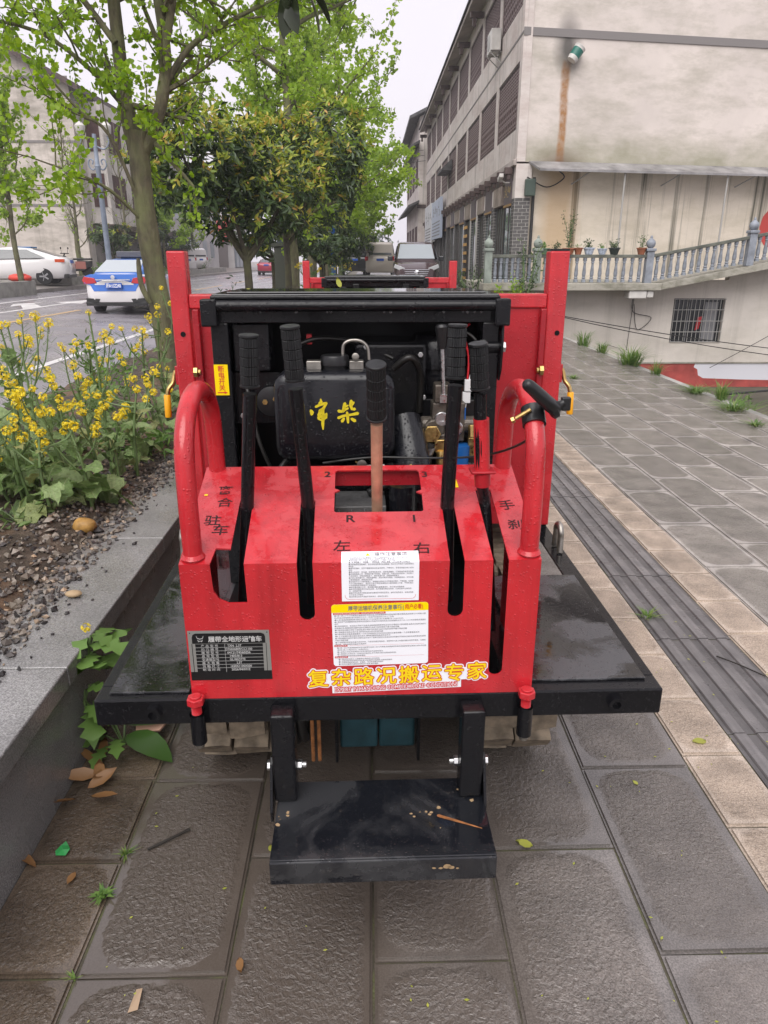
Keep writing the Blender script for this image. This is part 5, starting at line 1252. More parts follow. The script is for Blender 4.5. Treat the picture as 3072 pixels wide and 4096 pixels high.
MB().box(FX + 0.03, FX + 0.06, Y0 + 3.72, Y0 + 3.80, 0.3, 3.5).build('red_couplet', mat('couplet_red', (0.5, 0.03, 0.03), 0.5), rb)
m = MB()
for k in range(7): m.box(FX - 0.012, FX + 0.0, Y0 + 10.2, Y0 + 11.4, 0.6 + 0.34 * k, 0.72 + 0.34 * k)
m.build('striped_poster', mat('poster_orange', (0.55, 0.30, 0.06), 0.5), rb)
# white signs on the facade further along
for y0, y1, z0, z1, mt, tx in ((41.3, 47.0, 2.55, 4.6, 'sign_blue', 4), (47.4, 52.5, 2.4, 4.7, 'sign_white', 3)):
    s_ = MB().box(FX - 0.30, FX - 0.18, y0, y1, z0, z1).build('hanging_sign', mt, rb)
    m = MB(); rs_ = random.Random(tx)          # large characters blurred by distance
    for k in range(tx):
        yb_ = y0 + 0.5 + (y1 - y0 - 1.0) * k / tx
        for q in range(6):
            ya = yb_ + rs_.uniform(0, 0.5); za = z0 + 1.1 + rs_.uniform(0, 0.55)
            if q % 2: m.box(FX - 0.304, FX - 0.301, ya, ya + rs_.uniform(0.25, 0.5), za, za + 0.08)
            else: m.box(FX - 0.3045, FX - 0.3011, ya, ya + 0.08, za, za + rs_.uniform(0.2, 0.4))
    m.build('lettering', 'print_grey', s_)['kind'] = 'stuff'
    m = MB()
    for k in range(5): m.box(FX - 0.304, FX - 0.301, y0 + 0.4, y1 - 0.5 - 0.3 * (k % 2), z0 + 0.15 + 0.17 * k, z0 + 0.21 + 0.17 * k)
    m.build('small_print', 'print_grey', s_)['kind'] = 'stuff'
# window canopy, air conditioner, security camera
MB().add([(FX - 0.5, 39.0, 5.7), (FX - 0.5, 41.6, 5.7), (FX - 0.005, 41.6, 6.15), (FX - 0.005, 39.0, 6.15), (FX - 0.5, 39.0, 5.62), (FX - 0.5, 41.6, 5.62), (FX - 0.005, 41.6, 5.6), (FX - 0.005, 39.0, 5.6)], [(0, 1, 2, 3), (0, 4, 5, 1), (0, 3, 7, 4), (4, 7, 6, 5)]).build('window_canopy', 'roof_tile', rb)
ac = thing('air_conditioner', 'white air conditioner unit hung on brackets on the cream facade', 'air conditioner', (FX - 0.2, 25.75, 7.5))
MB().box(-0.16, 0.14, -0.42, 0.42, 0.0, 0.58).build('casing', 'ac_white', ac, bevel=0.015)
MB().lathe([(0.22, 0), (0.22, 0.012), (0.03, 0.015)], 20, Matrix.Translation((-0.161, 0.1, 0.29)) @ Matrix.Rotation(R(-90), 4, 'Y')).build('fan_grille', 'pipe_grey', ac)
for yy in (-0.3, 0.3): MB().beam((-0.18, yy, -0.02), (0.19, yy, -0.02), 0.03, 0.03).beam((-0.15, yy, -0.035), (0.19, yy, -0.33), 0.025, 0.025).build('bracket', 'pipe_grey', ac)
cc = thing('security_camera', 'white security camera on an arm under the building cornice', 'camera', (FX - 0.30, Y0 + 0.75, 3.55))
MB().cbox((0, 0, 0.12), (0.13, 0.34, 0.12), Matrix.Rotation(R(-18), 4, 'X')).build('housing', 'ac_white', cc, bevel=0.02)
MB().cyl((0, 0.0, 0.05), (0.15, 0.05, -0.02), 0.02, 8).cyl((0.15, 0.05, -0.02), (0.275, 0.05, -0.02), 0.02, 8).build('arm', 'ac_white', cc)
# awning and corner gear on the gable side
m = MB(); m.add([W(0.35, 4.02, 0.03), W(15, 3.98, 0.03), W(15, 3.72, 0.72), W(0.42, 3.76, 0.72), W(0.42, 3.70, 0.72), W(15, 3.66, 0.72), W(15, 3.93, 0.03), W(0.35, 3.97, 0.03)], [(0, 1, 2, 3), (3, 2, 5, 4), (4, 5, 6, 7), (0, 3, 4, 7)])
m.build('awning', 'steel_sheet', rb)
g_ = MB(); wbox(g_, 0.445, 15, 0.25, 3.97, -0.36, -0.06); g_.build('side_wall', 'wall_ground', rb)
for u in (3.0, 6.2): MB().cyl(W(u, 0.85, 0.60), W(u, 3.72, 0.60), 0.028, 8).build('awning_pole', 'pipe_grey', rb, 50)
for u in (1.7, 4.5, 6.9): MB().beam(W(u, 3.45, -0.05), W(u + 0.3, 3.73, 0.5), 0.03, 0.03).build('awning_stay', 'pipe_grey', rb)
MB().tube([W(0.53, 0.6, 0.05), W(0.53, 3.6, 0.05)], 0.045, 10).build('downpipe', 'cable_black', rb, 50)
MB().box(4.42, 4.72, Y0 - 0.18, Y0 - 0.02, 3.1, 3.55).build('meter_box', mat('box_green', (0.05, 0.075, 0.06), 0.5), rb, bevel=0.03)
MB().tube(bez([W(0.3, 3.6, 0.1), W(0.9, 3.35, 0.1), W(1.4, 3.6, 0.1), W(1.2, 3.8, 0.1)], 6), 0.018, 6).build('loose_cable', 'cable_black', rb, 60)
MB().tube([W(11.0, 9.0, 0.02), W(10.6, 4.05, 0.02)], 0.016, 6).build('wall_cable', 'cable_black', rb, 60)
m = MB()
ell = [(0.62 * math.cos(R(30 * i)), 0.8 * math.sin(R(30 * i))) for i in range(12)]
m.add([W(8.45 + a * 0.8, 2.35 + b * 0.75, -0.055) for a, b in ell], [tuple(range(12))]); m.build('red_plaque', mat('plaque_red', (0.45, 0.05, 0.04), 0.6), rb)

bk = thing('paint_bucket', 'green and white paint bucket hung tilted on the stained gable wall', 'bucket', W(1.42, 6.62, 0.20))
Mx = Matrix.Rotation(R(9), 4, 'Z') @ Matrix.Rotation(R(35), 4, 'Y')
MB().lathe([(0.17, -0.26), (0.19, -0.16), (0.1905, -0.12)], 24, Mx).build('base_band', 'ac_white', bk, 40)
MB().lathe([(0.192, -0.1195), (0.205, 0.16)], 24, Mx, caps=False).build('label_band', mat('bucket_green', (0.015, 0.13, 0.10), 0.35), bk, 40)
MB().lathe([(0.206, 0.1605), (0.215, 0.25), (0.222, 0.26), (0.215, 0.275)], 24, Mx).build('lid', 'ac_white', bk, 40)
bk.scale = (0.74, 0.74, 0.74)
MB().cyl(W(0, 0, 0), W(0, 0, 0.26), 0.06, 10).build('pipe_stub', 'pipe_grey', bk).location = Vector((0, 0, 0)) - CO - WN * 0.27

# ---- terrace, balustrade
TY = 18.70
te = thing('terrace', 'weathered concrete terrace slab with mossy edge under the balustrade', 'terrace')
MB().box(2.85, 7.35, TY - 0.16, 22.4, 0.67, 0.85).build('slab', 'concrete_old', te, bevel=0.02)
MB().box(2.85, 4.05, TY - 0.05, 19.4, 0.0, 0.669).build('planter_wall', mat('ochre_wall', fn=stucco((0.42, 0.33, 0.17), (0.12, 0.11, 0.05), 0.8, 2.0)), te)
MB().add([(7.3505, TY - 0.16, 0.70), (12.5, TY - 0.16, 1.66), (12.5, TY + 1.2, 1.66), (7.3505, TY + 1.2, 0.70), (7.3505, TY - 0.16, 0.85), (12.5, TY - 0.16, 1.82), (12.5, TY + 1.2, 1.82), (7.3505, TY + 1.2, 0.85)], [(3, 2, 1, 0), (4, 5, 6, 7), (0, 1, 5, 4), (1, 2, 6, 5), (2, 3, 7, 6), (3, 0, 4, 7)]).build('ramp_slab', 'concrete_old', te)
MB().box(6.55, 7.0, TY - 0.12, TY + 0.3, 0.48, 0.669).box(7.02, 7.18, TY - 0.1, TY + 0.1, 0.50, 0.669).build('lamp_box', 'ac_white', te, bevel=0.02)
bal = thing('balustrade', 'grey-blue concrete balustrade with ball-topped posts round the terrace', 'balustrade')
bp = [(0.055, 0), (0.055, 0.06), (0.036, 0.075), (0.05, 0.10), (0.036, 0.125), (0.044, 0.15), (0.05, 0.20), (0.036, 0.34), (0.028, 0.42), (0.045, 0.445), (0.032, 0.465), (0.05, 0.49), (0.05, 0.55)]
bme = MB().lathe(bp, 10).mesh('baluster', 40); bme.materials.append(MATS['baluster_blue'])
def balus(x0, x1, n, z0, z1):
    for i in range(n):
        t = (i + 0.5) / n
        o = part_copy('baluster', bme, bal, (x0 + (x1 - x0) * t, TY, z0 + (z1 - z0) * t + 0.02), (0, 0, random.random()))
        o.scale.z = 1.05
def rail(x0, x1, z0, z1, zb0, zb1):
    MB().add([(x0, TY - 0.07, z0), (x1, TY - 0.07, z1), (x1, TY + 0.07, z1), (x0, TY + 0.07, z0), (x0, TY - 0.07, z0 + 0.075), (x1, TY - 0.07, z1 + 0.075), (x1, TY + 0.07, z1 + 0.075), (x0, TY + 0.07, z0 + 0.075)], [(3, 2, 1, 0), (4, 5, 6, 7), (0, 1, 5, 4), (1, 2, 6, 5), (2, 3, 7, 6), (3, 0, 4, 7)]).build('hand_rail', 'rail_mossy', bal, bevel=0.012)
balus(3.08, 4.08, 7, 0.85, 0.85); rail(3.06, 4.10, 1.45, 1.45, 0, 0)
balus(4.30, 6.88, 13, 0.85, 0.85); rail(4.28, 6.91, 1.45, 1.45, 0, 0)
balus(7.12, 9.40, 13, 0.87, 1.285); rail(7.10, 9.42, 1.46, 1.88, 0, 0)
balus(9.62, 11.4, 10, 1.33, 1.66); rail(9.60, 11.4, 1.92, 2.24, 0, 0)
for x, z0, z1, mt in ((2.97, 0.02, 1.60, 'post_green'), (4.19, 0.85, 1.60, 'post_green'), (7.0, 0.85, 1.60, 'baluster_blue'), (9.51, 1.26, 2.02, 'baluster_blue')):
    po = MB().box(x - 0.09, x + 0.09, TY - 0.09, TY + 0.09, z0, z1).build('post', mt, bal, bevel=0.008)
    MB().box(x - 0.12, x + 0.12, TY - 0.12, TY + 0.12, z1 + 0.0005, z1 + 0.07).build('post_cap', mt, po, bevel=0.015)
    MB().lathe([(0.05, 0), (0.10, 0.05), (0.115, 0.11), (0.10, 0.17), (0.05, 0.215), (0.03, 0.235), (0.035, 0.26), (0.012, 0.30)], 14, Matrix.Translation((x, TY, z1 + 0.0705))).build('ball_finial', mt, po, 45)

# ---- lower yard wall below the terrace
lw = thing('yard_wall', 'cream lower-storey wall with red painted foot below the terrace', 'wall')
WY = 19.45
wx0, wx1, wz0, wz1 = 8.08, 9.46, -0.70, 0.44
m = MB(); m.box(3.9, wx0, WY, WY + 0.25, -1.25, 0.668).box(wx1, 18, WY, WY + 0.25, -1.25, 1.25).box(wx0, wx1, WY, WY + 0.25, -1.25, wz0).box(wx0, wx1, WY, WY + 0.25, wz1, 0.9).box(7.36, wx0, WY + 0.0, WY + 0.25, 0.6685, 0.9).build('plaster', 'wall_lower', lw)
ring = [(7.0, -2.0), (18, -2.0), (18, -1.76), (12.0, -1.74), (10.2, -1.70), (9.15, -1.66), (9.0, -1.58), (8.96, -1.42), (8.85, -1.36), (8.88, -1.251), (7.0, -1.251)]
MB().prism([(x, z) for x, z in ring], lambda a, b, c: (a, WY - 0.004 + c, b), 0.2).build('red_foot', 'red_wash', lw)
MB().prism([(8.88, -1.2505), (8.85, -1.36), (8.96, -1.42), (9.0, -1.579), (9.15, -1.659), (10.2, -1.699), (12.0, -1.739), (18, -1.759), (18, -1.2505)], lambda a, b, c: (a, WY - 0.004 + c, b), 0.2).build('white_foot', 'sign_white', lw)
MB().box(7.0, 18, WY - 0.03, WY - 0.0045, -1.26, -1.22).build('ledge', 'concrete_old', lw)
wn_ = MB().box(wx0, wx1, WY + 0.14, WY + 0.16, wz0, wz1).build('window', 'dark_glass', lw)
m = MB(); m.box(wx0 + 0.45, wx0 + 0.47, WY + 0.10, WY + 0.139, wz0, wz1).box(wx0 + 0.9, wx0 + 1.25, WY + 0.125, WY + 0.1395, wz0 + 0.05, wz1 - 0.1); m.build('curtain', mat('curtain_grey', (0.22, 0.22, 0.23), 0.8), wn_)
for i in range(13):
    x = wx0 + 0.02 + (wx1 - wx0 - 0.04) * i / 12; MB().cyl((x, WY - 0.02, wz0 + 0.01), (x, WY - 0.02, wz1 - 0.01), 0.008, 6).build('window_bar', 'pipe_grey', wn_)
for z in (wz0 + 0.02, wz0 + 0.28, wz0 + 0.56, wz0 + 0.85, wz1 - 0.02): MB().cyl((wx0, WY - 0.032, z), (wx1, WY - 0.032, z), 0.010, 6).build('window_bar', 'pipe_grey', wn_)
MB().prism([(wx0 + 0.74, 0.0), (wx0 + 0.86, 0.02), (wx0 + 0.80, -0.3), (wx0 + 0.7, -0.34)], lambda a, b, c: (a, WY + 0.11 + c, b - 0.05), 0.02).build('red_cloth', mat('cloth_red', (0.45, 0.02, 0.03), 0.8), wn_)
# overhead and wall cables
for i, (p, q_, sag) in enumerate((((3.8, 18.9, 0.28), (14.0, 19.2, -1.35), 0.2), ((3.8, 18.9, 0.26), (14.0, 19.25, -1.15), 0.15), ((11.5, 19.25, 0.0), (9.2, 19.25, -1.35), 0.02), ((8.9, 17.5, -1.75), (13.5, 17.5, -1.2), 0.05))):
    p = Vector(p); q_ = Vector(q_); pts = [p.lerp(q_, t / 10) - Vector((0, 0, sag * 4 * (t / 10) * (1 - t / 10))) for t in range(11)]
    tag(MB().tube(pts, (0.012, 0.012, 0.008, 0.028)[i], 6).build('utility_cable', 'cable_black', None, 60), ('upper of two thin black cables strung across the yard wall', 'lower of two thin black cables strung across the yard wall', 'thin cable slanting down the yard wall to its red foot', 'thick black cable crossing low in front of the red wall foot')[i], 'cable', 'cables in the lower yard')
tag(MB().tube(bez([(6.95, WY - 0.05, 0.5), (7.0, WY - 0.05, 0.1), (7.5, WY - 0.05, -0.05), (7.15, WY - 0.05, -0.35), (7.0, WY - 0.05, 0.3)], 6), 0.009, 5).tube([(6.98, WY - 0.05, 0.5), (6.93, WY - 0.05, -0.9), (6.4, WY - 0.05, -0.75)], 0.008, 5).build('loose_wire', 'cable_black', None, 60), 'loop of loose wire hanging from the terrace lamp box', 'wire')
for i in range(3):
    p = Vector((FX - 0.3, 55 - i, 8.6 - 0.45 * i)); q_ = Vector((-14.0, 62, 10.5 - 0.45 * i)); pts = [p.lerp(q_, t / 10) - Vector((0, 0, 0.8 * 4 * (t / 10) * (1 - t / 10))) for t in range(11)]
    tag(MB().tube(pts, 0.018, 5).build('overhead_wire', 'cable_black', None, 60), ('topmost of three wires strung across the street', 'middle one of three wires strung across the street', 'lowest of three wires strung across the street')[i], 'wire', 'wires over the street')

# ---- house beyond on the same side
h2 = thing('house', 'far narrow house with stepped dark tiled eaves past the cream building', 'building')
MB().box(3.7, 12, 57, 74, -0.36, 11.0).build('wall', 'wall_street', h2)
zr = [(2.95, 10.75), (7.8, 13.0), (12.4, 10.9), (12.4, 11.05), (7.8, 13.2), (2.95, 10.95)]
MB().prism(zr, lambda a, b, c: (a, 56.3 + c, b), 18.2).build('roof', 'roof_tile', h2)
MB().prism([(3.7, 11.0), (7.8, 12.9), (11.9, 11.0)], lambda a, b, c: (a, 57.0 + c, b), 0.3).build('gable', 'wall_street', h2)
for z, w in ((8.9, 0.7), (5.0, 0.8)):
    MB().add([(3.7 - w, 56, z), (3.7 - w, 75, z), (3.699, 75, z + 0.35), (3.699, 56, z + 0.35), (3.7 - w, 56, z + 0.15), (3.7 - w, 75, z + 0.15), (3.699, 75, z + 0.5), (3.699, 56, z + 0.5)], [(3, 2, 1, 0), (4, 5, 6, 7), (0, 1, 5, 4), (1, 2, 6, 5), (2, 3, 7, 6), (3, 0, 4, 7)]).build('eave', 'roof_tile', h2)
for k in range(4):
    for z in (2.0, 6.6, 9.0 - 2.4 * 0): 
        if z < 8: w = MB().box(3.66, 3.699, 58 + 4 * k, 60.5 + 4 * k, z, z + 1.8).build('window', 'lattice_dark', h2)
MB().box(3.6, 12.1, 56.95, 56.999, 5.0, 5.25).build('string_course', 'timber_dark', h2)
# ------------------------------------------------------------------ far side of the road
fp.data.clear_geometry()
fp.data.from_pydata([(-12.6, -20, 0.34), (-12.6, 220, 0.34), (-22, 220, 0.85), (-22, -20, 0.85), (-12.6, -20, 0.1), (-12.6, 220, 0.1), (-90, -20, 1.0), (-90, 220, 1.0)], [], [(0, 1, 2, 3), (0, 4, 5, 1), (3, 2, 7, 6)]); fp.data.update()
def far_z(x): return 0.34 + max(0, (-12.6 - x)) * 0.51 / 9.4
mat('wall_left', CREAM, 0.85, fn=stucco((0.56, 0.505, 0.455), (0.24, 0.22, 0.18), 0.8, 0.42, 0.25))
mat('plaster_pale', CREAM, 0.85, fn=stucco((0.60, 0.56, 0.53), (0.30, 0.27, 0.25), 0.5, 0.5, 0.3))
mat('far_grey', (0.36, 0.35, 0.36), 0.8, fn=stucco((0.44, 0.42, 0.42), (0.3, 0.28, 0.28), 0.4, 0.3))
LY = 42.4; LX = -15.5
lb = thing('building', 'weathered three-storey building with bare stained gable across the road', 'building')
MB().add([(LX, LY, 0.3), (-48, LY, 0.3), (-48, LY, 14.5), (-24, LY, 14.5), (LX, LY, 10.0)] + [(LX, LY + 0.3, 0.3), (-48, LY + 0.3, 0.3), (-48, LY + 0.3, 14.5), (-24, LY + 0.3, 14.5), (LX, LY + 0.3, 10.0)], [(0, 1, 2, 3, 4), (9, 8, 7, 6, 5), (0, 4, 9, 5)]).build('gable_wall', 'wall_left', lb)
MB().box(-48, LX - 0.01, LY + 0.31, LY + 16, 0.3, 10.0).build('core', 'plaster_pale', lb)
for z in (4.15, 7.25): MB().box(-48, LX, LY - 0.03, LY - 0.002, z, z + 0.12).build('string_course', 'band_grey', lb)
MB().box(-30, LX, LY - 0.03, LY - 0.002, 10.2, 10.35).build('string_course', 'band_grey', lb)
ev = MB(); ev.add([(LX + 0.7, LY - 0.6, 9.55), (LX + 0.7, LY + 16, 9.55), (-24, LY + 16, 14.35), (-24, LY - 0.6, 14.35), (LX + 0.7, LY - 0.6, 9.85), (LX + 0.7, LY + 16, 9.85), (-24, LY + 16, 14.75), (-24, LY - 0.6, 14.75)], [(0, 1, 2, 3), (4, 7, 6, 5), (0, 4, 5, 1), (0, 3, 7, 4)]); ev.build('roof', 'timber_dark', lb)
# street-side bay with windows
MB().box(LX - 0.005, LX + 1.1, LY + 1.2, LY + 15, 3.3, 9.4).build('bay', 'plaster_pale', lb)
for z in (4.2, 7.0):
    for k in range(4):
        w = MB().box(LX + 1.08, LX + 1.13, LY + 1.9 + 3.3 * k, LY + 4.1 + 3.3 * k, z, z + 1.7).build('window', 'lattice_dark', lb)
        MB().box(LX + 1.131, LX + 1.16, LY + 2.9 + 3.3 * k, LY + 3.0 + 3.3 * k, z, z + 1.7).build('mullion', 'lattice_bar', w)
for z in (4.2, 7.0): MB().box(LX + 0.2, LX + 0.9, LY + 1.16, LY + 1.199, z, z + 1.7).build('window', 'lattice_dark', lb)
MB().box(LX - 0.0, LX + 1.3, LY + 1.0, LY + 15.2, 3.0, 3.295).build('bay_soffit', 'timber_dark', lb)
MB().box(LX - 0.002, LX + 0.02, LY + 1.0, LY + 15, 0.3, 2.99).build('shopfront', mat('shop_dim', fn=simple_var((0.22, 0.20, 0.195), 0.4, 0.8, (0.4, 0.7))), lb)
# further buildings along the far side
fb = thing('building', 'pale building with windows seen between the far trees', 'building')
MB().box(-30, -16.2, 60, 82, 0.3, 9.0).build('wall', 'far_grey', fb)
for k in range(6):
    for z in (1.6, 4.6): MB().box(-16.22, -16.17, 61 + 3.4 * k, 62.8 + 3.4 * k, z, z + 1.6).build('window', mat('pane_far', (0.20, 0.22, 0.25), 0.3), fb)
for k in range(5):
    for z in (1.8, 4.8, 6.9): MB().box(-29 + 2.7 * k, -27.5 + 2.7 * k, 59.96, 59.999, z, z + 1.3).build('window', 'pane_far' if 'pane_far' in MATS else 'dark_glass', fb)
MB().box(-30.3, -15.8, 59.6, 82.3, 9.0, 9.3).build('roof_slab', 'band_grey', fb)
sh = thing('shop_building', 'low shop with a red fascia across the road', 'shop')
MB().box(-24, -15.6, 88, 98, 0.3, 6.5).build('wall', 'far_grey', sh)
MB().box(-20.5, -15.5, 87.7, 87.99, 3.4, 5.6).build('fascia', mat('fascia_red', (0.55, 0.10, 0.09), 0.5), sh)
MB().box(-20.0, -16.3, 87.9, 87.99, 0.4, 3.1).build('shop_door', mat('shutter', (0.16, 0.14, 0.14), 0.5), sh)
for k in range(4): MB().box(-15.59, -15.4, 88.3 + 2.3 * k, 90.2 + 2.3 * k, 0.6, 2.9).build('window', 'pane_far', sh)
eb_ = thing('building', 'distant low white building closing the end of the street', 'building')
MB().box(-11, 1.5, 150, 160, -0.3, 3.6).build('wall', 'sign_white', eb_)
MB().box(-11.4, 1.9, 149.5, 160.4, 3.6, 4.1).build('roof', 'roof_tile', eb_)
for k in range(5): MB().box(-10 + 2.3 * k, -8.6 + 2.3 * k, 149.95, 149.999, 0.8, 2.6).build('window', 'pane_far', eb_)

# far planters with kerb walls
def far_planter(label, x0, x1, y0, y1, h=0.38):
    p = thing('planter', label, 'planter'); zb = far_z((x0 + x1) / 2) - 0.12
    MB().box(x1 - 0.15, x1, y0, y1, zb - 0.1, zb + h + 0.05).box(x0, x0 + 0.15, y0, y1, zb, zb + h + 0.05).box(x0 + 0.1501, x1 - 0.1501, y0, y0 + 0.15, zb, zb + h + 0.05).box(x0 + 0.1501, x1 - 0.1501, y1 - 0.15, y1, zb, zb + h + 0.05).build('wall', 'concrete_kerb', p, bevel=0.02)
    MB().box(x0 + 0.1502, x1 - 0.1502, y0 + 0.1502, y1 - 0.1502, zb, zb + h).build('soil', 'soil', p); return zb + h
PZ1 = far_planter('concrete planter with a slim tree before the white sedan', -14.6, -12.2, 20.0, 27.6)
PZ2 = far_planter('concrete planter behind the blue taxi with shrubs and lamp post', -14.9, -13.0, 33.0, 47.0)
PZ3 = far_planter('distant concrete planter by the parked white vans', -15.0, -13.2, 50.0, 70.0)

# street lamp
lp = thing('street_lamp', 'grey-blue street lamp post with scroll arms behind the taxi', 'street lamp', (-13.05, 38.2, PZ2 - 0.02))
mat('lamp_blue', (0.20, 0.23, 0.29), 0.45, fn=simple_var((0.20, 0.235, 0.30), 0.2, 3, (0.35, 0.55)))
MB().lathe([(0.22, 0), (0.22, 0.25), (0.16, 0.35), (0.135, 1.0), (0.12, 4.9), (0.15, 5.0), (0.10, 5.1), (0.09, 6.4)], 16).build('pole', 'lamp_blue', lp, 40)
for s in (-1, 1):
    MB().tube(bez([(0, 0, 5.0), (s * 0.25, 0, 4.85), (s * 0.42, 0, 5.05), (s * 0.36, 0, 5.3), (s * 0.2, 0, 5.25), (s * 0.24, 0, 5.08)], 6), 0.035, 8).build('scroll_arm', 'lamp_blue', lp, 60)
    MB().tube(bez([(0, 0, 5.9), (s * 0.4, 0, 5.75), (s * 0.65, 0, 6.0), (s * 0.62, 0, 6.3)], 6), 0.035, 8).build('scroll_arm', 'lamp_blue', lp, 60)
    MB().lathe([(0.08, 0), (0.20, 0.12), (0.24, 0.45), (0.08, 0.62)], 12, Matrix.Translation((s * 0.62, 0, 6.3))).build('lantern', 'ac_white', lp, 40)
# dark green lamp pole with a base cabinet among the near trees
lp2 = thing('street_lamp', 'dark green lamp pole with a square base box among the near trees', 'street lamp', (-1.97, 17.6, 0.34))
mat('pole_green', (0.03, 0.04, 0.042), 0.5)
MB().box(-0.2, 0.2, -0.2, 0.2, 0, 1.35).build('base_box', mat('box_olive', (0.05, 0.055, 0.04), 0.55), lp2, bevel=0.02)
MB().box(-0.24, 0.24, -0.24, 0.24, 1.3505, 1.42).build('base_lid', 'box_olive', lp2)
MB().tube([(0, 0, 1.42), (0, 0, 2.5)], [0.15, 0.13], 14).build('pole', 'pole_green', lp2, 50)
MB().lathe([(0.1, 0), (0.24, 0.1), (0.26, 0.5), (0.05, 0.65)], 12, Matrix.Translation((0, 0, 2.5))).build('lantern', 'pole_green', lp2, 40)
sg = thing('sign_post', 'blue street sign post standing among the far flowers', 'sign', (-1.45, 31.0, 0.34))
MB().box(-0.09, 0.09, -0.05, 0.05, 0, 2.6).build('post', mat('sign_post_blue', (0.02, 0.12, 0.45), 0.5), sg)
MB().box(-0.75, -0.0905, -0.04, 0.04, 1.6, 2.5).build('sign_panel', mat('panel_pale', (0.5, 0.55, 0.62), 0.5), sg)

# ------------------------------------------------------------------ vehicles
mat('car_white', (0.72, 0.70, 0.70), 0.22, coat=0.5); mat('car_blue', (0.03, 0.14, 0.52), 0.22, coat=0.5)
mat('car_brown', (0.075, 0.045, 0.05), 0.2, coat=0.6, spec=0.6); mat('car_cream', (0.50, 0.45, 0.40), 0.3, coat=0.4); mat('car_dark', (0.02, 0.022, 0.025), 0.2, coat=0.5)
mat('car_glass', (0.06, 0.065, 0.07), 0.05, spec=0.9); mat('car_glass_pale', (0.38, 0.42, 0.45), 0.08, spec=0.8); mat('tyre', (0.018, 0.018, 0.019), 0.75); mat('alloy', (0.45, 0.45, 0.46), 0.3, 0.8)
mat('tail_red', (0.42, 0.012, 0.018), 0.15, coat=0.5); mat('tail_orange', (0.75, 0.10, 0.03), 0.2, coat=0.4); mat('chrome', (0.75, 0.75, 0.76), 0.12, 1.0); mat('head_lamp', (0.55, 0.56, 0.58), 0.08, spec=0.9); mat('plate_blue', (0.02, 0.09, 0.42), 0.4); mat('bumper_black', (0.02, 0.02, 0.02), 0.5)
def loft(mb, rings):
    n = len(rings[0]); o = len(mb.v)
    for r in rings: mb.v += [tuple(p) for p in r]
    for i in range(len(rings) - 1):
        for j in range(n - 1): mb.f.append((o + i * n + j, o + i * n + j + 1, o + (i + 1) * n + j + 1, o + (i + 1) * n + j))
        mb.f.append((o + i * n + n - 1, o + i * n, o + (i + 1) * n, o + (i + 1) * n + n - 1))
    mb.f.append(tuple(o + j for j in reversed(range(n)))); mb.f.append(tuple(o + (len(rings) - 1) * n + j for j in range(n))); return mb
def body_ring(y, hw, z0, z1, crown=0.03):
    zm = z0 + (z1 - z0) * 0.45
    L = [(-hw * 0.88, z0), (-hw * 0.97, z0 + 0.06), (-hw, zm), (-hw * 0.985, z1 - 0.16), (-hw * 0.94, z1 - 0.04), (-hw * 0.82, z1), (-hw * 0.4, z1 + crown * 0.8)]
    return [(x, y, z) for x, z in L] + [(-x, y, z) for x, z in reversed(L)]
def cab_ring(y, hb, zb, ht, zt):
    """trapezoid with rounded shoulders"""
    L = [(-hb, zb), (-(hb * 0.25 + ht * 0.75), zb + (zt - zb) * 0.72), (-ht, zb + (zt - zb) * 0.9), (-ht * 0.86, zt - 0.012), (-ht * 0.45, zt)]
    return [(x, y, z) for x, z in L] + [(-x, y, z) for x, z in reversed(L)]
def wheel(par, x, y, r=0.32, w=0.2):
    s = 1 if x > 0 else -1
    t = MB(); t.lathe([(r * 0.62, -w / 2), (r * 0.95, -w / 2), (r, -w * 0.3), (r, w * 0.3), (r * 0.95, w / 2), (r * 0.62, w / 2)], 24, Matrix.Translation((x, y, r)) @ Matrix.Rotation(R(90), 4, 'Y'))
    o = t.build('wheel', 'tyre', par, 40)
    q = MB(); q.lathe([(r * 0.61, 0), (r * 0.61, 0.012), (r * 0.52, 0.016)], 20, Matrix.Translation((x + s * (w / 2 - 0.03), y, r)) @ Matrix.Rotation(R(90 * s), 4, 'Y'))
    for k in range(5):
        a = R(72 * k); q.beam((x + s * (w / 2 - 0.008), y, r), (x + s * (w / 2 - 0.008), y + r * 0.55 * math.cos(a), r + r * 0.55 * math.sin(a)), 0.02, 0.06)
    q.build('rim', 'alloy', o)
def patch(mb, a, b, c, d, off):
    """thin panel over four corner points, pushed out by off"""
    P = [Vector(p) for p in (a, b, c, d)]; n = (P[1] - P[0]).cross(P[3] - P[0]).normalized() * off
    mb.add([p + n for p in P] + [p - n * 0.5 for p in P], [(0, 1, 2, 3), (7, 6, 5, 4), (0, 4, 5, 1), (1, 5, 6, 2), (2, 6, 7, 3), (3, 7, 4, 0)]); return mb
def car(name, label, cat, loc, rz, L, Wd, body, cab, m_body, m_cab, wheels=(0.78, 0.8), glass='car_glass', group=None, wr=0.32):
    """body [(y, halfwidth, z0, z1)], cab [(y, hb, zb, ht, zt)] rear to front"""
    c = thing(name, label, cat, loc, rz, group)
    loft(MB(), [body_ring(*r) for r in body]).build('body', m_body, c, 50)
    loft(MB(), [cab_ring(*r) for r in cab]).build('cabin', m_cab, c, 50)
    for s in (-1, 1):
        for y in (-L / 2 + wheels[0] + wr * 0, L / 2 - wheels[1]): wheel(c, s * (Wd / 2 - 0.12), y, wr)
    return c
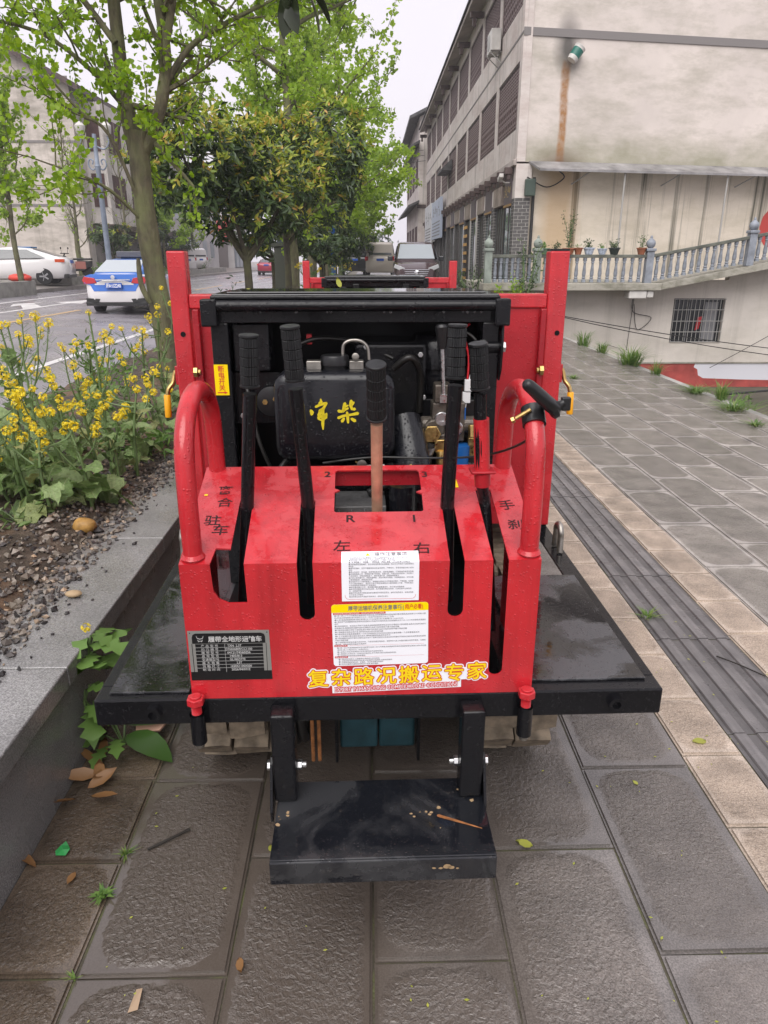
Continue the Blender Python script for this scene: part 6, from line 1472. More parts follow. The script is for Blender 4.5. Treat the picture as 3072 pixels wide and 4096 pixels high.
# --- taxi seen from behind
hw = 0.86
tx = car('taxi', 'blue and white taxi driving away along the wet road', 'car', (-6.98, 22.7, road_z(-6.98)), R(1.5), 4.6, 1.78,
    [(-2.28, 0.60, 0.36, 0.80), (-2.22, 0.76, 0.26, 0.98), (-2.05, 0.83, 0.22, 1.05), (-1.2, 0.88, 0.22, 1.02), (0.6, 0.89, 0.22, 0.98), (1.3, 0.87, 0.22, 0.93), (2.0, 0.78, 0.25, 0.78), (2.28, 0.62, 0.32, 0.62)],
    [(-2.02, 0.66, 1.0, 0.60, 1.06), (-1.55, 0.76, 0.98, 0.60, 1.24), (-0.95, 0.80, 0.96, 0.60, 1.42), (-0.2, 0.81, 0.95, 0.61, 1.475), (0.4, 0.80, 0.94, 0.60, 1.44), (1.35, 0.74, 0.9, 0.60, 0.96)], 'car_white', 'car_blue', (1.02, 0.92))
m = MB(); patch(m, (-0.60, -1.90, 1.105), (0.60, -1.90, 1.105), (0.52, -1.02, 1.415), (-0.52, -1.02, 1.415), 0.012); m.build('rear_window', 'car_glass_pale', tx)
m = MB(); m.prism([(-0.56, 0.62), (0.56, 0.62), (0.64, 0.78), (0.80, 0.83), (0.80, 1.00), (0.62, 1.06), (-0.62, 1.06), (-0.80, 1.00), (-0.80, 0.83), (-0.64, 0.78)], lambda a, b, c: (a, -2.345 + c + abs(a) * 0.10 + max(0, b - 0.9) * 0.35, b), 0.15); m.build('boot_lid', 'car_blue', tx, 40)
for s in (-1, 1):
    m = MB(); m.prism([(s * 0.46, 0.83), (s * 0.80, 0.80), (s * 0.86, 0.90), (s * 0.80, 1.00), (s * 0.52, 0.96)], lambda a, b, c: (a, -2.36 + c + abs(a) * 0.12 + max(0, b - 0.9) * 0.2, b), 0.16); m.build('tail_light', 'tail_red', tx, 40, bevel=0.01)
    m = MB(); patch(m, (s * 0.815, -1.3, 1.06), (s * 0.82, 0.95, 1.0), (s * 0.655, 0.2, 1.38), (s * 0.655, -0.8, 1.34), 0.015 * -s); m.build('side_window', 'car_glass', tx)
    m = MB(); m.prism([(s * 0.42, 0.42), (s * 0.80, 0.44), (s * 0.80, 0.34), (s * 0.46, 0.33)], lambda a, b, c: (a, -2.33 + c + abs(a) * 0.09, b), 0.06); m.build('exhaust_trim', 'bumper_black', tx)
    MB().cbox((s * 0.96, 0.75, 1.0), (0.2, 0.1, 0.14)).build('door_mirror', 'car_blue', tx, bevel=0.03)
MB().box(-0.82, 0.82, -2.27, -2.1, 0.24, 0.345).build('rear_bumper', 'bumper_black', tx, bevel=0.02)
MB().box(-0.46, 0.46, -2.37, -2.30, 0.905, 0.93).build('chrome_strip', 'chrome', tx)
np_ = MB().box(-0.22, 0.22, -2.362, -2.33, 0.70, 0.835).build('number_plate', 'plate_blue', tx)
vs_, fq = text_fit('湘A·UZ240', 0.40, 0.125, 0.003); m = MB(); m.add([(-0.20 + v[0], -2.364, 0.722 + v[1]) for v in vs_], fq); m.build('plate_number', 'print_white', np_)
MB().box(-0.40, 0.40, -0.45, -0.15, 1.50, 1.66).box(-0.3, 0.3, -0.4, -0.2, 1.465, 1.4995).build('roof_sign', mat('led_grey', (0.10, 0.10, 0.11), 0.3), tx, bevel=0.015)
MB().lathe([(0.05, 0), (0.06, 0.008), (0.0001, 0.01)], 6, Matrix.Translation((0, -2.34, 0.985)) @ Matrix.Rotation(R(90), 4, 'X'), caps=False).build('badge', 'chrome', tx)
# --- white sedan parked side on
sd = car('sedan', 'white sedan parked side-on at the stained gable wall', 'car', (-14.75, 31.6, far_z(-14.5) - 0.01), R(100), 4.6, 1.8,
    [(-2.28, 0.62, 0.40, 0.88), (-2.20, 0.78, 0.30, 1.02), (-2.0, 0.84, 0.24, 1.06), (-1.2, 0.89, 0.22, 1.02), (0.6, 0.9, 0.22, 0.97), (1.3, 0.88, 0.22, 0.92), (2.05, 0.76, 0.25, 0.76), (2.28, 0.6, 0.3, 0.62)],
    [(-1.95, 0.66, 1.0, 0.6, 1.07), (-1.4, 0.76, 0.98, 0.60, 1.26), (-0.85, 0.80, 0.96, 0.60, 1.42), (-0.1, 0.81, 0.95, 0.61, 1.47), (0.5, 0.80, 0.94, 0.60, 1.43), (1.4, 0.74, 0.9, 0.6, 0.95)], 'car_white', 'car_white', (0.98, 0.9), wr=0.33)
for s in (-1, 1):
    m = MB(); m.prism([(s * 0.40, 0.86), (s * 0.84, 0.88), (s * 0.86, 1.0), (s * 0.6, 0.98)], lambda a, b, c: (a, -2.29 + c + abs(a) * 0.16, b), 0.35); m.build('tail_light', 'tail_orange', sd)
    m = MB(); patch(m, (s * 0.835, -1.45, 1.04), (s * 0.83, 1.05, 0.99), (s * 0.665, 0.3, 1.36), (s * 0.665, -0.75, 1.36), 0.02 * -s); m.build('side_window', 'car_glass', sd)
m = MB(); patch(m, (-0.58, -1.8, 1.12), (0.58, -1.8, 1.12), (0.52, -0.95, 1.405), (-0.52, -0.95, 1.405), 0.015); m.build('rear_window', 'car_glass', sd)
MB().box(-0.8, 0.8, -2.27, -2.05, 0.26, 0.42).build('rear_bumper', 'bumper_black', sd, bevel=0.03)
MB().box(-0.22, 0.22, -2.31, -2.28, 0.84, 0.96).build('number_plate', 'plate_blue', sd)
# roof of a second white car beyond it
s2c = copy_tree(sd); s2c.location = (-18.6, 34.6, far_z(-18)); s2c['label'] = 'second white car mostly hidden behind the parked white sedan'
for o in (sd, s2c): o['group'] = 'white cars at the gable wall'
# --- brown MPV facing the camera
mp = car('people_carrier', 'dark brown people carrier parked nose-on along the pavement', 'car', (1.84, 29.9, 0.335), R(178), 4.6, 1.78,
    [(-2.3, 0.8, 0.3, 1.0), (-2.0, 0.86, 0.25, 1.05), (-1.0, 0.89, 0.22, 1.08), (0.8, 0.89, 0.22, 1.06), (1.4, 0.87, 0.22, 1.0), (2.0, 0.80, 0.24, 0.90), (2.28, 0.62, 0.30, 0.74)],
    [(-2.25, 0.76, 1.0, 0.66, 1.60), (-1.8, 0.80, 1.02, 0.68, 1.72), (-0.2, 0.82, 1.03, 0.69, 1.74), (0.5, 0.81, 1.03, 0.68, 1.68), (1.45, 0.76, 1.0, 0.66, 1.06)], 'car_brown', 'car_brown', (0.85, 0.88), wr=0.33)
m = MB(); patch(m, (0.70, 1.40, 1.10), (-0.70, 1.40, 1.10), (-0.60, 0.62, 1.62), (0.60, 0.62, 1.62), 0.02); m.build('windscreen', 'car_glass_pale', mp)
for s in (-1, 1):
    m = MB(); m.prism([(s * 0.42, 0.78), (s * 0.80, 0.92), (s * 0.84, 0.80), (s * 0.55, 0.66)], lambda a, b, c: (a, 2.26 - c - abs(a) * 0.22 + 0.10, b), 0.25); m.build('headlight', 'head_lamp', mp, bevel=0.01)
    m = MB(); patch(m, (s * 0.84, -1.9, 1.10), (s * 0.84, 1.05, 1.08), (s * 0.72, 0.4, 1.58), (s * 0.72, -1.8, 1.6), 0.02 * -s); m.build('side_window', 'car_glass', mp)
    MB().cbox((s * 0.98, 0.95, 1.12), (0.2, 0.1, 0.18)).build('door_mirror', 'car_dark', mp, bevel=0.03)
    MB().cbox((s * 0.68, 0.0, 1.745), (0.04, 2.2, 0.03)).build('roof_rail', 'alloy', mp)
gr = MB().prism([(-0.52, 0.76), (0.52, 0.76), (0.40, 0.48), (-0.40, 0.48)], lambda a, b, c: (a, 2.30 - c - abs(a) * 0.1, b), 0.12).build('grille', 'bumper_black', mp)
for k in range(4): MB().box(-0.48 + 0.03 * k, 0.48 - 0.03 * k, 2.29, 2.315, 0.72 - 0.065 * k, 0.74 - 0.065 * k).build('grille_bar', 'chrome', gr)
MB().lathe([(0.085, 0), (0.09, 0.02), (0.05, 0.03)], 5, Matrix.Translation((0, 2.31, 0.63)) @ Matrix.Rotation(R(-90), 4, 'X')).build('badge', 'chrome', mp)
MB().box(-0.7, 0.7, 2.12, 2.27, 0.3, 0.42).build('front_bumper', 'bumper_black', mp, bevel=0.03)
# --- cream minivan from behind and a dark car beyond
def van(name, label, loc, rz, m_, group=None, scale=1.0):
    v = car(name, label, 'van', loc, rz, 4.2, 1.65,
        [(-2.08, 0.74, 0.3, 1.0), (-2.0, 0.80, 0.25, 1.1), (0.9, 0.82, 0.25, 1.1), (1.7, 0.78, 0.27, 1.0), (2.05, 0.66, 0.32, 0.8)],
        [(-2.04, 0.74, 1.05, 0.66, 1.7), (-1.85, 0.77, 1.08, 0.68, 1.82), (0.7, 0.77, 1.08, 0.67, 1.80), (1.75, 0.72, 1.0, 0.62, 1.08)], m_, m_, (0.75, 0.7), wr=0.3, group=group)
    m = MB(); patch(m, (-0.62, -2.035, 1.16), (0.62, -2.035, 1.16), (0.56, -1.97, 1.66), (-0.56, -1.97, 1.66), 0.02); m.build('rear_window', 'car_glass', v)
    for s in (-1, 1):
        for a, b in ((-1.8, -0.75), (-0.65, 0.15), (0.25, 1.1)):
            m = MB(); patch(m, (s * 0.785, a, 1.15), (s * 0.785, b, 1.15), (s * 0.70, b - (0.35 if a > 0 else 0), 1.62), (s * 0.70, a, 1.62), 0.02 * -s); m.build('side_window', 'car_glass', v)
        MB().cbox((s * 0.72, -2.05, 0.98), (0.14, 0.08, 0.22)).build('tail_light', 'tail_red', v, bevel=0.02)
    MB().box(-0.2, 0.2, -2.10, -2.075, 0.86, 0.98).build('number_plate', 'plate_blue', v)
    m = MB(); patch(m, (0.64, 1.72, 1.10), (-0.64, 1.72, 1.10), (-0.58, 0.85, 1.72), (0.58, 0.85, 1.72), 0.02); m.build('windscreen', 'car_glass', v)
    return v
van('minivan', 'cream minivan parked behind the brown people carrier', (0.66, 43.0, 0.49), R(-1), 'car_cream')
dk = van('dark_van', 'dark vehicle in front of the cream minivan by the flower bed', (-0.95, 49.0, 0.49), R(2), 'car_dark')
for i, (x, y, rz) in enumerate(((-15.7, 64.0, 60), (-15.2, 58.0, 55))):
    v = van('minivan', ('white van parked across the road by the red shop', 'white van parked across the road nearest the far planter')[i], (x, y, far_z(x) + 0.0), R(rz), 'car_white')
    v['group'] = 'white vans across the road'
rc = copy_tree(sd); rc.location = (-9.2, 70.0, road_z(-9.2)); rc.rotation_euler = (0, 0, 0)
for ch in rc.children:
    if ch.name.startswith(('body', 'cabin')):
        ch.data = ch.data.copy(); ch.data.materials[0] = mat('car_red', (0.35, 0.03, 0.06), 0.25, coat=0.5)
rc['label'] = 'distant red sedan driving away down the road'; del rc['group']

# --- parked scooter beside the white sedan
sc_ = thing('motor_scooter', 'dark motor scooter with pinkish side panel parked behind the white sedan', 'scooter', (-13.15, 34.0, PZ2), R(80))
MB().prism([(-0.75, 0.45), (-0.8, 0.68), (-0.2, 0.72), (0.05, 0.40), (0.35, 0.36), (0.45, 0.9), (0.55, 0.9), (0.62, 0.4), (0.4, 0.22), (-0.5, 0.28)], lambda a, b, c: (c - 0.14, a, b), 0.28).build('body', mat('scooter_dark', (0.03, 0.03, 0.03), 0.35), sc_, bevel=0.03)
MB().box(-0.15, -0.141, -0.6, -0.1, 0.35, 0.66).box(0.141, 0.15, -0.6, -0.1, 0.35, 0.66).build('side_panel', mat('scooter_pink', (0.30, 0.12, 0.10), 0.4), sc_)
MB().box(-0.15, 0.15, -0.8, 0.0, 0.7205, 0.80).build('seat', 'bumper_black', sc_, bevel=0.03)
for y in (-0.55, 0.66): MB().lathe([(0.14, -0.05), (0.24, -0.04), (0.25, 0), (0.24, 0.04), (0.14, 0.05)], 18, Matrix.Translation((0, y, 0.25)) @ Matrix.Rotation(R(90), 4, 'Y')).build('wheel', 'tyre', sc_, 40)
MB().cyl((-0.32, 0.44, 1.0), (0.32, 0.44, 1.0), 0.02, 8).cyl((0, 0.5, 0.88), (0, 0.44, 1.0), 0.03, 8).build('handlebar', 'bumper_black', sc_)
for s in (-1, 1): MB().cyl((s * 0.22, 0.44, 1.0), (s * 0.27, 0.42, 1.2), 0.008, 6).ball((s * 0.28, 0.42, 1.22), 0.06, 8, 5, (1, 0.3, 0.8)).build('mirror', 'bumper_black', sc_)
# red bag beside the planter, blue bin at the wall
m = MB(); m.ball((0, 0, 0.14), 0.2, 10, 6, (2.2, 1.2, 0.8)); b_o = m.build('plastic_bag', mat('bag_red', (0.62, 0.06, 0.04), 0.4), None, 60); b_o.location = (-12.55, 27.2, PZ1)
for v in b_o.data.vertices: v.co += Vector(mnoise.noise_vector(v.co * 9)) * 0.05
tag(b_o, 'crumpled red plastic bag on the planter by the white sedan', 'bag')
bn_ = thing('bin', 'blue bin standing at the foot of the stained gable wall', 'bin', (-17.3, 38.6, far_z(-17.3)))
MB().box(-0.4, 0.4, -0.35, 0.35, 0.1, 1.35).build('tub', mat('bin_blue', (0.03, 0.14, 0.34), 0.5), bn_, bevel=0.05)
MB().box(-0.43, 0.43, -0.38, 0.38, 1.351, 1.43).build('lid', 'bin_blue', bn_, bevel=0.03)
# yellow tub by the shops and a grey bin behind the second machine
yt = thing('tub', 'yellow plastic tub standing by the shopfront steps', 'tub', (2.98, 27.6, 0.0))
MB().lathe([(0.17, 0), (0.21, 0.42), (0.23, 0.44), (0.23, 0.48), (0.20, 0.48), (0.16, 0.06)], 18).build('wall', mat('tub_yellow', (0.62, 0.36, 0.03), 0.45), yt, 40)
MB().lathe([(0.225, 0.4805), (0.225, 0.51)], 18).build('lid', 'tub_yellow', yt, 40)
gbn = thing('bin', 'low pale bin with a dark lid beside the terrace post', 'bin', (2.35, 15.4, 0.0))
MB().box(-0.32, 0.32, -0.25, 0.25, 0.0, 0.55).build('tub', mat('bin_pale', (0.36, 0.30, 0.29), 0.6), gbn, bevel=0.03)
MB().box(-0.36, 0.36, -0.29, 0.29, 0.5505, 0.64).build('lid', 'bumper_black', gbn, bevel=0.03)
# ------------------------------------------------------------------ vegetation
def leaf_mat(name, stops, rough=0.42, trans=0.35, spec=0.4):
    def fn(nt, b):
        geo = nt.new('NewGeometry'); r = geo.outputs['Random Per Island']
        col = nt.ramp(r, *stops)
        col = nt.mix(1.0, col, nt.ramp(nt.noise(geo.outputs['Position'], 3.0, 3), (0.3, 0.8), (0.7, 1.15)), 'MULTIPLY')
        nt.link(col, b.inputs['Base Color']); b.inputs['Roughness'].default_value = rough; b.inputs['Specular IOR Level'].default_value = spec
        tr = nt.new('BsdfTranslucent'); hs = nt.new('HueSaturation'); hs.inputs['Value'].default_value = 1.5; hs.inputs['Saturation'].default_value = 1.1
        nt.link(col, hs.inputs['Color']); nt.link(hs.outputs[0], tr.inputs['Color'])
        mx = nt.new('MixShader'); mx.inputs[0].default_value = trans
        nt.link(b.outputs[0], mx.inputs[1]); nt.link(tr.outputs[0], mx.inputs[2])
        out = [n for n in nt.n if n.type == 'OUTPUT_MATERIAL'][0]; nt.link(mx.outputs[0], out.inputs['Surface'])
    return mat(name, stops[0][1], rough, fn=fn)
leaf_mat('leaf_ginkgo', ((0.0, (0.15, 0.25, 0.024)), (0.5, (0.24, 0.37, 0.036)), (1.0, (0.34, 0.47, 0.06))), 0.42, 0.5)
leaf_mat('leaf_ginkgo_far', ((0.0, (0.18, 0.28, 0.035)), (0.5, (0.27, 0.40, 0.055)), (1.0, (0.37, 0.49, 0.085))), 0.42, 0.5)
leaf_mat('leaf_osman', ((0.0, (0.022, 0.044, 0.018)), (0.6, (0.05, 0.088, 0.028)), (1.0, (0.12, 0.175, 0.04))), 0.3, 0.15, 0.5)
leaf_mat('leaf_new', ((0.0, (0.16, 0.24, 0.03)), (0.6, (0.32, 0.37, 0.05)), (0.85, (0.48, 0.42, 0.08)), (1.0, (0.55, 0.32, 0.11))), 0.35, 0.3)
def rape_fn(nt, b):
    geo = nt.new('NewGeometry'); v = nt.co('Object'); sp = nt.new('SeparateXYZ'); nt.link(v, sp.inputs[0])
    col = nt.ramp(nt.rand(), (0.0, (0.12, 0.20, 0.05)), (0.5, (0.19, 0.285, 0.095)), (0.85, (0.27, 0.36, 0.15)), (1.0, (0.32, 0.30, 0.10)))
    vein = nt.ramp(nt.math('ABSOLUTE', sp.outputs[0]), (0.006, 0.6), (0.022, 0.0)); col = nt.mix(vein, col, (0.30, 0.36, 0.18))
    col = nt.mix(1.0, col, nt.ramp(nt.noise(v, 7, 4), (0.3, 0.75), (0.7, 1.2)), 'MULTIPLY'); nt.link(col, b.inputs['Base Color'])
    nt.link(nt.bump(nt.noise(v, 16, 3), 0.5, 0.03), b.inputs['Normal'])
    tr = nt.new('BsdfTranslucent'); nt.link(col, tr.inputs['Color']); mx = nt.new('MixShader'); mx.inputs[0].default_value = 0.25
    nt.link(b.outputs[0], mx.inputs[1]); nt.link(tr.outputs[0], mx.inputs[2]); nt.link(mx.outputs[0], [n for n in nt.n if n.type == 'OUTPUT_MATERIAL'][0].inputs['Surface'])
mat('leaf_rape', (0.13, 0.2, 0.085), 0.35, fn=rape_fn)
leaf_mat('leaf_weed', ((0.0, (0.08, 0.16, 0.035)), (0.5, (0.12, 0.22, 0.05)), (1.0, (0.18, 0.29, 0.07))), 0.4, 0.25)
leaf_mat('leaf_broad', ((0.0, (0.045, 0.105, 0.022)), (1.0, (0.08, 0.15, 0.035))), 0.3, 0.2)
leaf_mat('leaf_magnolia', ((0.0, (0.018, 0.030, 0.016)), (1.0, (0.045, 0.055, 0.028))), 0.25, 0.15, 0.6)
leaf_mat('leaf_dry', ((0.0, (0.16, 0.075, 0.03)), (0.5, (0.26, 0.13, 0.05)), (1.0, (0.38, 0.22, 0.10))), 0.4, 0.15)
leaf_mat('leaf_fallen', ((0.0, (0.30, 0.33, 0.05)), (1.0, (0.42, 0.42, 0.08))), 0.35, 0.2)
leaf_mat('petal_yellow', ((0.0, (0.66, 0.48, 0.012)), (0.5, (0.80, 0.64, 0.03)), (1.0, (0.86, 0.76, 0.08))), 0.5, 0.3)
leaf_mat('grass_blade', ((0.0, (0.07, 0.14, 0.03)), (0.6, (0.12, 0.21, 0.045)), (1.0, (0.22, 0.26, 0.08))), 0.45, 0.3)
mat('stem_green', (0.11, 0.17, 0.06), 0.5, fn=simple_var((0.11, 0.17, 0.06), 0.3, 8, (0.4, 0.6)))
mat('stem_dry', (0.16, 0.13, 0.08), 0.7)
def bark(nt, b, c, moss):
    geo = nt.new('NewGeometry'); p = geo.outputs['Position']
    mp = nt.new('Mapping'); mp.inputs['Scale'].default_value = (9, 9, 2.2); nt.link(p, mp.inputs['Vector'])
    n1 = nt.noise(mp.outputs[0], 2.0, 6, 0.65, 0.6)
    col = nt.ramp(n1, (0.3, tuple(x * 0.45 for x in c)), (0.55, c), (0.75, tuple(x * 1.6 for x in c)))
    mm = nt.ramp(nt.noise(p, 4, 5), (0.42, 0.0), (0.62, 0.8)); col = nt.mix(mm, col, moss)
    nt.link(col, b.inputs['Base Color']); nt.link(nt.bump(n1, 0.9, 0.03), b.inputs['Normal'])

mat('bark_ginkgo', (0.10, 0.09, 0.06), 0.85, fn=lambda nt, b: bark(nt, b, (0.115, 0.10, 0.062), (0.15, 0.16, 0.07)))
mat('bark_dark', (0.05, 0.045, 0.035), 0.85, fn=lambda nt, b: bark(nt, b, (0.06, 0.052, 0.038), (0.09, 0.09, 0.04)))
FAN = [(0, 0), (-0.42, 0.38), (-0.46, 0.62), (-0.12, 0.80), (0.0, 0.70), (0.12, 0.80), (0.46, 0.62), (0.42, 0.38)]
LANCE = [(0, 0), (-0.15, 0.3), (-0.17, 0.55), (0, 1.0), (0.17, 0.55), (0.15, 0.3)]
def add_leaf(mb, p, d, up, size, shape=LANCE, fold=0.15, curl=0.0):
    """one leaf: base at p, growing along d, folded on its midrib"""
    d = d.normalized(); x = d.cross(up)
    if x.length < 1e-3: x = d.cross(Vector((1, 0, 0)))
    x.normalize(); n = x.cross(d)
    o = len(mb.v); k = len(shape)
    for a, b in shape: mb.v.append(tuple(p + (d * b + x * a + n * (abs(a) * fold - curl * b * b)) * size))
    if shape is LANCE: mb.f += [(o, o + 1, o + 2, o + 3), (o, o + 3, o + 4, o + 5)]
    else: mb.f += [(o, o + 1, o + 2, o + 3, o + 4), (o, o + 4, o + 5, o + 6, o + 7)]
def rvec(rnd): 
    while True:
        v = Vector((rnd.uniform(-1, 1), rnd.uniform(-1, 1), rnd.uniform(-1, 1)))
        if 0.05 < v.length < 1: return v.normalized()
def flat_mesh(mb, name, m):
    me = bpy.data.meshes.new(name); me.from_pydata(mb.v, [], mb.f); me.update(); me.materials.append(MATS[m]); return me
def grow(rnd, mb, p, d, L, r, depth, maxd, tips, spread=0.6, upb=0.15, seg=4, kids=(3, 4), shrink=0.62):
    pts = [p.copy()]; rs = [r]; q = p.copy(); dd = d.normalized()
    for i in range(seg):
        dd = (dd + rvec(rnd) * 0.16 + Vector((0, 0, upb * 0.3))).normalized(); q = q + dd * (L / seg); pts.append(q.copy()); rs.append(r * (1 - 0.55 * (i + 1) / seg))
        if depth >= maxd - 1: tips.append((q.copy(), dd.copy()))
    mb.tube(pts, rs, 7 if r > 0.03 else 5, caps=False)
    if depth < maxd:
        for k in range(rnd.randint(*kids)):
            t = rnd.uniform(0.3, 1.0); i = min(seg - 1, int(t * seg)); b = pts[i].lerp(pts[i + 1], t * seg - i)
            nd = (dd + rvec(rnd) * spread * 1.6 + Vector((0, 0, upb))).normalized()
            grow(rnd, mb, b, nd, L * shrink * rnd.uniform(0.8, 1.2), rs[i] * 0.55, depth + 1, maxd, tips, spread, upb, seg, kids, shrink)
def ginkgo(label, base, trunk, limbs, seed, leaf=0.06, per=4, maxd=3, L0=1.2, m='leaf_ginkgo', group='ginkgo trees', r0=0.12, spread=0.55, upb=0.2, kids=(3, 4), keep=1.0):
    rnd = random.Random(seed); t = thing('ginkgo_tree', label, 'tree', base, 0, group)
    tips = []
    tr = MB(); pts = bez([Vector(p) for p in trunk], 4); n = len(pts)
    tr.tube(pts, [r0 * (1.12 - 0.3 * i / n + 0.05 * math.sin(i * 1.7)) for i in range(n)], 16)
    tr.build('trunk', 'bark_ginkgo', t, 60)
    br = MB()
    for lm in limbs:
        P = bez([Vector(p) for p in lm[0]], 4); k = len(P); rr = lm[1]
        br.tube(P, [rr * (1 - 0.6 * i / k) for i in range(k)], 9, caps=False)
        for i in range(2, k):
            if rnd.random() < lm[2]:
                dd = (P[min(k - 1, i + 1)] - P[i - 1]).normalized()
                grow(rnd, br, P[i], (dd * 0.5 + rvec(rnd) + Vector((0, 0, upb))).normalized(), L0 * rnd.uniform(0.6, 1.1), rr * 0.4, 1, maxd, tips, spread, upb, 4, kids)
        grow(rnd, br, P[-1], (P[-1] - P[-2]).normalized(), L0, rr * 0.4, 1, maxd, tips, spread, upb, 4, kids)
    br.build('branches', 'bark_ginkgo', t, 60)
    lf = MB()
    for p, d in tips:
        if rnd.random() > keep: continue
        for k in range(rnd.randint(per - 1, per + 2)):
            q = p + rvec(rnd) * leaf * 0.9; ld = (rvec(rnd) + Vector((0, 0, -0.5))).normalized()
            add_leaf(lf, q, ld, rvec(rnd), leaf * rnd.uniform(0.75, 1.25), FAN, 0.2)
    o = obj('crown', flat_mesh(lf, 'crown', m), None, t); o['kind'] = 'stuff'; return t
# --- the ginkgo beside the machine
g1 = ginkgo('moss-barked ginkgo with spreading fresh leaves rooted in the flower bed', (-1.80, 6.35, 0.36),
    [(0.05, 0, -0.05), (0.03, 0, 0.5), (-0.02, 0, 1.2), (-0.03, 0, 1.75), (-0.01, 0, 2.0)],
    [([(-0.03, 0, 1.75), (-0.11, 0.05, 2.2), (-0.13, 0.1, 2.9), (-0.15, 0.1, 3.8), (-0.17, 0.15, 5.0)], 0.066, 0.7),
     ([(0.0, 0, 1.85), (0.14, 0.02, 2.1), (0.24, 0.05, 2.5), (0.21, 0.05, 3.1), (0.24, 0.0, 3.9), (0.25, 0.0, 4.8)], 0.056, 0.65),
     ([(0.23, 0.05, 2.55), (0.36, 0.0, 2.95), (0.46, -0.05, 3.4), (0.50, -0.1, 4.2)], 0.034, 0.7),
     ([(0.23, 0.05, 2.35), (0.42, 0.1, 2.6), (0.68, 0.2, 2.78), (1.0, 0.3, 2.95)], 0.028, 0.8),
     ([(-0.09, 0, 2.15), (-0.3, -0.1, 2.4), (-0.62, -0.2, 2.62), (-1.1, -0.3, 2.70)], 0.022, 0.6),
     ([(-0.12, 0, 2.6), (-0.4, 0.0, 2.95), (-0.8, 0.0, 3.2), (-1.35, 0.1, 3.45)], 0.026, 0.75),
     ([(-0.13, 0, 2.9), (-0.35, -0.2, 3.3), (-0.7, -0.3, 3.6), (-1.2, -0.5, 3.85)], 0.026, 0.8),
     ([(-0.05, -0.05, 1.35), (-0.22, -0.2, 1.55), (-0.42, -0.3, 1.66), (-0.6, -0.35, 1.72)], 0.016, 0.6),
     ([(-0.06, -0.05, 1.5), (-0.2, -0.15, 1.95), (-0.38, -0.2, 2.1), (-0.55, -0.25, 2.3)], 0.016, 0.5)],
    11, 0.047, 5, 2, 0.60, r0=0.086, spread=0.6, upb=0.08, kids=(3, 4))
MB().tube(bez([(-0.10, -0.09, 1.05), (-0.085, -0.13, 0.85), (-0.03, -0.125, 0.70)], 5), [0.014, 0.018, 0.02, 0.022, 0.022, 0.022, 0.023, 0.023, 0.022, 0.02, 0.016], 8).build('branch_stub', 'bark_ginkgo', g1, 60)
def row_ginkgo(label, y, x, seed, h=7.0, sp=2.2, leaf=0.10, r0=0.15, dens=0.8, L0=1.3, lean=0.0):
    rnd = random.Random(seed); limbs = []
    for k in range(9):
        z = 1.7 + (h - 2.8) * k / 8; a = k * 2.4 + rnd.random(); w = sp * (1.0 - 0.45 * abs(k / 8 - 0.35))
        limbs.append(([(0, 0, z), (math.cos(a) * w * 0.3, math.sin(a) * w * 0.3, z + 0.35), (math.cos(a) * w * 0.65, math.sin(a) * w * 0.65, z + 0.6), (math.cos(a) * w * 0.95, math.sin(a) * w * 0.95, z + 0.85)], 0.05, dens))
    limbs.append(([(0, 0, 2.6), (0.05, 0, 4), (0, 0.05, 5.4), (0.05, 0, h - 0.8)], 0.1, dens))
    return ginkgo(label, (x, y, 0.34), [(0, 0, -0.05), (0.02, 0, 0.9), (-0.02, 0.02, 2.0), (0.0, 0, 2.9)], limbs, seed, leaf * 0.82, 9, 2, L0, 'leaf_ginkgo_far', r0=r0, spread=0.65, upb=0.1, kids=(3, 4))
row_ginkgo('tall pale green ginkgo rising behind the dark evergreens', 16.8, -1.72, 21, 8.6, 2.0, 0.11, 0.15, 0.8, 1.15)
row_ginkgo('pale green ginkgo with long side branches further down the row', 26.5, -2.0, 22, 8.0, 2.3, 0.14, 0.15, 0.75, 1.35)
row_ginkgo('smaller ginkgo far down the near row', 36.0, -1.95, 23, 7.2, 2.6, 0.18, 0.15, 0.7, 1.5)
row_ginkgo('last ginkgo of the near row where the street fades', 48.0, -1.8, 24, 7.0, 3.0, 0.22, 0.16, 0.7, 1.7)

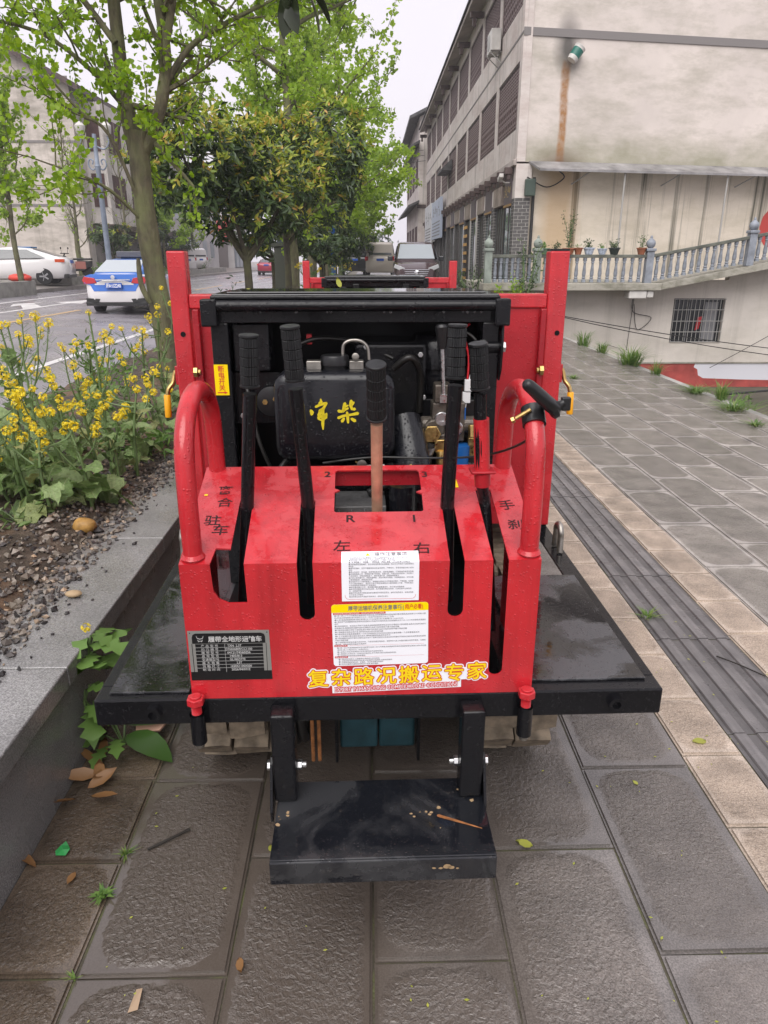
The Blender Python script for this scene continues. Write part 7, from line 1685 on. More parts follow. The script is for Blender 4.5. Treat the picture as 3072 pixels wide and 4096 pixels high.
def osmanthus(label, base, crown_c, crown_r, n, seed, leaf=0.10, stem_h=1.3, forks=6, group='evergreen trees', new=0.3, r0=0.06):
    rnd = random.Random(seed); t = thing('evergreen_tree', label, 'tree', base, 0, group)
    tr = MB(); tr.tube(bez([(0, 0, -0.05), (0.02, 0, stem_h * 0.5), (0, 0.01, stem_h)], 5), [r0 * (1.2 - 0.03 * i) for i in range(11)], 12)
    cc = Vector(crown_c)
    tr.build('trunk', 'bark_dark', t, 60)
    br = MB(); 
    for k in range(forks):
        a = 2 * math.pi * k / forks + rnd.random(); e = cc + Vector((math.cos(a) * crown_r[0] * 0.6, math.sin(a) * crown_r[1] * 0.6, rnd.uniform(-0.3, 0.5) * crown_r[2]))
        s = Vector((0, 0, stem_h * rnd.uniform(0.8, 1.0))); br.tube(bez([s, s.lerp(e, 0.4) + Vector((0, 0, -0.05)), e], 5), [r0 * 0.7 * (1 - 0.07 * i) for i in range(11)], 7, caps=False)
    br.build('branches', 'bark_dark', t, 60)
    old = MB(); nw = MB()
    nclump = max(18, n // 17); size = (crown_r[0] + crown_r[1] + crown_r[2]) / 3
    subs = [Vector((0, 0, 0))] + [Vector((q.x * 0.55, q.y * 0.55, q.z * 0.45 + 0.05)) for q in (rvec(rnd) for _ in range(7))]
    for k in range(nclump):
        d = rvec(rnd); sb_ = rnd.choice(subs); o_ = sb_ + d * 0.55 * rnd.uniform(0.6, 1.0) ** 0.4; rr = o_.length
        c = cc + Vector((o_.x * crown_r[0], o_.y * crown_r[1], o_.z * crown_r[2]))
        ax = (d * 0.8 + Vector((0, 0, 0.75)) + rvec(rnd) * 0.45).normalized(); x_, y_ = frame_from(ax)
        shoot = rnd.random() < new * (1.0 if d.z > -0.1 else 0.3) and rr > 0.42
        for q in range(17):
            a = q * 2.4; el = rnd.uniform(-0.35, 0.75); ld = (x_ * math.cos(a) + y_ * math.sin(a)) + ax * el
            p = c + rvec(rnd) * size * 0.055 - ax * size * 0.05 * (q / 17)
            if shoot and q < 9: add_leaf(nw, p + ax * size * 0.05, (ld + ax * 0.7).normalized(), ax, leaf * rnd.uniform(0.75, 1.1), LANCE, 0.25, 0.15)
            else: add_leaf(old, p, (ld + Vector((0, 0, -0.25))).normalized(), ax, leaf * rnd.uniform(0.9, 1.35), LANCE, 0.2, 0.25)
    cr = obj('crown', flat_mesh(old, 'crown', 'leaf_osman'), None, t)
    ng = obj('new_growth', flat_mesh(nw, 'new', 'leaf_new'), None, cr); ng['kind'] = 'stuff'; cr['kind'] = 'stuff'; return t
osmanthus('round evergreen with yellow new shoots next to the mossy ginkgo', (-1.86, 11.5, 0.34), (-0.15, 0, 2.28), (1.42, 1.25, 1.12), 6600, 31, 0.12, 1.25, new=1.0)
osmanthus('taller dark evergreen with orange-tipped shoots between the ginkgos', (-1.55, 14.3, 0.34), (0.12, 0, 2.75), (1.40, 1.3, 1.40), 6200, 32, 0.13, 1.5, new=0.9)
osmanthus('dark evergreen standing behind the green lamp pole', (-2.6, 20.5, 0.34), (0.0, 0, 1.55), (1.15, 1.2, 0.75), 2000, 33, 0.16, 1.1, new=0.12)
osmanthus('dark evergreen beyond the green lamp pole', (-1.5, 23.5, 0.34), (0.1, 0, 1.55), (1.2, 1.2, 0.75), 1900, 34, 0.17, 1.1, new=0.15)
osmanthus('small evergreen by the blue sign post', (-1.9, 31.5, 0.34), (0.2, 0, 1.9), (1.6, 1.5, 1.1), 2000, 35, 0.2, 1.3, new=0.1)
osmanthus('evergreen at the far end of the near row', (-1.8, 41.0, 0.34), (0.2, 0, 2.0), (1.8, 1.6, 1.2), 1800, 36, 0.24, 1.3, new=0.15)
# far side
def slim(label, base, seed, h, sp, leaf, per, keep=1.0, L0=0.8, dens=0.8, r0=0.09):
    rnd = random.Random(seed); limbs = []
    for k in range(10):
        z = h * (0.22 + 0.68 * k / 9); a = k * 2.4; w = sp * (1 - 0.5 * k / 9)
        limbs.append(([(0, 0, z), (math.cos(a) * w * 0.5, math.sin(a) * w * 0.5, z + h * 0.05), (math.cos(a) * w * 0.8, math.sin(a) * w * 0.8, z + h * 0.13)], 0.03, dens))
    limbs.append(([(0, 0, h * 0.3), (0.05, 0, h * 0.6), (0, 0, h * 0.9)], 0.07, dens))
    return ginkgo(label, base, [(0, 0, -0.05), (-0.05, 0, h * 0.2), (0, 0, h * 0.4)], limbs, seed, leaf, per, 2, L0, 'leaf_ginkgo_far', group='slim trees across the road', r0=r0, spread=0.5, upb=0.35, keep=keep, kids=(2, 3))
slim('slim young ginkgo in the planter before the white sedan', (-12.42, 27.0, PZ1), 41, 7.2, 0.85, 0.13, 5, L0=0.75)
slim('nearly bare upright tree beside the parked scooter', (-13.35, 35.2, PZ2), 42, 5.6, 0.7, 0.12, 1, 0.18, 0.9, 0.7, 0.11)
slim('bare thin tree behind the lamp post', (-13.6, 43.0, PZ2), 43, 6.5, 0.9, 0.14, 1, 0.12, 0.9, 0.6)
slim('young bright green tree by the distant planter', (-13.9, 52.0, PZ3), 44, 6.5, 1.4, 0.2, 4, 0.8)
slim('thin greening tree beside the white vans', (-13.8, 60.0, PZ3), 45, 7.0, 1.1, 0.2, 2, 0.5)
osmanthus('clipped evergreen behind the taxi roof', (-13.5, 40.3, PZ2), (0, 0, 1.75), (1.35, 1.2, 0.85), 1500, 46, 0.2, 1.0, new=0.3, group='clipped evergreens across the road')
osmanthus('clipped evergreen past the near ginkgo trunk', (-13.9, 49.0, PZ3), (0, 0, 2.2), (1.4, 1.3, 0.95), 1300, 47, 0.22, 1.2, new=0.35, group='clipped evergreens across the road')
osmanthus('clipped evergreen by the white vans', (-14.0, 56.5, PZ3), (0, 0, 1.9), (1.5, 1.3, 0.9), 1300, 48, 0.22, 1.2, new=0.1, group='clipped evergreens across the road')
osmanthus('distant evergreen at the end of the road', (-12.5, 95.0, 0.4), (0, 0, 2.6), (2.6, 2.2, 1.6), 900, 49, 0.4, 1.4, new=0.1, group='clipped evergreens across the road')
osmanthus('hazy round tree beyond the cream minivan', (0.8, 120.0, 0.0), (0, 0, 4.0), (3.2, 3.0, 2.0), 900, 50, 0.5, 2.0, new=0.2, group='clipped evergreens across the road')

# --- shrubs
def shrub(label, base, r, n, seed, leaf, m='leaf_weed', group=None, stems=5, name='shrub', shape=LANCE, cat='shrub'):
    rnd = random.Random(seed); t = thing(name, label, cat, base, 0, group); st = MB(); lf = MB()
    for k in range(stems):
        a = rnd.random() * 6.28; e = Vector((math.cos(a) * r[0] * 0.8, math.sin(a) * r[1] * 0.8, r[2] * rnd.uniform(0.7, 1.05)))
        st.tube(bez([(0, 0, 0), e * 0.5 + Vector((0, 0, r[2] * 0.12)), e], 4), [max(0.004, r[2] * 0.014) * (1 - 0.09 * i) for i in range(9)], 5, caps=False)
        for j in range(n // stems):
            u = rnd.random(); p = e * u + rvec(rnd) * (0.18 * r[0] + 0.02) + Vector((0, 0, 0.05 * r[2]))
            p.z = max(0.02, p.z); add_leaf(lf, p, (rvec(rnd) + Vector((e.x, e.y, 0.5)) * 0.5).normalized(), rvec(rnd), leaf * rnd.uniform(0.6, 1.3), shape, 0.2, 0.2)
    st.build('stems', 'stem_green', t, 60); obj('foliage', flat_mesh(lf, 'foliage', m), None, t)['kind'] = 'stuff'; return t
for i, (x, y, r, m, lb_) in enumerate(((-13.9, 34.8, 0.55, 'leaf_weed', 'low weedy shrub beside the scooter planter'), (-13.6, 37.0, 0.7, 'leaf_weed', 'bushy green shrub at the lamp post foot'), (-13.9, 45.0, 0.8, 'leaf_osman', 'dark rounded shrub past the taxi'), (-14.0, 53.5, 1.0, 'leaf_osman', 'rounded shrub in the distant planter'), (-13.8, 63.0, 1.0, 'leaf_weed', 'green shrub below the white vans'))):
    shrub(lb_, (x, y, PZ2), (r, r, r * 0.9), 260, 60 + i, 0.14, m, 'planter shrubs across the road')
shrub('leafy red-tinged shrub at the foot of the evergreen trunk', (-2.15, 10.9, 0.35), (0.35, 0.3, 0.75), 150, 70, 0.09, 'leaf_osman')
shrub('feathery dark green shrub behind the yellow flowers', (-1.95, 5.1, 0.37), (0.35, 0.3, 0.42), 420, 71, 0.05, 'leaf_weed')
shrub('bright green shrub growing against the terrace post', (3.45, 18.35, 0.0), (0.38, 0.3, 0.95), 420, 72, 0.10, 'leaf_ginkgo')
shrub('gnarled dark shrub climbing the terrace balustrade', (3.85, 18.3, 0.0), (0.4, 0.3, 1.7), 420, 73, 0.09, 'leaf_osman')
shrub('dark bush between the terrace post and the shops', (2.7, 19.4, 0.0), (0.5, 0.4, 1.35), 480, 74, 0.09, 'leaf_osman')
# potted plants on the hand rail
mat('pot_terracotta', (0.30, 0.10, 0.045), 0.7, fn=simple_var((0.30, 0.105, 0.05), 0.25, 8, (0.55, 0.8))); mat('pot_porcelain', (0.50, 0.54, 0.60), 0.2, fn=simple_var((0.46, 0.52, 0.62), 0.35, 22, (0.15, 0.3))); mat('pot_green', (0.12, 0.19, 0.12), 0.4); mat('pot_dark', (0.03, 0.04, 0.035), 0.4)
pots = [(4.36, 'pot_green', 0.13, 0.15, 60, 0.16, 'green glazed pot with low leaves beside the mossy post finial', 'leaf_weed'), (4.64, 'pot_porcelain', 0.15, 0.13, 90, 0.16, 'wide porcelain bowl with a dark dome of moss', 'leaf_osman'), (4.96, 'pot_terracotta', 0.15, 0.15, 220, 0.85, 'terracotta pot with a tall feathery plant', 'leaf_osman'),
        (5.20, 'pot_terracotta', 0.11, 0.16, 12, 0.12, 'plain small terracotta pot on the rail', 'leaf_weed'), (5.47, 'pot_porcelain', 0.14, 0.16, 120, 0.2, 'blue and white pot with purple-dark leaves', 'leaf_osman'), (5.80, 'pot_porcelain', 0.12, 0.14, 50, 0.12, 'blue and white pot with short pale leaves', 'leaf_weed'), (6.10, 'pot_dark', 0.14, 0.16, 130, 0.18, 'dark pot with a dense dark plant', 'leaf_osman'), (6.78, 'pot_terracotta', 0.12, 0.16, 50, 0.3, 'terracotta pot with arching leaves by the grey-blue post', 'leaf_broad')]
for i, (x, m, r, h, n, ph, lb_, lm) in enumerate(pots):
    t = shrub(lb_, (x, TY, 1.5255), (r * (1.0 if ph < 0.5 else 1.6), r, ph), n, 80 + i, 0.06, lm, 'potted plants on the balustrade', 5, 'potted_plant', LANCE, 'potted plant')
    for ch in t.children: ch.location.z = h * 0.8
    MB().lathe([(r * 0.62, 0), (r * 0.95, h * 0.85), (r * 1.06, h * 0.86), (r * 1.06, h), (r * 0.9, h), (r * 0.85, h * 0.8)], 16).build('pot', m, t, 40)

# --- grass tufts and weeds along the pavement edge
def tuft(label, base, h, n, seed, spread=0.12, m='grass_blade', group='grass tufts on the pavement edge', w=0.006):
    rnd = random.Random(seed); t = MB()
    for k in range(n):
        a = rnd.random() * 6.28; d = Vector((math.cos(a), math.sin(a), 0)); o = d * rnd.random() * spread * 0.5; hh = h * rnd.uniform(0.45, 1.1); bend = rnd.uniform(0.1, 0.8) * spread * 2
        x = d.cross(Vector((0, 0, 1))) * w * rnd.uniform(0.6, 1.2); P = [o, o + d * bend * 0.25 + Vector((0, 0, hh * 0.6)), o + d * bend + Vector((0, 0, hh * rnd.uniform(0.75, 1.0)))]
        k0 = len(t.v); t.v += [tuple(P[0] - x), tuple(P[0] + x), tuple(P[1] + x * 0.8), tuple(P[1] - x * 0.8), tuple(P[2])]; t.f += [(k0, k0 + 1, k0 + 2, k0 + 3), (k0 + 3, k0 + 2, k0 + 4)]
    o = bpy.data.objects.new('grass_tuft', flat_mesh(t, 'tuft', m)); COL.objects.link(o); o.location = base
    return tag(o, label, 'grass', group)
for i, (x, y, h, n, sp, lb_) in enumerate(((3.74, 12.6, 0.42, 60, 0.22, 'tall grass tuft at the pavement edge near the red post'), (3.75, 11.6, 0.30, 50, 0.2, 'grass tuft with reddish stalks at the pavement edge'), (3.72, 10.2, 0.42, 120, 0.35, 'dense bushy green clump on the pavement edge'), (3.74, 9.3, 0.3, 40, 0.16, 'thin seed-headed tuft beyond the bushy clump'),
        (3.66, 7.9, 0.10, 80, 0.28, 'low creeping weeds on the pavement edge'), (3.60, 6.9, 0.13, 70, 0.26, 'spreading grass clump on the edge slab'), (3.80, 7.6, 0.30, 40, 0.16, 'tall yellowing grass before the red wall foot'), (3.45, 6.2, 0.07, 30, 0.15, 'tiny weed in a slab joint near the edge'), (3.50, 5.5, 0.12, 50, 0.18, 'small tuft in the edge slab joint'), (3.40, 5.05, 0.09, 30, 0.14, 'small weed in the outer slab joint'), (2.55, 8.9, 0.08, 26, 0.12, 'lone small weed among the grey slabs'))):
    tuft(lb_, (x, y, 0.0 if x < 3.71 else -0.03), h * 0.72, int(n * 1.8), 100 + i, sp * 0.85)
for i, (x, y, h, n, sp, lb_) in enumerate(((4.3, 6.6, 0.62, 120, 0.5, 'weedy bank of grass below the pavement edge by the red foot'), (4.6, 5.6, 0.6, 120, 0.5, 'overgrown weeds rising from the yard near the slabs'), (5.3, 7.2, 0.75, 140, 0.6, 'tall weeds standing in the lower yard'), (4.2, 8.2, 0.65, 120, 0.5, 'grass growing out of the drop beside the pavement'), (6.2, 9.0, 0.8, 120, 0.6, 'rough weeds further into the lower yard'))):
    tuft(lb_, (x, y, -0.62), h, n, 130 + i, sp, 'grass_blade', 'weeds in the lower yard', 0.011)
shrub('low bright weeds along the drop beside the pavement', (3.98, 5.7, -0.42), (0.3, 0.7, 0.45), 500, 142, 0.06, 'leaf_ginkgo')
shrub('straggly weeds where the edge slabs end', (4.0, 7.0, -0.42), (0.3, 0.6, 0.5), 400, 143, 0.05, 'leaf_weed')
shrub('leafy yard bush with bare tips below the pavement', (4.55, 6.0, -0.7), (0.6, 0.6, 1.0), 420, 140, 0.09, 'leaf_weed')
shrub('bright green yard bush by the pavement corner', (4.2, 4.9, -0.6), (0.4, 0.5, 0.7), 420, 141, 0.08, 'leaf_ginkgo')
MB().add([(3.885, 2.0, -0.5), (3.885, 11, -0.6), (6.5, 11, -1.6), (6.5, 2.0, -1.3)], [(0, 1, 2, 3)]).build('yard_bank', 'earth')['kind'] = 'structure'

# --- rape plants in the bed
def rape_leaf(name, lobes, wob, seed, droop=0.6):
    rnd = random.Random(seed); mb = MB(); n = 11
    for i in range(n):
        t = i / (n - 1)
        w = 0.30 * math.sin(math.pi * min(1, max(0, (t - 0.2) / 0.8)) ** 0.85) ** 0.65 if t > 0.2 else 0.035 + 0.03 * (i % 2)
        w = max(w, 0.03 if t < 0.9 else 0.0)
        dz = 0.45 * t - droop * t * t
        for s in (-1, -0.5, 0, 0.5, 1):
            e = 1 + lobes * math.sin(i * 2.1 + s * 1.3 + seed) * abs(s)
            mb.v.append((s * w * e, t * (1 - 0.15 * t * droop), dz + 0.10 * abs(s) * w * 2 + wob * math.sin(i * 1.7 + s * 2.3 + seed) * s * s))
    for i in range(n - 1):
        for j in range(4): o = i * 5 + j; mb.f.append((o, o + 1, o + 6, o + 5))
    me = flat_mesh(mb, name, 'leaf_rape'); smooth_me(me, 180); return me
mat('leaf_vein', (0.2, 0.25, 0.12), 0.5)
RL = [rape_leaf('leaf', 0.14, 0.06, 1, 0.5), rape_leaf('leaf', 0.2, 0.08, 2, 0.9), rape_leaf('leaf', 0.1, 0.05, 3, 1.2), rape_leaf('leaf', 0.16, 0.07, 4, 0.25)]
def flower_head(seed):
    rnd = random.Random(seed); mb = MB()
    for k in range(34):
        d = rvec(rnd); d.z = d.z * 0.8 + 0.1; c = Vector((d.x * 0.019, d.y * 0.019, d.z * 0.024))
        n = (d + Vector((0, 0, 0.6))).normalized(); x, y = frame_from(n); r = rnd.uniform(0.006, 0.0095)
        for q in range(4):
            a = R(90 * q + 20); u = x * math.cos(a) + y * math.sin(a); w = n.cross(u)
            o = len(mb.v); mb.v += [tuple(c), tuple(c + u * r * 0.7 + w * r * 0.42 + n * 0.002), tuple(c + u * r + n * 0.003), tuple(c + u * r * 0.7 - w * r * 0.42 + n * 0.002)]; mb.f.append((o, o + 1, o + 2, o + 3))
    return flat_mesh(mb, 'flower', 'petal_yellow')
FH = [flower_head(s) for s in (1, 2, 3)]
def rape(label, base, h, seed, nl=6, nb=4, leafs=0.2):
    rnd = random.Random(seed); t = thing('rape_plant', label, 'plant', base, 0, 'flowering rape plants in the bed'); t['seed'] = seed
    tilt_ = Vector((rnd.uniform(-0.2, 0.2), rnd.uniform(-0.2, 0.1), 1)).normalized()
    st = MB(); top = tilt_ * h; P = bez([(0, 0, -0.03), tilt_ * h * 0.5 + rvec(rnd) * 0.03, top], 4)
    st.tube(P, [0.009 * (1 - 0.07 * i) for i in range(len(P))], 6, caps=False)
    heads = [top]
    for k in range(nb):
        u = rnd.uniform(0.4, 0.85); s = tilt_ * h * u; a = rnd.random() * 6.28; w_ = rnd.uniform(0.06, 0.2); e = s + Vector((math.cos(a) * w_, math.sin(a) * w_, h * (1.0 - u) * rnd.uniform(0.2, 1.25) + 0.02))
        st.tube(bez([s, s.lerp(e, 0.5) + Vector((math.cos(a) * 0.03, math.sin(a) * 0.03, -0.01)), e], 3), [0.005 * (1 - 0.08 * i) for i in range(7)], 5, caps=False); heads.append(e)
    for hd in heads:     # seed pods below each flower head
        for k in range(rnd.randint(4, 9)):
            a = rnd.random() * 6.28; p = hd - Vector((0, 0, rnd.uniform(0.03, 0.12))); q = p + Vector((math.cos(a) * 0.04, math.sin(a) * 0.04, 0.025)); st.tube([p, q], [0.0013, 0.0009], 4, caps=False)
    st.build('stem', 'stem_green', t, 60)
    for hd in heads:
        o = part_copy('flower_head', FH[rnd.randrange(3)], t, tuple(hd), (rnd.uniform(-0.3, 0.3), rnd.uniform(-0.3, 0.3), rnd.random() * 6), rnd.uniform(0.65, 1.15))
        if rnd.random() < 0.25: part_copy('flower_head', FH[rnd.randrange(3)], t, tuple(hd + Vector((rnd.uniform(-0.03, 0.03), rnd.uniform(-0.03, 0.03), -0.035))), (0, 0, rnd.random() * 6), rnd.uniform(0.6, 0.95))
    for k in range(nl):
        u = (k / nl) ** 1.2 * 0.8; a = k * 2.4 + rnd.random(); s = leafs * (1.2 - u) * rnd.uniform(0.6, 1.2)
        o = part_copy('leaf', RL[rnd.randrange(4)], t, tuple(tilt_ * h * u + Vector((0, 0, 0.02))), (0, 0, 0), s)
        o.rotation_euler = (R(rnd.uniform(-12, 62)), R(rnd.uniform(-30, 30)), a)
    return t
rr_ = random.Random(5)
spots = [(-1.33, 3.10, 0.46), (-1.52, 3.0, 0.40), (-1.20, 3.55, 0.5), (-1.62, 3.35, 0.52), (-1.42, 3.62, 0.55), (-1.75, 3.7, 0.56), (-1.18, 4.1, 0.5), (-1.55, 4.1, 0.58), (-1.95, 4.0, 0.52), (-1.35, 4.45, 0.55), (-2.1, 4.35, 0.6), (-1.75, 4.5, 0.55), (-1.22, 4.95, 0.52), (-2.3, 4.7, 0.5), (-1.5, 5.3, 0.5), (-2.45, 5.0, 0.55), (-1.15, 5.6, 0.5), (-1.2, 6.5, 0.5), (-1.95, 3.55, 0.48), (-1.78, 3.15, 0.45), (-2.15, 3.8, 0.48), (-1.3, 5.5, 0.58)]
desc = ['with broad grey-green leaves at the bare soil', 'low among brown leaf stalks', 'leaning over the granite coping', 'with long seed pods', 'with two tall flower heads', 'with flowers crowded at the top', 'beside the red post', 'with a wide spread of leaves', 'with thin dry stalks', 'in front of the feathery shrub', 'standing before the road edge line', 'half hidden in the leaves', 'close to the ginkgo trunk', 'at the road side of the bed', 'below the ginkgo branches', 'furthest toward the kerb', 'behind the yellow latch grip', 'past the ginkgo trunk', 'with nodding heads', 'with large wavy leaves', 'with few flowers', 'tall and slender near the post']
for i, (x, y, h) in enumerate(spots):
    rape('yellow flowering rape plant ' + desc[i], (x, y, soil_h(x, y)), h * rr_.uniform(0.85, 1.3), 200 + i, rr_.randint(9, 12), rr_.randint(2, 5), rr_.uniform(0.12, 0.19))
more = [(-1.24, 3.32), (-1.46, 3.38), (-1.68, 3.52), (-1.88, 3.3), (-1.28, 3.85), (-1.62, 3.88), (-1.85, 4.2), (-1.45, 4.2), (-1.16, 4.55), (-2.0, 4.65), (-1.6, 4.75), (-2.25, 4.2), (-1.35, 4.75), (-2.35, 4.45), (-1.62, 3.08), (-1.44, 2.92), (-1.22, 2.98), (-1.34, 2.86), (-1.58, 2.78), (-1.18, 3.2)]
mdesc = ['behind the first broad-leaved plant', 'between two taller stems', 'with pale upright leaves', 'at the edge of the picture bed', 'next to the granite coping', 'amid the thick leaves', 'with curled leaf tips', 'with a single bright head', 'close by the corner post', 'by the feathery shrub side', 'under the ginkgo twig', 'toward the road kerb', 'with drooping lower leaves', 'near the road line', 'short and very leafy', 'smallest, at the onion stalk', 'spilling over the coping edge', 'low at the gravel', 'stunted beside the onion', 'with leaves resting on the coping']
for i, (x, y) in enumerate(more):
    rape('leafy rape plant ' + mdesc[i], (x, y, soil_h(x, y)), rr_.uniform(0.26, 0.5), 300 + i, rr_.randint(8, 12), rr_.randint(1, 3), rr_.uniform(0.11, 0.18))
for i, (y, x) in enumerate(((15.5, -1.2), (20.0, -1.5), (26.0, -1.3), (28.5, -1.1), (30.5, -1.2), (33.0, -1.0))):
    t = rape(('rape plant in flower near the lamp base box', 'rape clump flowering beside the ginkgo row', 'distant yellow rape clump before the sign post', 'yellow rape clump right of the sign post', 'rape clump flowering at the sign post foot', 'furthest yellow rape clump of the row')[i], (x, y, 0.36), 0.75, 260 + i, 5, 8, 0.25); t.scale = (1.6, 1.6, 1.25)
# low greens, onion stalk, dead leaves on the soil
shrub('low leafy greens spreading over the soil under the rape', (-1.7, 3.3, 0.37), (0.3, 0.25, 0.14), 160, 150, 0.09, 'leaf_rape')
shrub('small seedling leaves on the bare soil', (-1.42, 2.75, 0.37), (0.14, 0.12, 0.08), 40, 151, 0.06, 'leaf_rape')
shrub('ground-hugging weeds beside the coping', (-1.30, 3.9, 0.37), (0.25, 0.25, 0.12), 160, 152, 0.06, 'leaf_weed')
on = thing('onion_plant', 'tall hollow green onion stalk with a pale flower head', 'plant', (-1.52, 2.62, 0.37))
MB().tube(bez([(0, 0, -0.02), (0.0, 0, 0.2), (-0.03, 0, 0.38)], 6), [0.011] * 4 + [0.01] * 4 + [0.008] * 4 + [0.005], 10).tube(bez([(-0.005, 0, 0), (-0.03, -0.02, 0.1), (-0.02, -0.04, 0.2)], 4), [0.006] * 8 + [0.003], 6).build('stalk', mat('onion_green', (0.05, 0.13, 0.06), 0.35), on, 60)
MB().ball((-0.032, 0, 0.395), 0.018, 10, 6).build('flower_head', mat('onion_head', (0.35, 0.32, 0.18), 0.7), on, 60)

# --- weeds at the planter wall
JAG = [(0, 0), (-0.10, 0.12), (-0.24, 0.22), (-0.12, 0.30), (-0.30, 0.46), (-0.15, 0.52), (-0.26, 0.70), (-0.12, 0.78), (0, 1.0), (0.12, 0.78), (0.26, 0.70), (0.15, 0.52), (0.30, 0.46), (0.12, 0.30), (0.24, 0.22), (0.10, 0.12)]
def big_leaf_mesh(shape, m, curl=0.25, fold=0.12):
    k = len(shape); half = k // 2; mb = MB()
    for a, b in shape: mb.v.append((a, b, fold * abs(a) - curl * b * b))
    for i in range(half):
        pass
    ln = list(range(0, half + 1)); rt = [0] + list(range(k - 1, half - 1, -1))
    spine = [len(mb.v) + j for j in range(5)]
    for j in range(5): b = (j + 0.5) / 5.5; mb.v.append((0, b, -curl * b * b))
    def strip(seq, flip):
        sp = [0] + spine + [half]
        for q in range(len(seq) - 1):
            a, b = seq[q], seq[q + 1]; ya = (shape[a][1] + shape[b][1]) / 2; s = min(sp, key=lambda v_: abs(mb.v[v_][1] - ya))
            if s not in (a, b): mb.f.append((a, b, s) if not flip else (b, a, s))
        for q in range(len(sp) - 1):
            ya = (mb.v[sp[q]][1] + mb.v[sp[q + 1]][1]) / 2; e = min(seq[1:-1], key=lambda v_: abs(mb.v[v_][1] - ya)); mb.f.append((sp[q], sp[q + 1], e) if flip else (sp[q + 1], sp[q], e))
    strip(ln, False); strip(rt, True)
    me = flat_mesh(mb, 'leaf', m); smooth_me(me, 180); return me
JM = big_leaf_mesh(JAG, 'leaf_weed'); OV = big_leaf_mesh([(0, 0), (-0.14, 0.08), (-0.24, 0.25), (-0.27, 0.45), (-0.22, 0.68), (-0.11, 0.88), (0, 1.0), (0.11, 0.88), (0.22, 0.68), (0.27, 0.45), (0.24, 0.25), (0.14, 0.08)], 'leaf_broad', 0.3, 0.15)
def weed(label, base, leaves, flower=None, name='weed'):
    t = thing(name, label, 'weed', base)
    st = MB(); st.tube([(0, 0, -0.01), (0.004, 0, 0.03)], [0.006, 0.003], 6)
    for (me, x, y, z, rx, rz, s) in leaves:
        st.tube([(0, 0, 0.0), (x, y, z)], [0.0035, 0.0025], 5, caps=False)
        o = part_copy('leaf', me, t, (x, y, z), (R(rx), 0, R(rz)), s)
    st.build('stem', 'stem_green', t, 60)
    if flower: part_copy('flower_head', FH[0], t, flower, sc=0.6)
    return t
rw = random.Random(9)
weed('jagged sow-thistle with a yellow bud growing from the granite wall joint', (-0.838, 1.86, 0.30),
     [(JM, 0.01 + 0.02 * rw.random(), rw.uniform(-0.05, 0.05), rw.uniform(-0.04, 0.07), rw.uniform(-25, 40), a, rw.uniform(0.11, 0.17)) for a in (-150, -120, -95, -70, -40, -10, 60, 100, 150, -100, -60, 175)], (0.015, -0.02, 0.10))
weed('second jagged weed hanging low on the granite wall joint', (-0.842, 1.80, 0.18),
     [(JM, 0.014, rw.uniform(-0.04, 0.04), rw.uniform(-0.05, 0.05), rw.uniform(-40, 15), a, rw.uniform(0.09, 0.14)) for a in (-160, -120, -90, -70, -30, 20)])
weed('broad-leaved weed with two large leaves at the wall foot', (-0.76, 1.83, 0.0),
     [(OV, 0.02, -0.01, 0.045, 4, -118, 0.17), (OV, 0.0, 0.03, 0.06, 12, -80, 0.17), (OV, 0.0, 0.05, 0.07, 25, -50, 0.15), (JM, -0.04, -0.02, 0.05, 10, 130, 0.09), (JM, -0.05, 0.03, 0.08, 20, 90, 0.09), (JM, -0.03, -0.06, 0.04, 0, 170, 0.085), (JM, -0.02, 0.0, 0.1, 30, 100, 0.085), (JM, 0.0, -0.05, 0.06, 10, -160, 0.09), (JM, -0.045, 0.06, 0.03, 30, 60, 0.085)])
tuft('small grass tuft in the paving joint near the green wrapper', (-0.617, 1.40, 0.0), 0.02, 22, 170, 0.022, 'grass_blade', 'weeds in the paving joints', 0.003)
tuft('leafy green tuft in the joint of the dark slabs', (-0.63, 1.28, 0.0), 0.016, 40, 171, 0.022, 'leaf_weed', 'weeds in the paving joints', 0.006)
tuft('tiny sprig in the slab joint at the brown setts', (-0.617, 1.075, 0.0), 0.012, 12, 172, 0.015, 'grass_blade', 'weeds in the paving joints', 0.002)
tuft('moss and sprouts at the tactile strip joint', (1.15, 2.62, -0.004), 0.03, 34, 173, 0.05, 'grass_blade', 'weeds in the paving joints', 0.004)
tuft('green moss tuft by the beige setts', (1.44, 1.72, 0.0), 0.012, 22, 174, 0.03, 'leaf_weed', 'weeds in the paving joints', 0.003)

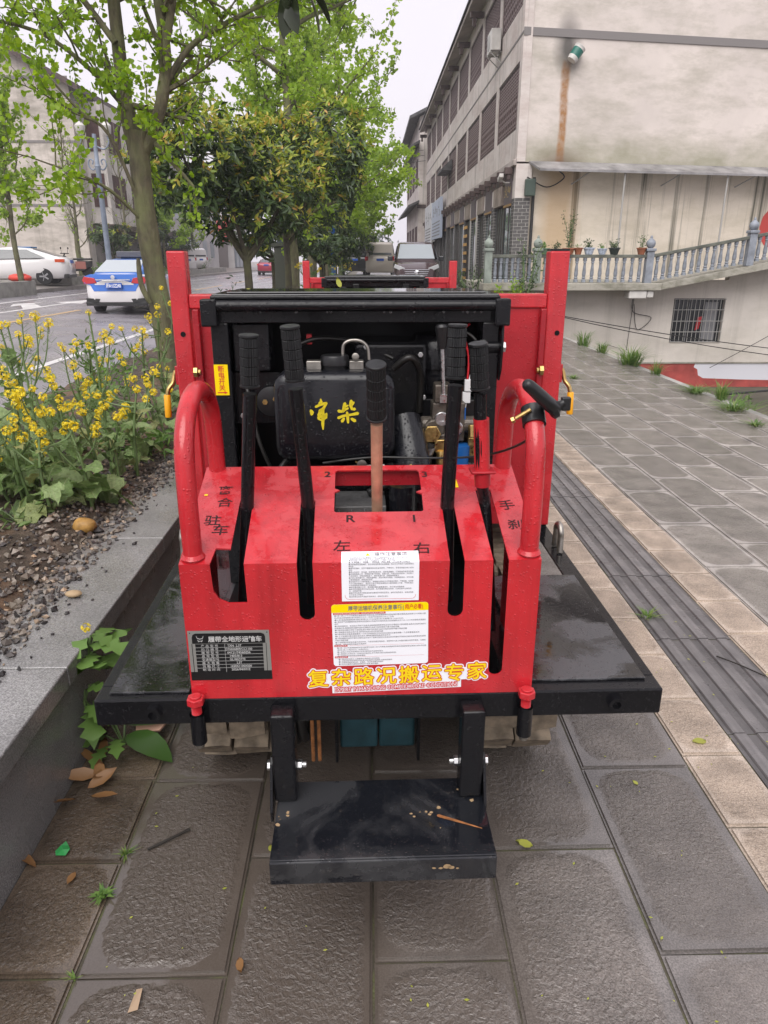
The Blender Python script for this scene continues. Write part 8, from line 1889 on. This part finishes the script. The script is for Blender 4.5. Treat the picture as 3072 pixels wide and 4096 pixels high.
# --- fallen leaves and litter
FL = big_leaf_mesh([(0, 0), (-0.12, 0.15), (-0.2, 0.4), (-0.16, 0.7), (0, 1.0), (0.16, 0.7), (0.2, 0.4), (0.12, 0.15)], 'leaf_dry', -0.12, 0.3)
FLy = big_leaf_mesh([(0, 0), (-0.2, 0.15), (-0.3, 0.4), (-0.22, 0.7), (0, 1.0), (0.22, 0.7), (0.3, 0.4), (0.2, 0.15)], 'leaf_fallen', -0.1, 0.12)
def fallen(label, me, x, y, s, rz, z=0.004, rx=0, ry=0, group='fallen leaves on the pavement'):
    o = part_copy('fallen_leaf', me, None, (x, y, z), (R(rx), R(ry), R(rz)), s); return tag(o, label, 'leaf', group)
for i, (x, y, s, rz, rx, ry, lb_) in enumerate(((-0.80, 1.60, 0.10, 60, 10, 20, 'curled brown leaf against the granite wall'), (-0.78, 1.56, 0.11, 100, 5, -30, 'brown leaf lying across the pile by the wall'), (-0.765, 1.52, 0.09, 20, 12, 10, 'tan leaf at the edge of the leaf pile'), (-0.79, 1.50, 0.10, -40, 8, 25, 'rust-brown leaf folded in the leaf pile'), (-0.75, 1.58, 0.08, 150, 10, -15, 'pale dry leaf with a bent tip'),
        (-0.80, 1.46, 0.10, 120, 6, 30, 'long brown leaf beneath the leaf pile'), (-0.77, 1.47, 0.09, -100, 4, -10, 'pinkish brown leaf beside the wrapper'), (-0.82, 1.36, 0.09, 75, 15, 30, 'dark wet leaf pressed to the wall foot'), (-0.72, 1.345, 0.045, 180, 3, 0, 'small orange-brown leaf on the dark sett'), (-0.285, 1.112, 0.045, 200, 6, 20, 'orange-brown pointed leaf on the wet slab'), (-0.80, 1.64, 0.08, 10, 20, 0, 'upright withered leaf below the weed'))):
    if i < 7 or i == 10: y += 0.12; s *= 0.9
    fallen(lb_, FL, x, y, s, rz, 0.006 + (0.012 if i < 7 else 0), rx, ry)
for i, (x, y, s, rz, lb_) in enumerate(((0.405, 1.404, 0.045, 70, 'yellow-green leaf beside the step tread'), (0.455, 1.80, 0.05, 35, 'yellow-green leaf under the right track'), (1.03, 1.81, 0.05, 100, 'yellow-green leaf on the beige sett'), (0.75, 1.62, 0.02, 30, 'tiny yellow petal leaf on the grey slab'), (-0.255, 1.40, 0.022, 10, 'small lime leaf in the slab joint left of the step'))):
    fallen(lb_, FLy, x, y, s, rz)
# loose confetti of petals and grit
pc = MB(); rp = random.Random(77)
for k in range(170):
    x = rp.uniform(-0.6, 1.6); y = rp.uniform(0.85, 2.6) ; r = rp.uniform(0.0015, 0.004)
    if abs(x) < 0.45 and y > 1.3: continue
    a = rp.random() * 6; o = len(pc.v); pc.v += [(x + r * math.cos(a + 1.57 * q) * (1.6 if q % 2 else 0.8), y + r * math.sin(a + 1.57 * q) * (1.6 if q % 2 else 0.8), 0.0045) for q in range(4)]; pc.f.append((o, o + 1, o + 2, o + 3))
o = obj('petal_litter', flat_mesh(pc, 'petals', 'leaf_fallen')); tag(o, 'tiny petals and grit scattered over the wet slabs', 'litter', kind='stuff')
cw = MB(); cw.add([(-0.02, -0.02, 0.002), (0.018, -0.022, 0.004), (0.026, 0.004, 0.014), (0.010, 0.028, 0.004), (-0.006, 0.046, 0.010), (-0.016, 0.02, 0.016), (-0.03, 0.0, 0.004), (0, 0, 0.018)], [(0, 1, 7), (1, 2, 7), (2, 3, 7), (3, 4, 5, 7), (5, 6, 7), (6, 0, 7)])
o = cw.build('wrapper', mat('wrapper_green', (0.04, 0.30, 0.08), 0.25), None); o.location = (-0.775, 1.41, 0.004); o.scale = (0.65, 0.65, 0.4); tag(o, 'crumpled bright green sweet wrapper on the brown setts', 'wrapper')
o = MB().tube(bez([(-0.565, 1.41, 0.006), (-0.52, 1.44, 0.008), (-0.475, 1.475, 0.007)], 4), [0.003, 0.0032, 0.0034, 0.0036, 0.0036, 0.0034, 0.0034, 0.004, 0.004], 6).build('twig', mat('twig_dark', (0.02, 0.016, 0.012), 0.6), None, 60); tag(o, 'short dark twig lying on the wet slab', 'twig')
o = MB().tube(bez([(1.29, 2.30, 0.004), (1.34, 2.24, 0.006), (1.40, 2.16, 0.005)], 4), 0.0025, 5).build('twig', 'twig_dark', None, 60); tag(o, 'thin bent twig across the tactile strip', 'twig')
o = MB().add([(-0.485, 1.0, 0.003), (-0.465, 1.002, 0.008), (-0.468, 1.045, 0.010), (-0.482, 1.048, 0.003)], [(0, 1, 2, 3)]).build('paper_scrap', mat('paper_tan', (0.38, 0.27, 0.18), 0.7)); tag(o, 'torn tan paper scrap on the wet slab', 'paper')
st_ = MB(); st_.ball((0, 0, 0.028), 0.05, 12, 7, (1.0, 0.75, 0.62)); o = st_.build('stone', mat('stone_ochre', fn=simple_var((0.34, 0.19, 0.05), 0.4, 30, (0.4, 0.7), 0.6, 80)), None, 60)
for v in o.data.vertices: v.co += Vector(mnoise.noise_vector(v.co * 30)) * 0.008
o.location = (-1.165, 2.74, 0.352); tag(o, 'ochre rounded stone on the edge of the granite coping', 'stone')
sh_ = MB(); sh_.prism([(0, 0), (0.07, -0.02), (0.13, 0.03), (0.12, 0.10), (0.06, 0.12), (0.01, 0.07)], lambda a, b, c: (a, b, c), 0.012); o = sh_.build('broken_tile', mat('tile_pink', (0.42, 0.25, 0.18), 0.7), None, bevel=0.003); o.location = (-0.72, 1.84, 0.03); o.rotation_euler = (R(25), R(-12), 0.3); tag(o, 'pinkish broken tile shard propped under the machine frame', 'tile')
o = MB().ball((0, 0, 0.01), 0.022, 9, 6, (1.3, 0.9, 0.5)).build('stone', mat('stone_tan', (0.36, 0.26, 0.15), 0.7), None, 60); o.location = (-0.985, 2.15, 0.348); tag(o, 'flat tan pebble on the granite coping', 'stone')

# --- twig with large dark leaves hanging in over the camera's view
MGP = (-0.215, 2.45, 2.135)
tw = thing('magnolia_branch', 'overhanging twig with large drooping dark leaves', 'branch', MGP)
MB().tube(bez([(-0.95, 0.3, 1.6), (-0.5, 0.15, 0.75), (-0.16, 0.04, 0.16), (-0.05, 0.0, 0.03), (0.03, 0, 0.0)], 5), [0.014 - 0.0005 * i for i in range(21)], 7).tube(bez([(-0.3, 0.05, 0.40), (-0.24, -0.02, 0.12), (-0.14, -0.02, 0.0), (-0.05, 0, 0.02)], 4), 0.0035, 6).build('twig', 'bark_dark', tw, 60)
MG = big_leaf_mesh([(0, 0), (-0.10, 0.12), (-0.19, 0.35), (-0.21, 0.6), (-0.13, 0.85), (0, 1.0), (0.13, 0.85), (0.21, 0.6), (0.19, 0.35), (0.10, 0.12)], 'leaf_magnolia', 0.2, 0.35)
for x, y, z, rx, ry, rz, s in ((-0.02, 0, 0.02, -78, 15, 160, 0.17), (-0.01, 0, 0.01, -80, -10, 200, 0.165), (0.0, 0.0, 0.03, -72, 25, 130, 0.14), (0.02, 0.0, 0.0, -85, 60, 60, 0.15), (0.04, 0.0, 0.0, -60, 30, -80, 0.15), (0.03, 0.0, 0.02, -40, 0, -70, 0.16), (-0.02, 0.02, 0.05, -20, 20, 100, 0.12), (-0.2, 0.02, 0.14, -85, 40, 120, 0.11)):
    part_copy('leaf', MG, tw, (x, y, z), (R(rx), R(ry), R(rz)), s * 0.8)
for x, y, z, rx, rz, s in ((0.16, 0.05, 0.10, -60, -60, 0.10), (0.2, 0.05, 0.12, -20, -80, 0.10), (0.12, 0.05, 0.12, -70, -30, 0.08)):
    part_copy('young_leaf', FLy, tw, (x, y, z), (R(rx), 0, R(rz)), s)
MB().tube(bez([(0.02, 0, 0.01), (0.1, 0.03, 0.07), (0.17, 0.05, 0.11)], 4), 0.0025, 6).build('side_twig', 'bark_dark', tw, 60)

# leaves blown onto the black canopy
for i, (x, y, s, rz, rx, lb_) in enumerate(((-0.075, 1.95, 0.03, 40, 60, 'curled yellow leaf standing on the wet black canopy'), (-0.30, 1.86, 0.018, 10, 0, 'tiny yellow petal on the wet black canopy'))):
    fallen(lb_, FLy, x, y, s, rz, 1.331, rx, 0, 'leaves on the canopy')
# ------------------------------------------------------------------ damp air
hz = MB().box(-95, 60, -12, 215, -3.5, 16.0).build('haze', None); hz['kind'] = 'stuff'
hm = bpy.data.materials.new('haze_air'); hm.use_nodes = True; hn = hm.node_tree; hn.nodes.clear()
ho = hn.nodes.new('ShaderNodeOutputMaterial'); hv = hn.nodes.new('ShaderNodeVolumePrincipled')
hv.inputs['Color'].default_value = (0.93, 0.92, 0.95, 1); hv.inputs['Density'].default_value = 0.0012
hn.links.new(hv.outputs[0], ho.inputs['Volume']); hz.data.materials.append(hm)
